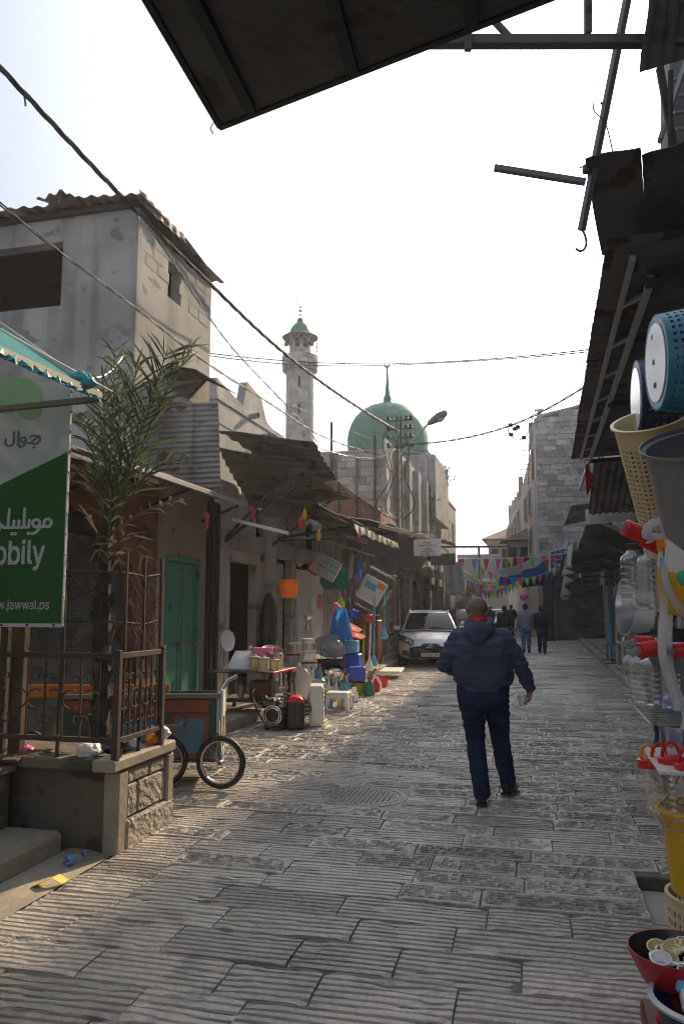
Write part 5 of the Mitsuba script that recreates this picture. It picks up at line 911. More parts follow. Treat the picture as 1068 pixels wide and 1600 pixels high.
# --- clear bundle, bath nets, baskets and crates hung up
k = thing('wrapped_bundle', 'clear wrapped bundle of cups on the dark basins', 'bundle'); part(k, 'wrap', crumple((-4.25, 15.55, .63), .33, .75, 3, 3), 'm_film', True)
for i in range(5): part(k, 'cup', M().lathe(shell([(0, 0), (.05, 0), (.065, .12)]), (-4.3+.05*i, 15.3+.11*i, .7), n=12), ['m_lightblue', 'm_whiteplastic'][i % 2], 40)
k = thing('bath_net', 'bright blue net bag hanging among the goods', 'net bag')
for i in range(9):
    a = i*.7; part(k, 'ruffle', M().grid([[V(-4.1+.12*math.cos(a+t*.9)*(1+w), 15.9+.17*math.sin(a+t*.9)*(1+w*.7), 1.62-.62*w+.03*math.sin(i*3+t*9)) for t in np.linspace(0, 1, 5)] for w in np.linspace(0, 1, 7)]), 'm_net')
solo('bath_puff', crumple((-4.2, 15.85, 1.5), .10, 1.2, 8, 3), 'm_pinkplastic', 'pink bath puff above the blue net', 'bath puff'); solo('bath_puff', crumple((-4.15, 16.1, 1.55), .07, 2.2, 9, 3), 'm_limeplastic', 'lime green puff above the blue net', 'bath puff'); solo('pink_toy', crumple((-4.7, 16.4, 1.6), .06, 2.6, 12, 3), 'm_pinkplastic', 'long pink packet hanging at the wall', 'packet')
basket('hanging_basket', (-4.2, 12.75, 1.82), (0, .05, 1), .125, .16, .30, 'm_orangeplastic', 'bright orange slotted basket hanging by the cream door', 4, 18, .6, sx=1.0)
def crate(name, c, size, R, mat, label, nx=9, cat='crate'):
    k = thing(name, label, cat); W, D_, H = size; c = V(*c); m = M()
    B = lambda p, s: m.cb(c+R@V(*p), s, .004, R=R)
    for i in range(nx): B((-W/2+W*(i+.5)/nx, 0, -H/2), (W/nx*.5, D_, .012))
    for i in range(4): B((0, -D_/2+D_*i/3, -H/2-.001), (W, .03, .014))
    for sy in (-1, 1):
        B((0, sy*D_/2, H/2-.03), (W, .014, .06)); B((0, sy*D_/2, -H/2+.03), (W, .012, .04))
        for i in range(nx+1): B((-W/2+W*i/nx, sy*D_/2, 0), (W/nx*.42, .011, H-.05))
    for sx in (-1, 1):
        B((sx*W/2, 0, H/2-.03), (.014, D_, .06)); B((sx*W/2, 0, -H/2+.03), (.012, D_, .04))
        for i in range(7): B((sx*W/2, -D_/2+D_*i/6, 0), (.011, D_/6*.42, H-.05))
    part(k, 'body', m, mat); return k
crate('grey_crate', (-4.15, 14.95, 2.45), (.5, .34, .3), rotm(.15) @ rotm(0, 0, .5) @ rotm(0, 1.35), 'm_greyplastic', 'grey slotted plastic crate hanging tilted over the pale doors')
tub('hanging_basin', (-4.5, 15.45, 2.45), .10, .16, .1, 'm_redplastic', 'red basin hanging behind the grey crate', axis=unit((.3, -.9, .2)))
for i, (x, y, z) in enumerate([(-4.25, 15.6, 2.5), (-4.15, 15.9, 2.33), (-4.35, 15.75, 2.2), (-4.2, 16.1, 2.15)]): tub('colander', (x, y, z), .10, .18, .12, 'm_greenplastic', ['topmost dark green bowl hanging right of the grey crate', 'dark green bowl hanging at right of the cluster', 'dark green bowl hanging lower left of the cluster', 'lowest dark green bowl of the hanging cluster'][i], 'bowl', unit((.5, -.8, -.3+.2*i)), group='green bowls hanging by the grey crate')
basket('hanging_basket', (-4.2, 17.4, 2.3), unit((-.3, .5, .8)), .2, .27, .32, 'm_blueplastic', 'bright blue slotted laundry basket hanging beside the brown pole', 4, 22, .4)
k = thing('bedding_bag', 'clear zipped bedding bag with white folded contents hanging askew', 'bag'); Rb = rotm(.35) @ rotm(0, 0, .5)
part(k, 'bag', M().cb((-4.0, 18.4, 2.1), (.95, .22, 1.0), .06, R=Rb), 'm_clear'); part(k, 'folded_cloth', M().cb(V(-4.0, 18.4, 2.1)+Rb@V(.02, -.02, -.02), (.6, .14, .6), .05, R=Rb), 'm_whiteplastic'); part(k, 'label', M().cb(V(-4.0, 18.4, 2.1)+Rb@V(.18, -.1, .16), (.2, .01, .14), .004, R=Rb), 'm_orangeplastic'); part(k, 'label', M().cb(V(-4.0, 18.4, 2.1)+Rb@V(-.05, -.1, .05), (.3, .01, .16), .004, R=Rb), 'm_lightblue')
for q in ((-.48, 0), (.48, 0)): part(k, 'edge', M().bar(V(-4.0, 18.4, 2.1)+Rb@V(q[0], -.1, -.5), V(-4.0, 18.4, 2.1)+Rb@V(q[0], -.1, .5), .025), 'm_iron')
k = thing('hook_rail', 'long steel rail with rows of S hooks under the ragged awning', 'rail'); part(k, 'rail', M().bar((-4.3, 14.4, 3.02), (-4.05, 19.0, 2.93), .035), 'm_galv')
for i in range(18): y = 14.55+i*.25; x = -4.29+.054*(y-14.4); L = random.uniform(.22, .4); part(k, 'hook', M().tube([(x, y, 3.0), (x+.01, y, 2.98-L), (x+.03, y, 2.95-L), (x+.045, y, 2.99-L)], .008, 4), 'm_iron')
part(k, 'bracket', M().bar((-4.95, 17.6, 2.2), (-4.05, 19.0, 3.3), .04), 'm_galv'); part(k, 'bracket', M().bar((-4.95, 14.5, 2.9), (-4.28, 14.6, 3.03), .03), 'm_galv')
solo('brown_pole', M().tube([(-4.2, 16.6, .13), (-4.2, 16.5, 1.5), (-4.2, 16.45, 2.9)], .035, 8), 'm_brownred', 'brown wooden pole propping the hook rail', 'pole'); solo('red_strap', M().bar((-4.1, 17.0, 1.55), (-4.15, 17.2, 2.75), .09, .05), 'm_maroon', 'dark red pipe hanging by the brown pole', 'pipe')
solo('corn_doll', M().lathe([(0, 0), (.05, .02), (.08, .15), (.05, .3), (.06, .42), (.02, .55), (0, .56)], (-4.15, 16.9, 2.3), unit((.1, 0, 1)), 12), 'm_gold', 'yellow cloth bundle hung above the blue basket', 'bundle', smooth=40)
solo('wall_clock', M().lathe([(0, 0), (.02, .02), (.16, .03), (.19, .0), (.2, -.02), (.2, -.04)], (-4.88, 15.6, 2.7), (1, 0, 0), 24), 'm_cream', 'round pale dial on the wall left of the grey crate', 'dial', smooth=40)
for i, (x, y, z0, z1, mt, lb) in enumerate([(-3.9, 18.2, .3, 1.9, 'm_lightblue', 'light blue mop hanging at the far end of the goods'), (-3.8, 18.9, .9, 2.1, 'm_lightblue', 'second light blue mop beside the bedding bag'), (-3.85, 17.5, .25, 1.3, 'm_whiteplastic', 'white handled broom standing at the far end'), (-3.95, 17.3, .25, 1.25, 'm_yellowgreen', 'olive broom standing beside the white one')]):
    k = thing('mop', lb, 'mop'); part(k, 'handle', M().tube([(x, y, z0), (x+.03, y, z1)], .018, 6), mt); part(k, 'head', M().lathe([(0, 0), (.03, 0), (.11, -.2), (.08, -.25), (0, -.25)], (x, y, z0+.25), n=10), mt, 40)
for i, (x, y, z, mt, lb) in enumerate([(-3.85, 17.5, 1.33, 'm_redplastic', 'red brush head on top of the white broom'), (-3.7, 15.35, 1.45, 'm_blueplastic', 'small blue toy hanging under the bags')]): solo('brush_head', crumple((x, y, z), .1, .9, 20+i, 2), mt, lb, 'brush')
solo('door_cloth', M().grid([[(-4.0-.1*t+.03*math.sin(w*9), 19.3+.5*t, 1.5-1.3*w) for t in np.linspace(0, 1, 6)] for w in np.linspace(0, 1, 10)], .01), 'm_tarp', 'dark cloth hanging at the far end of the household goods', 'cloth')
solo('white_ledge', M().cb((-3.6, 18.9, .16), (.5, 1.3, .05), .01, rz=.1), 'm_whitepaint', 'white board lying on the kerb beyond the goods', 'board')
solo('dark_jacket', M().lathe([(.05, 0), (.22, .0), (.26, .3), (.24, .75), (.17, 1.05), (.05, 1.2), (0, 1.2)], (-4.75, 13.3, .72), n=16, sx=.6), 'm_black', 'dark jacket hanging on the folded cream door', 'jacket', smooth=50)
k = thing('red_cabinet', 'dull red wooden cabinet standing left of the parked car', 'cabinet'); part(k, 'body', M().cb((-4.75, 21.4, .72), (.7, .6, 1.2), .02), 'm_brownred'); part(k, 'door', M().cb((-4.75, 21.09, .72), (.6, .02, 1.05), .006), 'm_brownred')
# pennant strings of small toys at the awning edge
for i, (p, mt, lb) in enumerate([((-3.700,12.027,3.158), 'm_bucketyellow', 'yellow toy hanging from the awning edge'), ((-3.700,11.822,3.011), 'm_redplastic', 'red toy hanging from the awning edge'), ((-3.700,12.813,2.897), 'm_bucketyellow', 'small yellow toy lower on the awning edge'), ((-3.700,15.839,3.211), 'm_pinkplastic', 'pink ribbon bunch under the ragged awning')]): solo('hanging_toy', crumple((p[0], p[1], p[2]-.12), .032, 3.2, 30+i, 3), mt, lb, 'toy')

# ================= cargo tricycle behind the planter =================
tc = thing('cargo_tricycle', 'green and red painted cargo tricycle parked behind the planter', 'tricycle')
worn('m_cartgreen', (.035, .065, .05), (.028, .05, .04), 3, .6, .1, spots=((.10, .07, .05), .62)); worn('m_cartred', (.23, .05, .03), (.17, .038, .025), 3, .6, .1, spots=((.08, .05, .035), .64)); worn('m_cartblue', (.07, .17, .23), (.055, .13, .18), 3, .6, .1); worn('m_cartpale', (.34, .46, .38), (.27, .38, .31), 3, .6, .1, spots=((.2, .2, .16), .62))
A0 = V(-2.985, 7.02, 0); dc_ = unit((-.95, -.31, 0)); nc = V(.31, -.95, 0)/np.linalg.norm((.31, .95)); Rt = np.stack([-dc_, -nc, V(0, 0, 1)], 1)  # columns: forward (to street), away, up
def tp_(a, b, z): return A0+dc_*a-nc*b+V(0, 0, z)
def tbox(name, a0, a1, b0, b1, z0, z1, mat, parent=tc, b=.006): return part(parent, name, M().cb((tp_(a0, b0, z0)+tp_(a1, b1, z1))/2, (abs(a1-a0), abs(b1-b0), abs(z1-z0)), b, R=Rt), mat)
tbox('side_panel', .03, 1.5, 0, .03, .22, .80, 'm_cartgreen'); tbox('far_side', .03, 1.5, .75, .78, .22, .80, 'm_cartgreen'); tbox('floor', .03, 1.5, .03, .75, .22, .25, 'm_cartgreen')
fp = tbox('front_panel', -.0, .028, 0, .78, .22, .86, 'm_cartpale'); tbox('top_rail', .0, 1.5, -.012, .04, .803, .85, 'm_iron'); tbox('red_band', .1, 1.4, -.006, -.0005, .68, .79, 'm_cartred'); 
tbox('red_frame', .10, .46, -.008, -.0005, .26, .66, 'm_cartred'); tbox('blue_panel', .14, .42, -.013, -.0085, .30, .62, 'm_cartblue'); tbox('red_frame', .54, 1.2, -.008, -.0005, .26, .66, 'm_cartred'); tbox('blue_panel', .6, 1.14, -.013, -.0085, .30, .62, 'm_cartblue')
for b in (.1, .4, .66): tbox('front_stripe', -.008, -.0005, b, b+.06, .3, .6, 'm_cartred')
plain('m_dullorange', (.42, .13, .025), .6); tbox('rear_orange_board', .5, 1.9, .2, .23, .80, .92, 'm_dullorange'); tbox('handlebar', .3, 1.0, -.25, -.21, .56, .60, 'm_iron'); tbox('bracket', .3, .34, -.23, .0, .58, .62, 'm_iron')
tbox('white_flap', -.03, -.005, .02, .22, .62, .88, 'm_whitepaint'); part(tc, 'grip', M().tube([tp_(.0, .1, .86), tp_(-.06, .2, .95), tp_(-.14, .25, .99)], .02, 7), 'm_galv')
def wheel(c, ax, R, parent, spokes=24):
    ax = unit(ax); w = part(parent, 'wheel', M().lathe([(R-.045, -.012), (R-.03, -.022), (R-.01, -.02), (R, 0), (R-.01, .02), (R-.03, .022), (R-.045, .012)], c, ax, 36), 'm_black', 60)
    part(w, 'rim', M().lathe([(R-.06, -.012), (R-.046, -.016), (R-.046, .016), (R-.06, .012), (R-.06, -.012)], c, ax, 36), 'm_galv', 40); part(w, 'hub', M().lathe([(0, -.04), (.02, -.04), (.02, .04), (0, .04)], c, ax, 12), 'm_iron')
    m = M(); x = unit(np.cross(ax, (0, 0, 1))); y = np.cross(ax, x)
    for i in range(spokes): a = 2*PI*i/spokes; p = np.array(c)+(x*math.cos(a)+y*math.sin(a))*(R-.055); q = np.array(c)+(x*math.cos(a+.35*(-1)**i)+y*math.sin(a+.35*(-1)**i))*.02+ax*(.03*(-1)**(i//2)); m.tube([q, p], .0018, 4, False)
    part(w, 'spokes', m, 'm_galv', kind='stuff')
    return w
wheel(tp_(-.03, -.13, .245)+V(0, 0, 0), nc*.96+dc_*.28, .24, tc); wheel(tp_(.52, -.02, .245), nc, .24, tc); wheel(tp_(1.9, .4, .245), nc, .24, tc)
part(tc, 'fork', M().bar(tp_(-.02, -.05, .245), tp_(.02, -.02, .5), .03), 'm_iron'); part(tc, 'axle', M().bar(tp_(-.03, -.2, .245), tp_(.0, .5, .245), .025), 'm_iron')

# ================= small pots, cups and packets heaped between the larger goods =================
rc = np.random.default_rng(21)
CL = [('chrome pot', 'm_chrome', 'pot'), ('clear jar', None, 'jar'), ('white cup', 'm_whiteplastic', 'cup'), ('blue cup', 'm_labelblue', 'cup'), ('red packet', 'm_redplastic', 'packet'), ('green bottle', 'm_greenplastic', 'bottle'), ('brown carton', 'm_cardboard', 'carton'), ('cream box', 'm_creamplastic', 'box'), ('grey pot', 'm_galv', 'pot')]
spots = [('on the kerb in front of the pale doors', -3.75, 13.2, .14), ('between the white stool and the grinders', -3.55, 12.9, .0), ('behind the chrome grinders', -3.85, 13.6, .2), ('on top of the cardboard box', -3.7, 12.6, .49), ('beside the green bowl', -3.6, 14.1, .0), ('behind the olive tub', -3.85, 15.2, .14), ('beside the green spray bottle', -3.4, 15.25, .0), ('at the foot of the brown pole', -4.05, 16.6, .14), ('under the display table', -4.3, 11.2, .34)]
for i, (w, x, y, z) in enumerate(spots):
    for j in range(3):
        nm, mt, ct = CL[(i*3+j*2+i//3) % 9]; p = (x+rc.normal(0, .07), y+.17*(j-1), z); r = rc.uniform(.05, .075); h_ = rc.uniform(.1, .2); lb = f'small {nm} {w}'
        if ct == 'jar': jar('small_jar', p, r, h_, 'm_chrome', lb, 2, .85)
        elif ct in ('packet', 'carton', 'box'): solo('small_'+ct, M().cb((p[0], p[1], z+h_/2), (r*1.6, r*1.8, h_), .008, rz=rc.normal(0, .4)), mt, lb, ct)
        elif ct == 'bottle': sprayer(p, mt, lb, .8)
        else:
            k = thing('small_'+ct, lb, ct); part(k, 'body', M().lathe(shell([(0, 0), (r*.8, 0), (r, h_*.9), (r*1.08, h_)]), p, n=16), mt, 40)
            if ct == 'pot': part(k, 'lid', M().lathe([(r*1.05, h_), (r*.6, h_+.02), (.015, h_+.03), (.015, h_+.05), (0, h_+.05)], p, n=16), mt, 40)
            else: part(k, 'handle', M().tube([V(*p)+V(0, -r*.9-.035*math.sin(t), h_*(.25+.5*t/PI)) for t in np.linspace(0, PI, 7)], .006, 5), mt, 40)

# ================= goods hung out on the right-hand side =================
RX = V(math.cos(math.radians(YAW)), math.sin(math.radians(YAW)), 0)
basket('laundry_basket', (0.485,3.427,2.674), unit((1, .10, .02)), .20, .245, .30, 'm_tealplastic', 'teal blue round laundry basket hung on its side at the right edge', 9, 38, .45, basemat='m_tealplastic', solid=.5)
plain('m_basefilm', (.80, .85, .90), .12, 0, .9)
b0 = V(*(0.485,3.427,2.674)); part('laundry_basket', 'base_disc', M().lathe([(0, -.004), (.165, -.004), (.165, .0)], b0, unit((1, .10, .02)), 32), 'm_basefilm', 40)
for a in (-.9, .1, 1.2): part('laundry_basket', 'base_stud', M().lathe([(0, -.012), (.012, -.01), (.014, -.004)], b0+V(0, .02, .10*a), unit((1, .1, .02)), 8), 'm_tealplastic')
basket('laundry_basket', (0.472,4.047,2.677), unit((1, .03, .0)), .195, .23, .34, 'm_navyplastic', 'navy round laundry basket hung on its side behind the teal one', 8, 30, .5, solid=.4)
part('laundry_basket_001', 'base_disc', M().lathe([(0, -.004), (.16, -.004), (.16, .0)], (0.472,4.047,2.677), unit((1, .03, 0)), 32), 'm_basefilm', 40)
c0, c1 = V(*(0.510,3.917,2.546)), V(*(0.633,4.233,1.944)); ax_ = unit(c0-c1)
basket('laundry_hamper', tuple(c1), ax_, .125, .165, float(np.linalg.norm(c0-c1)), 'm_creamplastic', 'tall cream slotted laundry hamper hanging at a slant', 22, 34, .55, solid=.45)
g0, g1 = V(*(0.638,3.558,2.361)), V(*(0.721,3.793,1.900)); m = M().lathe(shell([(0, 0), (.165, 0), (.17, .01), (.2, np.linalg.norm(g0-g1)-.02), (.222, np.linalg.norm(g0-g1)-.015), (.222, np.linalg.norm(g0-g1))], .004), g1, unit(g0-g1), 36)
solo('grey_bin', m, 'm_greybin', 'smooth grey plastic bin hanging beside the cream hamper', 'bin', smooth=40)
# hand pumps
def pump(a, b, lb, r=.036):
    k = thing('hand_pump', lb, 'hand pump', 'red hand pumps hanging on the right'); a, b = V(*a), V(*b); d = unit(b-a); L = np.linalg.norm(b-a); pr = [(0, 0), (r*.86, 0)]
    n = 9
    for i in range(n): pr += [(r*.86, L*(i+.1)/n), (r*1.0, L*(i+.5)/n)]
    pr += [(r*.9, L), (0, L)]; part(k, 'bellows', M().lathe(pr, a, d, 24), 'm_redplastic', 50); part(k, 'nozzle', M().lathe([(0, -.055), (.012, -.055), (.014, -.02), (.02, -.015), (.02, 0)], a, d, 14), 'm_film', 40); part(k, 'collar', M().lathe([(r*.7, L), (r*.75, L+.02), (r*.5, L+.035), (0, L+.035)], a, d, 18), 'm_whiteplastic', 40); return k
pump((0.366,3.791,2.018), (0.462,3.842,1.979), 'red bellows hand pump pointing left at the top of the hoses', .04); pump((0.454,3.923,1.974), (0.546,3.912,1.923), 'second red pump below and right of the topmost one', .038); pump((0.435,4.189,1.479), (0.515,4.230,1.478), 'red pump lying further back on the bottle shelf', .034); pump((0.415,3.875,1.455), (0.512,3.940,1.467), 'red pump lying in front on the bottle shelf', .038)
pump((0.563,3.913,1.452), (0.670,3.981,1.461), 'red pump on the bottle shelf at the right edge', .036)
def hose(pts, lb, r=.018):
    P = spline(pts, 150); rr = r*(1+.12*np.tile([0, 1, 0], 50)); return solo('pump_hose', M().tube(P, rr, 10), 'm_hose', lb, 'hose', 'translucent ribbed hoses', 50)
hose([(0.458,3.769,1.972), (0.464,3.713,2.013), (0.509,3.722,2.030), (0.535,3.736,1.976), (0.534,3.752,1.849), (0.513,3.775,1.622), (0.503,3.794,1.451), (0.532,3.818,1.324), (0.561,3.841,1.196)], 'long ribbed hose hanging from the topmost red pump')
hose([(0.488,3.787,1.973), (0.530,3.778,1.960), (0.536,3.766,1.907), (0.518,3.713,1.790), (0.540,3.709,1.706), (0.576,3.726,1.644), (0.635,3.808,1.607)], 'ribbed hose curling in front of the yellow tub', .016)
hose([(0.561,3.908,1.650), (0.547,3.903,1.504), (0.559,3.928,1.329), (0.601,3.953,1.212), (0.603,3.969,1.096)], 'ribbed hose hanging second from the left', .016)
# big clear bottles
for i, (u, a, lb, rr) in enumerate([(0, (0.493,4.703,1.643), 'clear ribbed water bottle hanging left of the pair above the steel pan', .072), (1, (0.580,4.623,1.629), 'clear ribbed water bottle, right one of the upper pair', .078)]):
    jar('water_jug', a, rr, .345, 'm_rust' if i == 0 else 'm_whiteplastic', lb, 6, .45, group='upper clear jugs', lidh=.02)
for i, (a, rr, lb) in enumerate([((0.472,4.816,1.116), .062, 'clear bottle at the left end of the middle shelf'), ((0.509,4.722,1.114), .062, 'clear bottle second from left on the middle shelf'), ((0.558,4.525,1.125), .078, 'wide clear ribbed jug in the middle of the middle shelf'), ((0.664,4.501,1.125), .078, 'wide clear ribbed jug at right of the middle shelf')]): jar('shelf_jug', a, rr, .285, 'm_film', lb, 6, .4, group='clear jugs on the middle shelf', lidh=.01)
for i, (a, rr, lb, hc) in enumerate([((0.511,4.584,0.567), .066, 'clear jar with a red lid and orange handle, leftmost of the lower row', 'm_orangeplastic'), ((0.550,4.434,0.600), .068, 'clear jar with a red lid and red handle, middle of the lower row', 'm_redplastic'), ((0.584,4.282,0.633), .075, 'clear wide jar with a red lid in front in the lower row', 'm_redplastic'), ((0.636,4.140,0.631), .07, 'clear jar with a red lid at the right edge of the lower row', 'm_redplastic')]): jar('lidded_jar', a, rr, .25, 'm_redplastic', lb, 5, .78, handle=hc, group='red lidded jars')
for i, (a, lb) in enumerate([((0.618,4.519,0.886), 'clear jar with green lid on the slanted shelf, left'), ((0.632,4.366,0.895), 'clear jar with green lid on the slanted shelf, right')]): jar('green_lidded_jar', a, .055, .17, 'm_tealgreen' if False else 'm_greenplastic', lb, 0, .9, group='green lidded jars')
# rack that carries them
k = thing('display_rack', 'light steel display rack holding the jugs and jars on the right', 'rack')
Z = lambda a: V(*a)
for (a, dz, w) in (((0.469,4.302,1.478), 1, 1.2),): pass
def shelf_(y0, y1, x0, x1, z, mt='m_whitepaint', tilt=0): return M().slab([(x0, y0, z+tilt), (x1, y0, z+tilt), (x1, y1, z), (x0, y1, z)], .012)
def wshelf(x0, y0, y1, z):
    m = M().bar((x0, y0, z), (x0, y1, z), .012).bar((1.35, y0, z), (1.35, y1, z), .012)
    for y in np.arange(y0, y1+.01, .07): m.tube([(x0, y, z), (1.35, y, z)], .003, 4)
    part(k, 'wire_shelf', m, 'm_galv', kind='stuff')
part(k, 'shelf', shelf_(4.0, 5.0, .50, 1.4, (0.502,4.518,1.480)[2]-.03), 'm_whitepaint'); wshelf(.47, 4.05, 5.0, (0.509,4.722,1.114)[2]-.012); part(k, 'shelf', shelf_(4.05, 4.75, .50, 1.4, (0.618,4.519,0.886)[2]), 'm_whitepaint', ); wshelf(.52, 4.2, 4.75, (0.550,4.434,0.600)[2]-.014)
for x, y in ((1.35, 4.1), (1.35, 4.9)): part(k, 'post', M().bar((x, y, -.1), (x, y, 3.9), .03, up=(0, 1, 0)), 'm_galv')
for q in ((.66, 3.5, 2.93), (.66, 4.07, 2.92), (.70, 3.95, 2.62)): part(k, 'hang_arm', M().bar(q, (1.35, 4.1, q[2]+.02), .016), 'm_iron')
for u in (1012, 1020, 1030): pass
# steel pan, child's tub
pc = V(*(0.464,5.006,1.654)); pa = unit((1, .25, -.05)); k = thing('steel_pan', 'large steel pan hung on its side behind the clear jugs', 'pan'); part(k, 'bowl', M().lathe(shell([(0, .15), (.12, .15), (.145, .13), (.165, .0), (.178, -.005)], .003), pc, pa, 36), 'm_steel', 40); part(k, 'handle', M().tube(spline([pc+V(0, 0, -.17), pc+V(-.01, -.02, -.22), pc+V(.02, -.02, -.235), pc+V(.04, 0, -.18)], 14), .006, 6), 'm_steel')
yt = thing('child_tub', 'yellow and white printed plastic tub with a green rim at the right edge', 'tub'); yc = V(*(0.628,3.856,1.627)); ya = unit((.12, -.25, 1))
part(yt, 'base', M().lathe([(0, 0), (.10, 0), (.125, .02), (.148, .16), (.150, .20)], yc, ya, 36), 'm_bucketyellow', 40); part(yt, 'wall', M().lathe([(.150, .2), (.153, .26), (.15, .33), (.138, .39)], yc, ya, 36), 'm_whiteplastic', 40); part(yt, 'rim', M().lathe([(.138, .385), (.146, .40), (.14, .42), (.11, .425)], yc, ya, 36), 'm_tealgreen', 40); part(yt, 'green_knob', M().lathe([(0, 0), (.035, .005), (.045, .02), (.03, .04), (0, .045)], yc+V(-.02, -.15, .16), unit((-.3, -.9, .1)), 20), 'm_tealgreen', 40)
for i, (a, h, mt, r) in enumerate([(3.75, .30, 'm_orangeplastic', .03), (4.05, .27, 'm_greenplastic', .035), (4.35, .31, 'm_blueplastic', .025), (4.1, .34, 'm_bucketyellow', .03), (4.5, .25, 'm_pinkplastic', .03), (3.9, .22, 'm_lightblue', .03)]):
    rr = .154; d = V(math.cos(a), math.sin(a), 0); fl = unary_union([Point(.6*r*math.cos(t), .6*r*math.sin(t)).buffer(r*.45) for t in np.linspace(0, 5.03, 5)]+[Point(0, 0).buffer(r*.4)]); part(yt, 'print', M().ext(fl, yc+d*rr+V(.04*h, -.09*h, h), (-d[1], d[0], 0), (0, 0, 1), .003), mt)
# yellow bucket on a crate, bowl of egg cups
bk = thing('yellow_bucket', 'big yellow plastic bucket below the red lidded jars', 'bucket'); bc = V(*(0.755,4.374,0.252)); part(bk, 'body', M().lathe(shell([(0, 0), (.175, 0), (.185, .012), (.225, .385), (.245, .39), (.25, .40), (.245, .412), (.225, .412)], .004), bc, unit((0, 0, 1)), 44), 'm_bucketyellow', 40); part(bk, 'bail', M().tube(spline([bc+V(-.24, 0, .40), bc+V(-.2, -.1, .47), bc+V(-.12, -.12, .62)], 12), .004, 5), 'm_iron')
cb_ = V(bc[0], bc[1], -.1); k = basket('wire_crate', (bc[0], bc[1], -.1), (0, 0, 1), .21, .205, float(bc[2])+.1, 'm_creamplastic', 'cream slotted basket upside down under the yellow bucket', 6, 40, .55, solid=.4)
bw = thing('red_bowl', 'dark red footed bowl full of cream and white tea strainers', 'bowl'); c_ = V(*(0.466,3.430,0.143)); part(bw, 'bowl', M().lathe(shell([(0, .06), (.09, .06), (.145, .09), (.185, .17), (.192, .2)], .004), c_, n=44), 'm_bowlred', 40); part(bw, 'foot', M().lathe([(.10, -.06), (.08, .0), (.075, .06)], c_, n=30), 'm_bowlred', 40); part(bw, 'lining', M().lathe([(0, .07), (.09, .07), (.143, .1), (.18, .18), (.1875, .199)], c_, n=44), 'm_blackplastic', 40)
rs_ = np.random.default_rng(3)
for i in range(14):
    a = rs_.uniform(0, 6.28); rr = .135*math.sqrt(rs_.random()); p = c_+V(rr*math.cos(a), rr*math.sin(a), .165+.025*rs_.random()); white = i in (0, 1); 
    if white: p = c_+V(-.085+.10*i, -.12-.02*i, .205)
    s_ = thing('tea_strainer', ('left white tea strainer at the near rim of the red bowl', 'right white tea strainer at the near rim of the red bowl')[i] if white else f'cream tea strainer, {["leftmost", "rear left", "rear middle", "rear right", "centre left", "central", "centre right", "front left", "front middle", "front right", "topmost", "rightmost"][i-2]} in the heap in the red bowl', 'strainer', 'white strainers' if white else 'cream strainers'); ax = unit((rs_.normal(0, .15), -.25+rs_.normal(0, .15), 1)); mt = 'm_whiteplastic' if white else 'm_creamplastic'
    part(s_, 'cup', M().lathe([(.020, -.03), (.030, -.012), (.034, .0), (.040, .004), (.034, .006), (.029, -.01), (.018, -.028)], p, ax, 22), mt, 40); part(s_, 'mesh_bottom', M().lathe([(0, -.026), (.021, -.026)], p, ax, 18), 'm_galv')
    d = unit(c_+V(0, 0, .2)-p+V(.02, .03, 0))*[1, 1, .4] if not white else V(.9, -.3, -.1); part(s_, 'handle', M().bar(p+d*.036, p+d*.115, .016, .005, up=ax), mt)
solo('stand_box', M().b2((c_[0]-.14, c_[1]-.14, -.1), (c_[0]+.16, c_[1]+.16, c_[2]-.065), .01), 'm_maroon', 'dark red box under the footed bowl', 'box')
tb = tub('corner_tub', (0.532,3.246,0.085), .14, .19, .16, 'm_navyplastic', 'dark blue tub with a pale rim in the bottom right corner', 'tub'); tcn = V(*(0.532,3.246,0.085)); part(tb, 'rim', M().lathe([(.192, .15), (.21, .155), (.212, .165), (.19, .17)], tcn, n=40), 'm_greyplastic', 40)
for i, (dx, dy, mt) in enumerate([(-.04, -.04, 'm_whiteplastic'), (.05, .02, 'm_whiteplastic'), (-.06, .05, 'm_lightblue'), (.02, -.08, 'm_film')]): solo('plastic_pack', M().cb(tcn+V(dx, dy, .16+.01*i), (.12, .09, .05), .01, R=rotm(i*.7, .3, .2)), mt, ['clear wrapped pack nearest the rim in the corner tub', 'white pack in the corner tub', 'light blue pack in the corner tub', 'clear wrapped pack at the right in the corner tub'][i], 'packet')
solo('tub_stand', M().b2((tcn[0]-.13, tcn[1]-.13, -.1), (tcn[0]+.14, tcn[1]+.13, tcn[2]-.003), .01), 'm_greybin', 'grey crate under the corner tub', 'crate')
solo('blue_canister', M().cb((0.702,4.728,1.051), (.16, .16, .24), .02), 'm_blueplastic', 'bright blue container between the shelves on the right', 'container')
# glass cabinet and trestle further along the right pavement
k = thing('glass_cabinet', 'pale aluminium display cabinet on the right pavement', 'cabinet'); 
for x, y in ((1.72, 19.4), (1.72, 20.9), (2.4, 19.4), (2.4, 20.9)): part(k, 'post', M().bar((x, y, .11), (x, y, 2.15), .06, up=(0, 1, 0)), 'm_galv')
for z in (.2, .8, 1.4, 2.1): part(k, 'shelf', M().b2((1.70, 19.38, z), (2.42, 20.92, z+.04)), 'm_galv')
for i in range(8): solo('shop_packet', M().cb((1.85+.07*(i % 3), 19.6+.35*(i//2), .92 if i % 2 else 1.52), (.14, .14, .2), .01), ['m_whiteplastic', 'm_cardboard', 'm_lightblue', 'm_redplastic'][i % 4], f'{["white", "brown", "light blue", "red"][i % 4]} packet at the {["near end", "far end"][i//4]} of the {"middle" if i % 2 else "upper"} cabinet shelf', 'packet')
k = thing('steel_trestle', 'low black steel trestle at the right kerb', 'trestle')
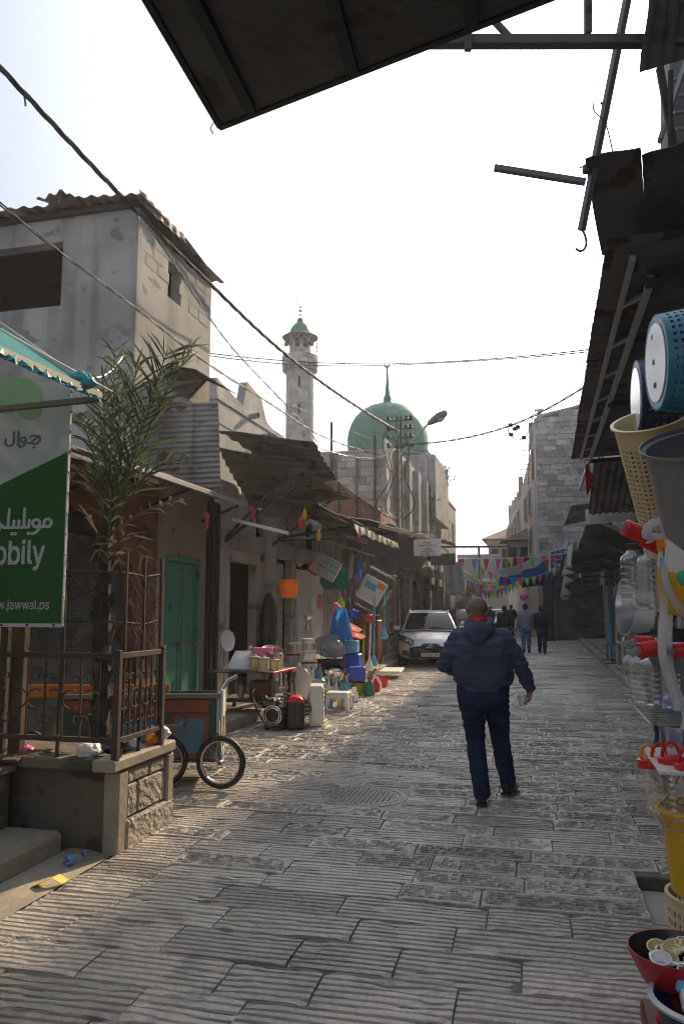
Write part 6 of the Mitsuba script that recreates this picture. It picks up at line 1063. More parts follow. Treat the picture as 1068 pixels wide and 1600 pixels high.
for y in (23, 24.6): part(k, 'leg', M().bar((1.75, y, .11), (1.75, y, .6), .04, up=(0, 1, 0)), 'm_iron'); part(k, 'foot', M().bar((1.55, y, .13), (2.0, y, .13), .04), 'm_iron')
part(k, 'beam', M().bar((1.75, 22.9, .6), (1.75, 24.7, .6), .05), 'm_iron')
k = thing('blue_door', 'light blue painted door further along the right side', 'door'); part(k, 'leaf', M().b2((2.0, 27, .12), (2.06, 27.9, 2.4)), 'm_lightblue'); part(k, 'panel', M().b2((1.99, 27.1, .3), (2.0, 27.8, 1.2)), 'm_labelblue')

# ================= cars =================
scene['m_carsilver'] = {'type': 'principled', 'base_color': col((.60, .62, .65)), 'metallic': .35, 'roughness': .32, 'clearcoat': .8, 'clearcoat_gloss': .95}
scene['m_carwhite'] = {'type': 'principled', 'base_color': col((.75, .75, .75)), 'roughness': .3, 'clearcoat': .8}
scene['m_cardark'] = {'type': 'principled', 'base_color': col((.03, .032, .036)), 'roughness': .25, 'clearcoat': 1.0}
plain('m_carglass', (.010, .012, .014), .05, 0, .35); plain('m_tyre', (.02, .02, .02), .85); plain('m_lens', (.16, .17, .19), .12, .4)
def car(label, mat, P, plate=True, group=None):
    k = thing('parked_car', label, 'car', group); Pm = np.asarray(P.matrix, float) if hasattr(P, 'matrix') else P
    def put(name, m, mt, sm=35, parent=k, lb=None):
        v, f = m.vf(); v = v @ Pm[:3, :3].T+Pm[:3, 3]; return part(parent, name, (v, f), mt, sm, label=lb)
    S = [(0, .60, .26, .60), (.05, .72, .25, .70), (.18, .84, .24, .80), (.45, .89, .24, .90), (.85, .905, .24, .97), (1.2, .91, .24, 1.03), (2.2, .915, .24, 1.06), (3.4, .91, .25, 1.08), (4.1, .86, .27, 1.08), (4.32, .78, .30, 1.0), (4.4, .66, .34, .9)]
    def ring(y, w, zb, zt):
        h = zt-zb; half = [(0, zb), (.8*w, zb), (.96*w, zb+.10*h), (w, zb+.30*h), (w*1.0, zb+.55*h), (.985*w, zb+.80*h), (.94*w, zb+.93*h), (.82*w, zt-.0), (.5*w, zt+.025), (0, zt+.035)]
        return [(x, y, z) for x, z in half]+[(-x, y, z) for x, z in half[-2:0:-1]]
    R_ = np.array([ring(*s_) for s_ in S]); R_ = np.concatenate([R_, R_[:, :1]], 1); m = M(); m.grid(R_)
    for e in (0, -1): c = R_[e].mean(0); n = R_.shape[1]; m.raw(np.vstack([R_[e], c]), [[i, (i+1), n] if e else [i+1, i, n] for i in range(n-1)])
    put('body', m, mat, 40)
    C = [(1.0, .80, 1.03, .80, 1.04), (1.45, .81, 1.04, .70, 1.36), (1.85, .82, 1.04, .63, 1.58), (2.2, .82, 1.05, .61, 1.645), (3.0, .82, 1.06, .60, 1.66), (3.6, .80, 1.06, .57, 1.60), (4.0, .77, 1.06, .58, 1.36), (4.3, .74, 1.0, .7, 1.02)]
    def cab(y, wb, zb, wt, zt): 
        half = [(wb, zb), (wb*.97+wt*.03, zb+(zt-zb)*.1), (wb*.4+wt*.6, zb+(zt-zb)*.62), (wt+.02, zb+(zt-zb)*.93), (wt*.93, zt), (wt*.5, zt+.02), (0, zt+.03)]; return [(x, y, z) for x, z in half]+[(-x, y, z) for x, z in half[-2::-1]]
    G_ = np.array([cab(*c) for c in C]); put('cabin', M().grid(G_), mat, 40)
    ws = [[V(x*wt_, y-.012, z+.012) for x in np.linspace(-1, 1, 9)] for y, z, wt_ in [(1.06, 1.075, .74), (1.45, 1.37, .655), (1.80, 1.565, .575)]]; put('windscreen', M().grid([[p+V(0, -.02*(1-(p[0]/.74)**2), .012*(1-(p[0]/.74)**2)) for p in r] for r in ws], .008), 'm_carglass')
    for sx in (-1, 1):
        for (y0, y1) in ((1.62, 2.45), (2.52, 3.3), (3.36, 3.85)):
            def sp(y, t): 
                i = max(j for j in range(len(C)-1) if C[j][0] <= y); a, b = C[i], C[i+1]; w = (y-a[0])/(b[0]-a[0]); q = [a[n]*(1-w)+b[n]*w for n in range(5)]; return V(sx*((q[1]*(1-t)+(q[1]*.4+q[3]*.6)*t) if t < 1 else 0), y, q[2]+(q[4]-q[2])*(.10*(1-t)+.66*t if t <= 1 else 0))
            def sq(y, t): a = sp(y, 0); 
            g_ = []
            for y in np.linspace(y0, y1, 4):
                i = max(j for j in range(len(C)-1) if C[j][0] <= y); a, b = np.array(C[i]), np.array(C[i+1]); q = a+(b-a)*(y-a[0])/(b[0]-a[0]); wb, zb, wt, zt = q[1:]
                pts = [(wb*.97+wt*.03, zb+(zt-zb)*.1), (wb*.4+wt*.6, zb+(zt-zb)*.62), (wt+.02+.0, zb+(zt-zb)*.88)]; g_.append([V(sx*(x+.006), y, z) for x, z in pts])
            put('side_window', M().grid(g_, .004), 'm_carglass')
        put('roof_rail', M().tube([(sx*.57, 1.95, 1.62), (sx*.585, 2.05, 1.665), (sx*.575, 2.8, 1.685), (sx*.555, 3.45, 1.655), (sx*.54, 3.55, 1.63)], .02, 8), 'm_galv')
        put('mirror', M().cb((sx*.97, 1.42, 1.12), (.2, .12, .14), .05), mat)
        hl = put('headlight', M().grid([[V(sx*(.50+.34*t), -.01+.30*t**2.4+.10*w, .66+.12*t+(.11+.06*t)*w) for w in np.linspace(0, 1, 4)] for t in np.linspace(0, 1, 8)], .02), 'm_lens')
        put('lamp_bezel', M().grid([[V(sx*(.47+.39*t), -.005+.30*t**2.4+.10*w+.006, .645+.12*t+(.14+.07*t)*w) for w in np.linspace(0, 1, 4)] for t in np.linspace(0, 1, 8)], .02), 'm_black'); put('lamp_bulb', M().lathe([(0, -.03), (.045, -.02), (.05, 0)], (sx*.64, .03, .77), (0, -1, 0), 14), 'm_chrome', parent=hl); put('fog_recess', M().ext(Polygon([(sx*.58, .33), (sx*.80, .36), (sx*.80, .50), (sx*.66, .50)][::sx]), (0, .035, 0), d=.03), 'm_black')
        put('fog_lamp', M().lathe([(0, -.02), (.05, -.02), (.06, .0)], (sx*.70, .0, .42), (0, -1, 0), 14), 'm_lens')
        for y in (.82, 3.5):
            w = put('wheel', M().lathe([(.2, -.11), (.32, -.11), (.345, -.07), (.345, .07), (.32, .11), (.2, .11)], (sx*.82, y, .345), (1, 0, 0), 28), 'm_tyre'); put('rim', M().lathe([(0, .06), (.06, .07), (.19, .04), (.2, .1)], (sx*.82, y, .345), (sx, 0, 0), 20), 'm_galv', parent=w); put('wheel_arch', M().lathe([(.36, 0), (.41, .0), (.41, .02), (.36, .02)], (sx*.895, y, .345), (sx, 0, 0), 24, a0=0, a1=2*PI), 'm_black')
    put('upper_grille', M().grid([[V(x, -.035+.10*(abs(x)/.5)**2*.6+.06*w, .60+.10*w) for w in (0, .5, 1)] for x in np.linspace(-.5, .5, 9)], .03), 'm_black'); put('chrome_bar', M().grid([[V(x, -.012+.16*(abs(x)/.5)**2, .575+.035*w) for w in (0, 1)] for x in np.linspace(-.30, .30, 9)], .02), 'm_chrome')
    put('lower_grille', M().ext(Polygon([(-.36, .42), (.36, .42), (.50, .56), (-.50, .56)]), (0, -.005, 0), d=.03), 'm_black'); put('sill_grille', M().cb((0, .0, .29), (1.1, .06, .05), .01), 'm_black')
    put('emblem', M().ext(unary_union([affinity.scale(Point(0, 0).buffer(.06, 20).difference(Point(0, 0).buffer(.048, 20)), 1, .55), LineString([(-.02, -.025), (-.008, .025)]).buffer(.006), LineString([(.008, -.025), (.02, .025)]).buffer(.006), LineString([(-.013, 0), (.013, 0)]).buffer(.005)]), (0, -.03, .65), d=.008), 'm_chrome')
    put('bonnet_crease', M().tube([(-.38, .25, .885), (-.5, .9, 1.005), (-.55, 1.0, 1.02)], .008, 5).tube([(.38, .25, .885), (.5, .9, 1.005), (.55, 1.0, 1.02)], .008, 5), mat)
    pl_ = put('number_plate', M().cb((0, -.03, .37), (.52, .015, .115), .004), 'm_whitepaint')
    if plate: put('plate_text', M().text('7 5104 94', (-.21, -.0385, .335), (1, 0, 0), (0, 0, 1), .075, .002, True, .42), 'm_black', False, pl_)
    put('wiper', M().tube([(-.5, 1.06, 1.075), (.05, 1.12, 1.13)], .008, 4), 'm_black'); put('underbody', M().bx((0, 2.2, .26), (1.5, 3.9, .12)), 'm_black', False); return k
def cp(x, y, heading):   # heading: the direction in which the nose points
    h = unit((*heading, 0)); HZ = .94; right = np.cross((0, 0, 1), -h); m = np.eye(4); m[:3, 0] = -np.cross(h, (0, 0, 1)) if False else np.cross(-h, (0, 0, 1)); m[:3, 1] = -h; m[:3, 2] = (0, 0, HZ); m[:3, 3] = (x, y, 0); return m
car('silver sport utility car with roof rails parked by the shuttered shops', 'm_carsilver', cp(-3.12, 22.15, (.16, -.987)))
car('white car far down the street behind the walking men', 'm_carwhite', cp(-3.1, 58, (.05, -1)), False)
car('dark car half hidden behind the silver one', 'm_cardark', cp(-4.1, 44, (.1, -1)), False)

# ================= people =================
def sph(p, r, n=14): return m3.Manifold.sphere(r, n).translate(tuple(map(float, p)))
def bone(a, ra, b, rb, n=14): return m3.Manifold.batch_hull([sph(a, ra, n), sph(b, rb, n)])
def hull(*pr): return m3.Manifold.batch_hull([sph(p, r) for p, r in pr])
def chain(pts): return [bone(pts[i][0], pts[i][1], pts[i+1][0], pts[i+1][1]) for i in range(len(pts)-1)]
def blend(parts_, L=.03, it=12):
    m = m3.Manifold.batch_boolean(parts_, m3.OpType.Add).refine_to_length(L).to_mesh(); t = trimesh.Trimesh(m.vert_properties[:, :3], m.tri_verts, process=True); trimesh.smoothing.filter_taubin(t, .5, .53, it); return t
def fold(t, amp, freq, seed):
    v = np.array(t.vertices); n = np.array(t.vertex_normals); q = v*np.array(freq); d = meshkit.fbm(q, 3, seed)-.5; d2 = 1-2*np.abs(meshkit.noise(q*.8+5, seed+3)-.5)*2; return trimesh.Trimesh(v+n*((d+.35*d2*d2)*amp)[:, None], t.faces, process=False)
def hand(w, down, out, palm, r=.0085, s=1.0, curl=.5):
    down, out, palm = unit(down), unit(out), unit(palm); k = w+down*.085*s; P_ = [hull((w, .026*s), (k+out*.026*s, .014*s), (k-out*.028*s, .013*s), (w+down*.05*s+palm*.008, .024*s))]
    for i, (o, L) in enumerate([(.030, .072), (.010, .082), (-.010, .078), (-.029, .06)]):
        a = k+out*o*s; c1 = a+unit(down+palm*curl*.8)*L*.45*s; c2 = c1+unit(down*.7+palm*curl*1.8)*L*.32*s; c3 = c2+unit(down*.25+palm*curl*2.4)*L*.24*s; P_ += chain([(a, r*1.1*s), (c1, r*1.05*s), (c2, r*.98*s), (c3, r*.85*s)])
    a = w+down*.025*s+out*.028*s; b = a+unit(down+out*.7+palm*.5)*.045*s; c = b+unit(down+palm*.9-out*.1)*.035*s; P_ += chain([(a, .014*s), (b, .0115*s), (c, .009*s)]); return P_
def person(label, pos, rz, cl, pose, s=1.0, fat=0.0, hair=None, group=None, fine=True, hood=False):
    k = thing('person', label, 'person', group); Rz = rotm(rz); pos = V(*pos)
    def put(name, t, mat, lb=None, parent=k, sm=True): return part(parent, name, (np.array(t.vertices)*s @ Rz.T+pos, np.array(t.faces)), mat, sm, label=lb)
    J = {a: V(*b) for a, b in pose.items()}; L = .016 if fine else .045; f = fat
    hd = J['head']; up = unit(hd-J['neck']*[1, 1, 1]); fw = V(0, 1, 0)
    head = [hull((hd+V(0, -.02, .035), .088), (hd+V(0, .02, .03), .082)), hull((hd+V(0, .045, -.02), .062), (hd+V(0, .06, -.075), .035), (hd+V(0, -.02, -.03), .068)), bone(hd+V(0, .098, .0), .012, hd+V(0, .112, -.03), .016)]
    head += [hull((hd+V(sx*.088, -.01, .005), .014), (hd+V(sx*.094, -.022, .022), .016), (hd+V(sx*.086, -.008, -.022), .012)) for sx in (-1, 1)]
    neck = [bone(hd+V(0, -.02, -.06), .058+f*.08, J['neck'], .064+f*.1)]
    tor = [hull((J['shL'], .06), (J['shR'], .06), (J['chest']+V(-.09, 0, 0), .11+f*.4), (J['chest']+V(.09, 0, 0), .11+f*.4)), hull((J['chest']+V(-.08, 0, 0), .115+f*.5), (J['chest']+V(.08, 0, 0), .115+f*.5), (J['waist']+V(-.07, .0+f*.2, 0), .11+f*.6), (J['waist']+V(.07, f*.2, 0), .11+f*.6)), hull((J['waist']+V(-.07, 0, 0), .11+f*.5), (J['waist']+V(.07, 0, 0), .11+f*.5), (J['hipL'], .11), (J['hipR'], .11))]
    body = head+neck+tor
    for sd in 'LR':
        body += chain([(J['sh'+sd], .052+f*.15), (J['el'+sd], .040), (J['wr'+sd], .028)]); body += chain([(J['hip'+sd], .088), (J['kn'+sd], .055), (J['an'+sd], .038)]) + [bone(J['an'+sd], .036, J['to'+sd], .028)]
        d = J.get('hand'+sd); d = unit(J['wr'+sd]-J['el'+sd]) if d is None else d; o = V(1 if sd == 'L' else -1, .5, 0); o = unit(V(0, 1, 0)-d*d[1]) ; body += hand(J['wr'+sd], d, o, V(1, 0, 0) if sd == 'L' else V(-1, 0, 0), s=1.0 if fine else 1.0, curl=.9 if sd == 'R' else .5)
    sk = blend(body, .012 if fine else .022, 8); put('body', sk, 'm_skin')
    for sx in (-1, 1): put('eye', trimesh.creation.icosphere(1, .013).apply_translation(hd+V(sx*.034, .094, .015)), 'm_whiteplastic', sm=True)
    put('mouth', trimesh.creation.box((.045, .012, .008)).apply_translation(hd+V(0, .092, -.062)), 'm_maroon', sm=False)
    if hair: 
        hr = blend([hull((hd+V(0, -.028, .045), .092), (hd+V(0, .012, .055), .084)), hull((hd+V(0, -.04, .0), .088), (hd+V(0, -.05, -.04), .066))], .02, 4); v = np.array(hr.vertices); hr = trimesh.Trimesh(v+np.array(hr.vertex_normals)*(.010*(meshkit.noise(v*60)-.3))[:, None], hr.faces, process=False); put('hair', hr, hair)
    elif fine:
        hr = blend([head[0], head[1]], .010, 8); v = np.array(hr.vertices)+np.array(hr.vertex_normals)*.0022; hr = trimesh.Trimesh(v, hr.faces, process=False); hr = trimesh.intersections.slice_mesh_plane(hr, (0, -.8, .6), hd+V(0, .0, -.0)); hr = trimesh.intersections.slice_mesh_plane(hr, (0, 0, 1), hd+V(0, 0, -.06)); put('stubble', hr, 'm_stubble')
    e = .018
    top = [hull((J['shL']+V(.02, 0, .0), .065+e), (J['shR']+V(-.02, 0, .0), .065+e), (J['neck']+V(0, -.015, -.045), .075), (J['chest']+V(-.10, -.015, 0), .12+e+f*.5), (J['chest']+V(.10, -.015, 0), .12+e+f*.5)), hull((J['chest']+V(-.10, -.01, 0), .125+e+f*.5), (J['chest']+V(.10, -.01, 0), .125+e+f*.5), (J['waist']+V(-.09, f*.15, .02), .12+e+f*.6), (J['waist']+V(.09, f*.15, .02), .12+e+f*.6)), hull((J['waist']+V(-.09, f*.1, .02), .12+e+f*.55), (J['waist']+V(.09, f*.1, .02), .12+e+f*.55), ((J['hipL']+J['waist'])/2+V(-.0, 0, .02), .122+e+f*.2), ((J['hipR']+J['waist'])/2+V(0, 0, .02), .122+e+f*.2)), bone(J['neck']+V(0, -.02, -.06), .10, J['neck']+V(0, -.01, .0), .075)]
    for sd in 'LR': a, b, c = J['sh'+sd], J['el'+sd], J['wr'+sd]; c = b+(c-b)*.93; top += chain([(a, .078+f*.25), ((a+b)/2, .072+f*.2), (b, .060+f*.12), ((b+c)/2, .056+f*.06), (c, .043)])
    tp = fold(blend(top, L, 8), .032 if fine else .02, (10, 10, 24) if fine else (7, 7, 13), 3); tk = put('hoodie' if hood else 'jacket', tp, cl['top'])
    if hood:
        ring = []; n = J['neck']+V(0, -.02, .035); pts = [(n+V(.092*math.sin(a), -.095*math.cos(a)-.015, -.055*math.cos(a)*1.0-.01), .040+.022*max(math.cos(a), 0)) for a in np.linspace(-2.6, 2.6, 15)]; ring = chain(pts)+[hull((n+V(-.08, -.10, -.06), .045), (n+V(.08, -.10, -.06), .045), (n+V(0, -.13, -.13), .055), (n+V(0, -.09, -.02), .05))]
        put('hood', fold(blend(ring, .016, 6), .02, (9, 9, 16), 7), cl['top'], parent=tk)
        hem = blend([hull(((J['hipL']+J['waist'])/2+V(0, 0, -.062), .128+f*.12), ((J['hipR']+J['waist'])/2+V(0, 0, -.062), .128+f*.12))], .03, 4); v = np.array(hem.vertices); zc = v[:, 2].mean(); v[:, 2] = zc+np.clip((v[:, 2]-zc)*.35, -.035, .035); put('hem', trimesh.Trimesh(v, hem.faces, process=False), cl['top'], parent=tk)
        for sd in 'LR': a, b = J['el'+sd], J['wr'+sd]; put('cuff', blend([bone(a+(b-a)*.86, .042, a+(b-a)*.97, .038)], .02, 2), cl['top'], parent=tk)
        cm = M().lathe([(.070, -.03), (.076, -.01), (.078, .02), (.071, .032), (.066, .02)], J['neck']+V(0, -.006, .058), unit(V(0, .12, 1)), 24); put('shirt_collar', cm.mesh(), 'm_redplastic')
    else: put('collar', blend([bone(J['neck']+V(0, -.01, -.01), .078, J['neck']+V(0, -.005, .02), .072)], .025, 3), cl['top'], parent=tk)
    leg = [hull((J['hipL']+V(0, 0, .05), .108+f*.25), (J['hipR']+V(0, 0, .05), .108+f*.25), (J['hipL']+V(0, -.03, -.04), .105+f*.2), (J['hipR']+V(0, -.03, -.04), .105+f*.2))]
    for sd in 'LR': h, n, a = J['hip'+sd], J['kn'+sd], J['an'+sd]; leg += chain([(h+V(0, -.01, -.03), .108+f*.15), ((h+n)/2, .092+f*.14), (n, .074+f*.08), ((n+a)/2+V(0, -.012, 0), .073+f*.07), (a+V(0, 0, .05), .064+f*.04), (a+V(0, -.005, -.0), .064+f*.03)])
    put('jeans', fold(blend(leg, L, 6), .018, (11, 11, 26), 11), cl['legs'])
    for sd in 'LR':
        a, t = J['an'+sd], J['to'+sd]; d = unit((t-a)*[1, 1, 0]); hl = a+V(0, 0, -a[2]+.045+max(0, a[2]-.085)*.9)-d*.03; sh_ = put('shoe', blend([hull((hl, .044), (hl+V(0, 0, .05), .042), (t+V(0, 0, .012), .036), (t-d*.06+V(0, 0, .03), .042))], .018, 3), cl['shoes']); q = np.cross(d, (0, 0, 1)); w = t-hl
        sl = trimesh.convex.convex_hull(np.array([hl+d*x*(np.linalg.norm(w[:2])+.035)-d*(.035*(x == 0))+q*y*.046*(1 if x < .9 else .75)+V(0, 0, -.042+w[2]*x+z) for x in (0, .35, .75, 1) for y in (-1, 1) for z in (0, .022)])); put('sole', sl, 'm_blackplastic', parent=sh_, sm=False)
    return k
plain('m_stubble', (.20, .125, .095), .75)
def cloth(k, c0, c1, bsc=260., b=.0012, sheen=.4):
    scene[k] = tw({'type': 'principled', 'base_color': proc(lambda p, n, uv: mix(c0, c1, smoothstep(.3, .7, fbm(p.x*9, p.y*9, p.z*9, 3)))*(.8+.4*noise(p.x*150, p.y*150, p.z*150))), 'roughness': .9, 'sheen': sheen, 'specular': .2})
cloth('m_hoodie', (.050, .064, .105), (.062, .076, .118)); cloth('m_jeansdark', (.013, .019, .048), (.022, .032, .072)); cloth('m_jeanslight', (.05, .10, .22), (.16, .23, .36)); cloth('m_shirtgrey', (.16, .18, .22), (.2, .22, .26)); plain('m_blackcloth', (.016, .015, .017), .9); plain('m_hair', (.02, .016, .014), .7)
M0 = dict(head=(-.035, .04, 1.625), neck=(-.02, .0, 1.475), chest=(0, 0, 1.26), waist=(0, 0, 1.06), shL=(-.195, .0, 1.375), shR=(.185, 0, 1.375), elL=(-.335, -.02, 1.155), wrL=(-.25, .20, 1.07), elR=(.325, -.01, 1.16), wrR=(.405, .05, .945), hipL=(-.105, 0, .90), hipR=(.105, 0, .90), knL=(-.075, .03, .49), anL=(-.015, -.2, .095), toL=(-.02, .0, .035), knR=(.13, .17, .49), anR=(.185, .2, .10), toR=(.235, .37, .035), handL=(.5, .6, -.3), handR=(-.1, .12, -1))
MP = V(-.545, 7.12, 0)
person('stout bald man in a navy hoodie and dark jeans walking away, holding a white cup', MP, .0, dict(top='m_hoodie', legs='m_jeansdark', shoes='m_blackplastic'), M0, 1.0, .065, hood=True)
hp = MP+V(.405, .05, .945)+unit((-.1, .12, -1))*.105+V(-.055, .01, -.005); k = thing('paper_cup', 'small white paper cup held in the hand of the man in the hoodie', 'cup'); part(k, 'cup', M().lathe(shell([(0, 0), (.031, 0), (.039, .085), (.042, .086), (.042, .09)], .002), hp+V(0, 0, -.035), unit((-.12, 0, 1)), 22), 'm_whiteplastic', 40)
W0 = dict(head=(0, .02, 1.62), neck=(0, 0, 1.46), chest=(0, 0, 1.28), waist=(0, 0, 1.05), shL=(-.18, 0, 1.40), shR=(.18, 0, 1.40), elL=(-.24, -.03, 1.12), wrL=(-.23, .05, .88), elR=(.24, -.02, 1.12), wrR=(.24, .06, .88), hipL=(-.09, 0, .90), hipR=(.09, 0, .90), knL=(-.09, .06, .49), anL=(-.09, -.08, .09), toL=(-.09, .08, .035), knR=(.10, .12, .49), anR=(.10, .16, .09), toR=(.11, .32, .035))
def pose(**kw): d = dict(W0); d.update(kw); return d
step2 = pose(knL=(-.09, .15, .5), anL=(-.10, .22, .1), toL=(-.1, .38, .04), knR=(.09, .02, .49), anR=(.09, -.16, .1), toR=(.1, .0, .035), elR=(.29, -.06, 1.14), wrR=(.2, .12, 1.0))
person('man in a grey blue shirt and light blue jeans walking away', (-0.699,30.284,0.000), .05, dict(top='m_shirtgrey', legs='m_jeanslight', shoes='m_blackplastic'), W0, 1.04, .02, 'm_hair', fine=False)
person('man in a black jacket beside the one in the grey shirt', (-0.122,30.006,0.000), -.05, dict(top='m_blackcloth', legs='m_jeansdark', shoes='m_blackplastic'), step2, 1.0, .05, 'm_hair', fine=False)
person('man in a dark jacket and jeans just right of the hoodie man', (-1.499,30.969,0.000), .1, dict(top='m_blackcloth', legs='m_denim', shoes='m_blackplastic'), pose(elR=(.29, -.05, 1.15), wrR=(.33, .02, .92)), .99, .07, 'm_hair', fine=False)
person('dark clothed figure further back between the walking men', (-1.923,47.848,0.000), .0, dict(top='m_blackcloth', legs='m_blackcloth', shoes='m_blackplastic'), step2, 1.05, .02, 'm_hair', fine=False)
person('distant figure in black beside the white car', (-3.575,55.025,0.000), PI, dict(top='m_blackcloth', legs='m_denim', shoes='m_blackplastic'), W0, 1.0, .03, 'm_hair', fine=False)
person('distant figure in a red top far down the street', (-3.799,74.872,0.000), PI, dict(top='m_maroon', legs='m_denim', shoes='m_blackplastic'), step2, 1.0, .02, 'm_hair', fine=False)
person('distant figure in a pale top at the far left of the street', (-6.069,80.108,0.000), 0, dict(top='m_shirtgrey', legs='m_blackcloth', shoes='m_blackplastic'), W0, 1.0, .02, 'm_hair', fine=False)
person('person in dark trousers standing behind the clear jugs on the right', (1.10, 7.9, 0), -.4, dict(top='m_blackcloth', legs='m_jeansdark', shoes='m_blackplastic'), pose(elL=(-.26, .06, 1.14), wrL=(-.24, .16, .93)), .98, .08, 'm_hair', fine=False)

# ================= cables, bunting, tarpaulin =================
def cable(pts, r, label, group=None, twist=0, n=70, mat='m_cable'):
    k = thing('cable', label, 'cable', group); P = spline(pts, n)
    if not twist: part(k, 'line', M().tube(P, r, 6), mat, True)
    else:
        P = spline(pts, n*4); t = np.gradient(P, axis=0); t /= np.linalg.norm(t, axis=1, keepdims=True); x = np.cross(t, (0, 0, 1)); x /= np.linalg.norm(x, axis=1, keepdims=True); y = np.cross(t, x); s_ = np.concatenate([[0], np.cumsum(np.linalg.norm(np.diff(P, axis=0), axis=1))])
        for q in range(twist): a = s_/.22+2*PI*q/twist; part(k, 'strand', M().tube(P+(np.cos(a)[:, None]*x+np.sin(a)[:, None]*y)*r*.75, r*.62, 5), mat, True)
    return k
m_ = [(-5.998,6.608,7.977), (-5.994,7.236,7.949), (-6.001,8.175,7.911), (-6.013,9.322,7.866), (-5.989,11.000,7.800), (-5.864,13.025,7.665), (-5.670,16.112,7.497), (-5.243,20.183,7.424), (-4.411,24.568,7.330)]
k = cable(m_, .028, 'thick twisted cable bundle running from the top left to the utility pole', twist=3); 
for u, v, d in ((38,152,9.7),(149,265,11.2),(212,330,12.3)): pass
part(k, 'tie', M().tube([(-6.039,7.746,7.938), (-6.027,7.764,7.820)], .012, 5), 'm_cable'); part(k, 'tie', M().tube([(-5.991,10.480,7.799), (-5.975,10.498,7.690)], .014, 5), 'm_cable')
cable([(-5.765,6.482,6.155), (-5.648,6.940,6.054), (-5.565,8.016,5.944), (-5.480,9.711,5.870), (-5.468,12.217,5.815), (-5.517,15.720,5.975), (-5.676,19.805,6.244), (-5.044,22.457,6.295), (-4.720,23.765,6.474), (-4.416,24.590,7.145)], .017, 'thinner double cable below the thick bundle', twist=2)
cable([(-5.877,10.420,7.680), (-5.667,11.805,7.025), (-5.852,13.970,6.799), (-5.901,16.581,6.609), (-5.764,19.804,6.074)], .014, 'sagging cable between the thick bundle and the double cable', twist=2)
cable([(-6.013,19.740,6.074), (-5.507,21.949,6.085), (-4.899,23.635,6.315), (-4.591,24.387,6.755), (-4.369,24.574,7.372)], .02, 'pale cable looping up to the utility pole', twist=2, mat='m_galv')
cable([(-4.363,24.632,6.919), (-2.887,23.582,6.706), (-1.632,22.357,6.591), (-0.517,21.084,6.585), (0.459,19.759,6.706), (1.221,18.382,6.798)], .022, 'twisted cable sloping up from the utility pole to the right awning', twist=2)
cable([(-4.362,24.628,6.960), (-2.732,23.930,6.730), (-1.103,22.592,6.631), (0.149,21.244,6.670), (1.283,19.427,6.884)], .006, 'very thin wire under the right hand cable')
for i, dv in enumerate((0, 6)): cable([(-7.962,13.920,7.030), (-7.630,17.031,7.777), (-6.406,20.372,8.513), (-4.143,22.960,9.079), (-0.631,20.835,8.320), (1.531,18.358,7.615)], .014, ['upper', 'lower'][i]+' of two thin wires crossing in front of the minaret', 'thin wires across the sky') if i == 0 else cable([(-7.963,13.925,6.991), (-7.631,17.038,7.716), (-6.408,20.382,8.424), (-4.144,22.964,9.040), (-0.632,20.839,8.286), (1.529,18.365,7.557)], .013, 'lower of two thin wires crossing in front of the minaret', 'thin wires across the sky')
cable([(-6.816,15.199,7.463), (-6.622,18.346,7.646), (-6.083,22.640,7.678), (-4.461,24.597,7.001)], .006, 'faint wire slanting behind the minaret to the pole'); cable([(-6.830,15.251,7.022), (-6.483,18.463,6.998), (-5.722,22.806,7.095), (-4.507,24.611,6.795)], .006, 'lower faint wire slanting to the pole')
cable([(-3.934,6.008,3.737), (-4.032,6.390,3.809), (-4.198,6.940,4.061), (-4.589,7.817,4.552)], .010, 'short white cable curling up at the house wall', mat='m_whitepaint')
cable([(-3.043,3.799,3.275), (-2.937,4.148,3.198), (-2.786,4.615,3.102)], .008, 'white wire along the edge of the turquoise awning', mat='m_whitepaint')
lc = thing('cable_connectors', 'cluster of cable clamps dangling from the right hand cable', 'connector')
for i, (u, v) in enumerate([(797,664),(804,670),(800,679),(806,669),(817,684)]): part(lc, 'clamp', M().cb((-0.746,21.337,6.586) if i == 0 else [0, 0, 0], (.1, .1, .1), .02) if False else M().cb([V(*(-0.746,21.337,6.586)), V(*(-0.631,21.380,6.482)), V(*(-0.737,21.372,6.327)), V(*(-0.562,21.391,6.534)), V(*(-0.403,21.469,6.241))][i], (.12, .1, .09), .02), 'm_black')
part(lc, 'loop', M().tube(spline([(-0.815,21.328,6.517), (-0.754,21.370,6.310), (-0.606,21.423,6.189), (-0.403,21.469,6.241), (-0.244,21.479,6.482), (-0.165,21.157,6.721)], 20), .012, 5), 'm_cable')
# blue and white tarpaulin and the glazed panel at the stone house
A4 = [V(*(-2.414,38.668,3.497)), V(*(0.270,40.254,4.620)), V(*(0.327,40.950,3.346)), V(*(-2.106,38.844,2.728))]
def tarp(name, q, mat, label, w=.1, seed=0):
    a = np.linspace(0, 1, 14); return solo(name, M().grid([[lerp(lerp(q[0], q[1], t), lerp(q[3], q[2], t), s_)+V(0, .15*math.sin(t*6+seed)*s_, -w*math.sin(t*PI)*(1-.4*s_)) for s_ in np.linspace(0, 1, 7)] for t in a], .01), mat, label, 'tarpaulin', smooth=True)
mid0, mid1 = lerp(A4[0], A4[3], .45), lerp(A4[1], A4[2], .42)
plain('m_tarpwhite', (.50, .52, .56), .6); plain('m_tarpblue', (.015, .10, .32), .5)
tarp('white_tarpaulin', [A4[0], A4[1], mid1, mid0], 'm_tarpwhite', 'white upper strip of tarpaulin stretched across the street end', .25); tarp('blue_tarpaulin', [mid0+V(0, -.02, 0), mid1+V(0, -.02, 0), A4[2], A4[3]], 'm_tarpblue', 'blue lower strip of tarpaulin stretched across the street end', .25)
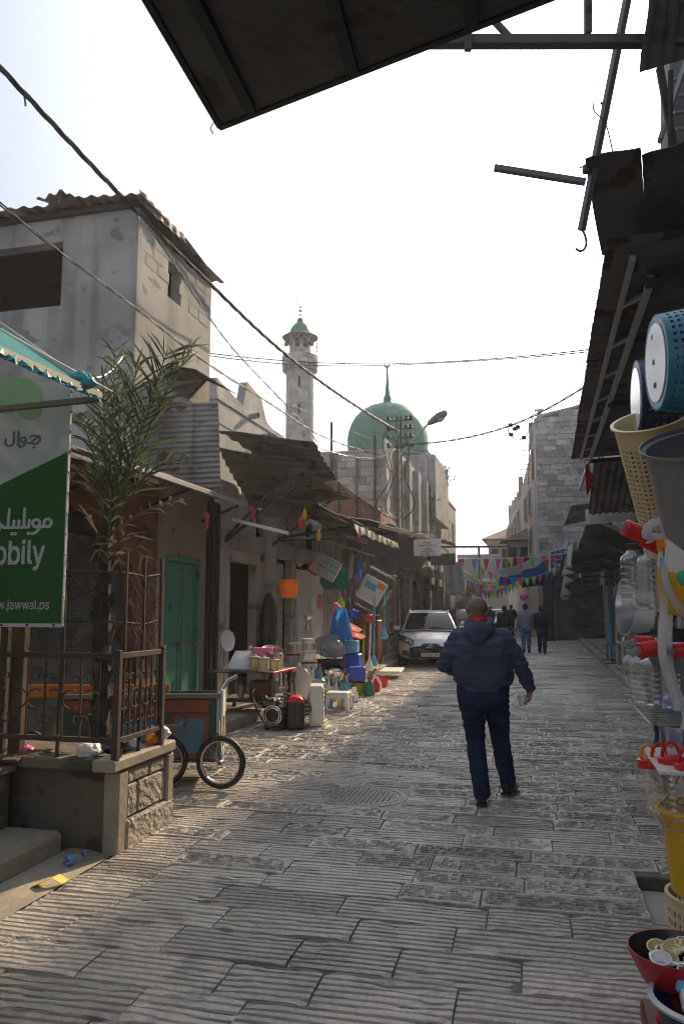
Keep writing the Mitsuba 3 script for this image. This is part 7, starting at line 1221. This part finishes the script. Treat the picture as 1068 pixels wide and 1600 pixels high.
solo('black_awning', M().slab([(-1.128,40.064,3.293), (0.303,41.444,3.497), (0.292,42.555,2.912), (-1.081,41.188,2.720)], .05), 'm_black', 'black awning board under the blue tarpaulin', 'awning')
gp = thing('glazed_panel', 'blue glazed panel in a white grid frame beside the tarpaulin', 'panel'); Q = [V(*(0.325,40.292,4.431)), V(*(1.692,40.602,4.747)), V(*(1.766,40.825,3.135)), V(*(0.295,40.412,3.420))]
plain('m_blueglass', (.05, .10, .19), .15); part(gp, 'sheet', M().slab(Q[::-1], .04), 'm_blueglass')
for i in range(6): part(gp, 'mullion', M().bar(lerp(Q[0], Q[1], i/5)+V(0, -.03, 0), lerp(Q[3], Q[2], i/5)+V(0, -.03, 0), .03 if 0 < i < 5 else .09), 'm_tarpwhite')
for i in range(6): part(gp, 'transom', M().bar(lerp(Q[0], Q[3], i/5)+V(0, -.03, 0), lerp(Q[1], Q[2], i/5)+V(0, -.03, 0), .03 if 0 < i < 5 else .09), 'm_tarpwhite' if i < 5 else 'm_tarpblue')
# bunting
FC = ['m_redplastic', 'm_bucketyellow', 'm_flagblue', 'm_flaggreen', 'm_flagpink']
plain('m_flagblue', (.06, .28, .62), .6); plain('m_flaggreen', (.15, .55, .12), .6); plain('m_flagpink', (.70, .10, .32), .6); plain('m_flagyellow', (.62, .52, .06), .6); plain('m_flagred', (.6, .05, .05), .6); FC = ['m_flagred', 'm_flagyellow', 'm_flagblue', 'm_flaggreen', 'm_flagpink']
def bunting(a, b, drop, n, w, label, seed, order=None):
    r = np.random.default_rng(seed); k = thing('bunting', label, 'bunting', 'bunting strings over the street'); P = sag(a, b, drop, n*2+1); part(k, 'cord', M().tube(P, .008, 4), 'm_whitepaint')
    for i in range(n):
        p, q = P[2*i], P[2*i+2]; d = unit(q-p); c = (p+q)/2; y = r.normal(0, .35); h = w*1.35*r.uniform(.9, 1.1); o = V(r.normal(0, .05), y*.3, 0); e = c-V(0, 0, h)+o; u_ = d*w*.5
        m = M().slab([c-u_, c+u_, e+d*.01, e-d*.01], .006); part(k, 'flag', m, FC[(i*3+seed+(r.random() < .3)) % 5] if order is None else FC[order[i % len(order)]])
bunting((-3.244,26.001,3.293), (1.366,31.277,3.813), .12, 12, .30, 'nearest string of coloured pennants sloping across the street from the canopy', 1)
bunting((-2.946,33.315,3.629), (1.206,37.447,4.042), .9, 14, .28, 'second string of pennants hanging in front of the tarpaulin', 2)
bunting((1.509,24.978,4.567), (0.927,37.353,4.217), .3, 8, .28, 'pennant string dropping along the right awnings', 3)
for i in range(9): d = 36+i*5; bunting(V(-.094*d, d, 1.75+.033*d+.35*(i % 3-1)), V(-.026*d, d+2, 1.8+.036*d+.3*(i % 2)), .35+.1*(i % 3), 14, .30+.03*i, f'{["first", "second", "third", "fourth", "fifth", "sixth", "seventh", "eighth", "ninth"][i]} string of small pennants in the far dense cluster', 10+i)
solo('pink_balloon', M().lathe([(0, -.2), (.1, -.17), (.19, -.05), (.2, .03), (.15, .15), (0, .2)], (-0.900,37.143,2.175), n=16), 'm_flagpink', 'round pink balloon hanging under the black awning board', 'balloon', smooth=True)
k = thing('market_stall', 'small goods stall piled with bright packets at the far left shops', 'stall'); part(k, 'table', M().b2((-4.6, 33, .1), (-3.6, 36, .8)), 'm_darkwood'); part(k, 'roof', M().slab([(-4.8, 32.8, 2.4), (-4.8, 36.4, 2.4), (-3.3, 36.4, 2.2), (-3.3, 32.8, 2.2)], .03), 'm_bluegrey')
r_ = np.random.default_rng(8)
for i in range(10): solo('bright_packet', M().cb((-3.75-.25*(i % 2), 33.2+.28*i, .95), (.25, .22, .3), .02), FC[i % 5], f'{["red", "yellow", "blue", "green", "pink"][i % 5]} packet on the {"nearer" if i < 5 else "further"} half of the far market stall', 'packet')

# ---- thin haze in the air
HAZE_DENSITY = .0013
scene['haze_medium'] = {'type': 'homogeneous', 'albedo': {'type': 'rgb', 'value': [.95, .95, .95]}, 'sigma_t': HAZE_DENSITY, 'phase': {'type': 'hg', 'g': .35}}
scene['haze'] = {'type': 'cube', 'to_world': T().translate([0, 55, 10]).scale([45, 75, 11.2]), 'bsdf': {'type': 'null'}, 'interior': {'type': 'ref', 'id': 'haze_medium'}}
tag('haze', kind='stuff'); scene['camera']['medium'] = {'type': 'ref', 'id': 'haze_medium'}
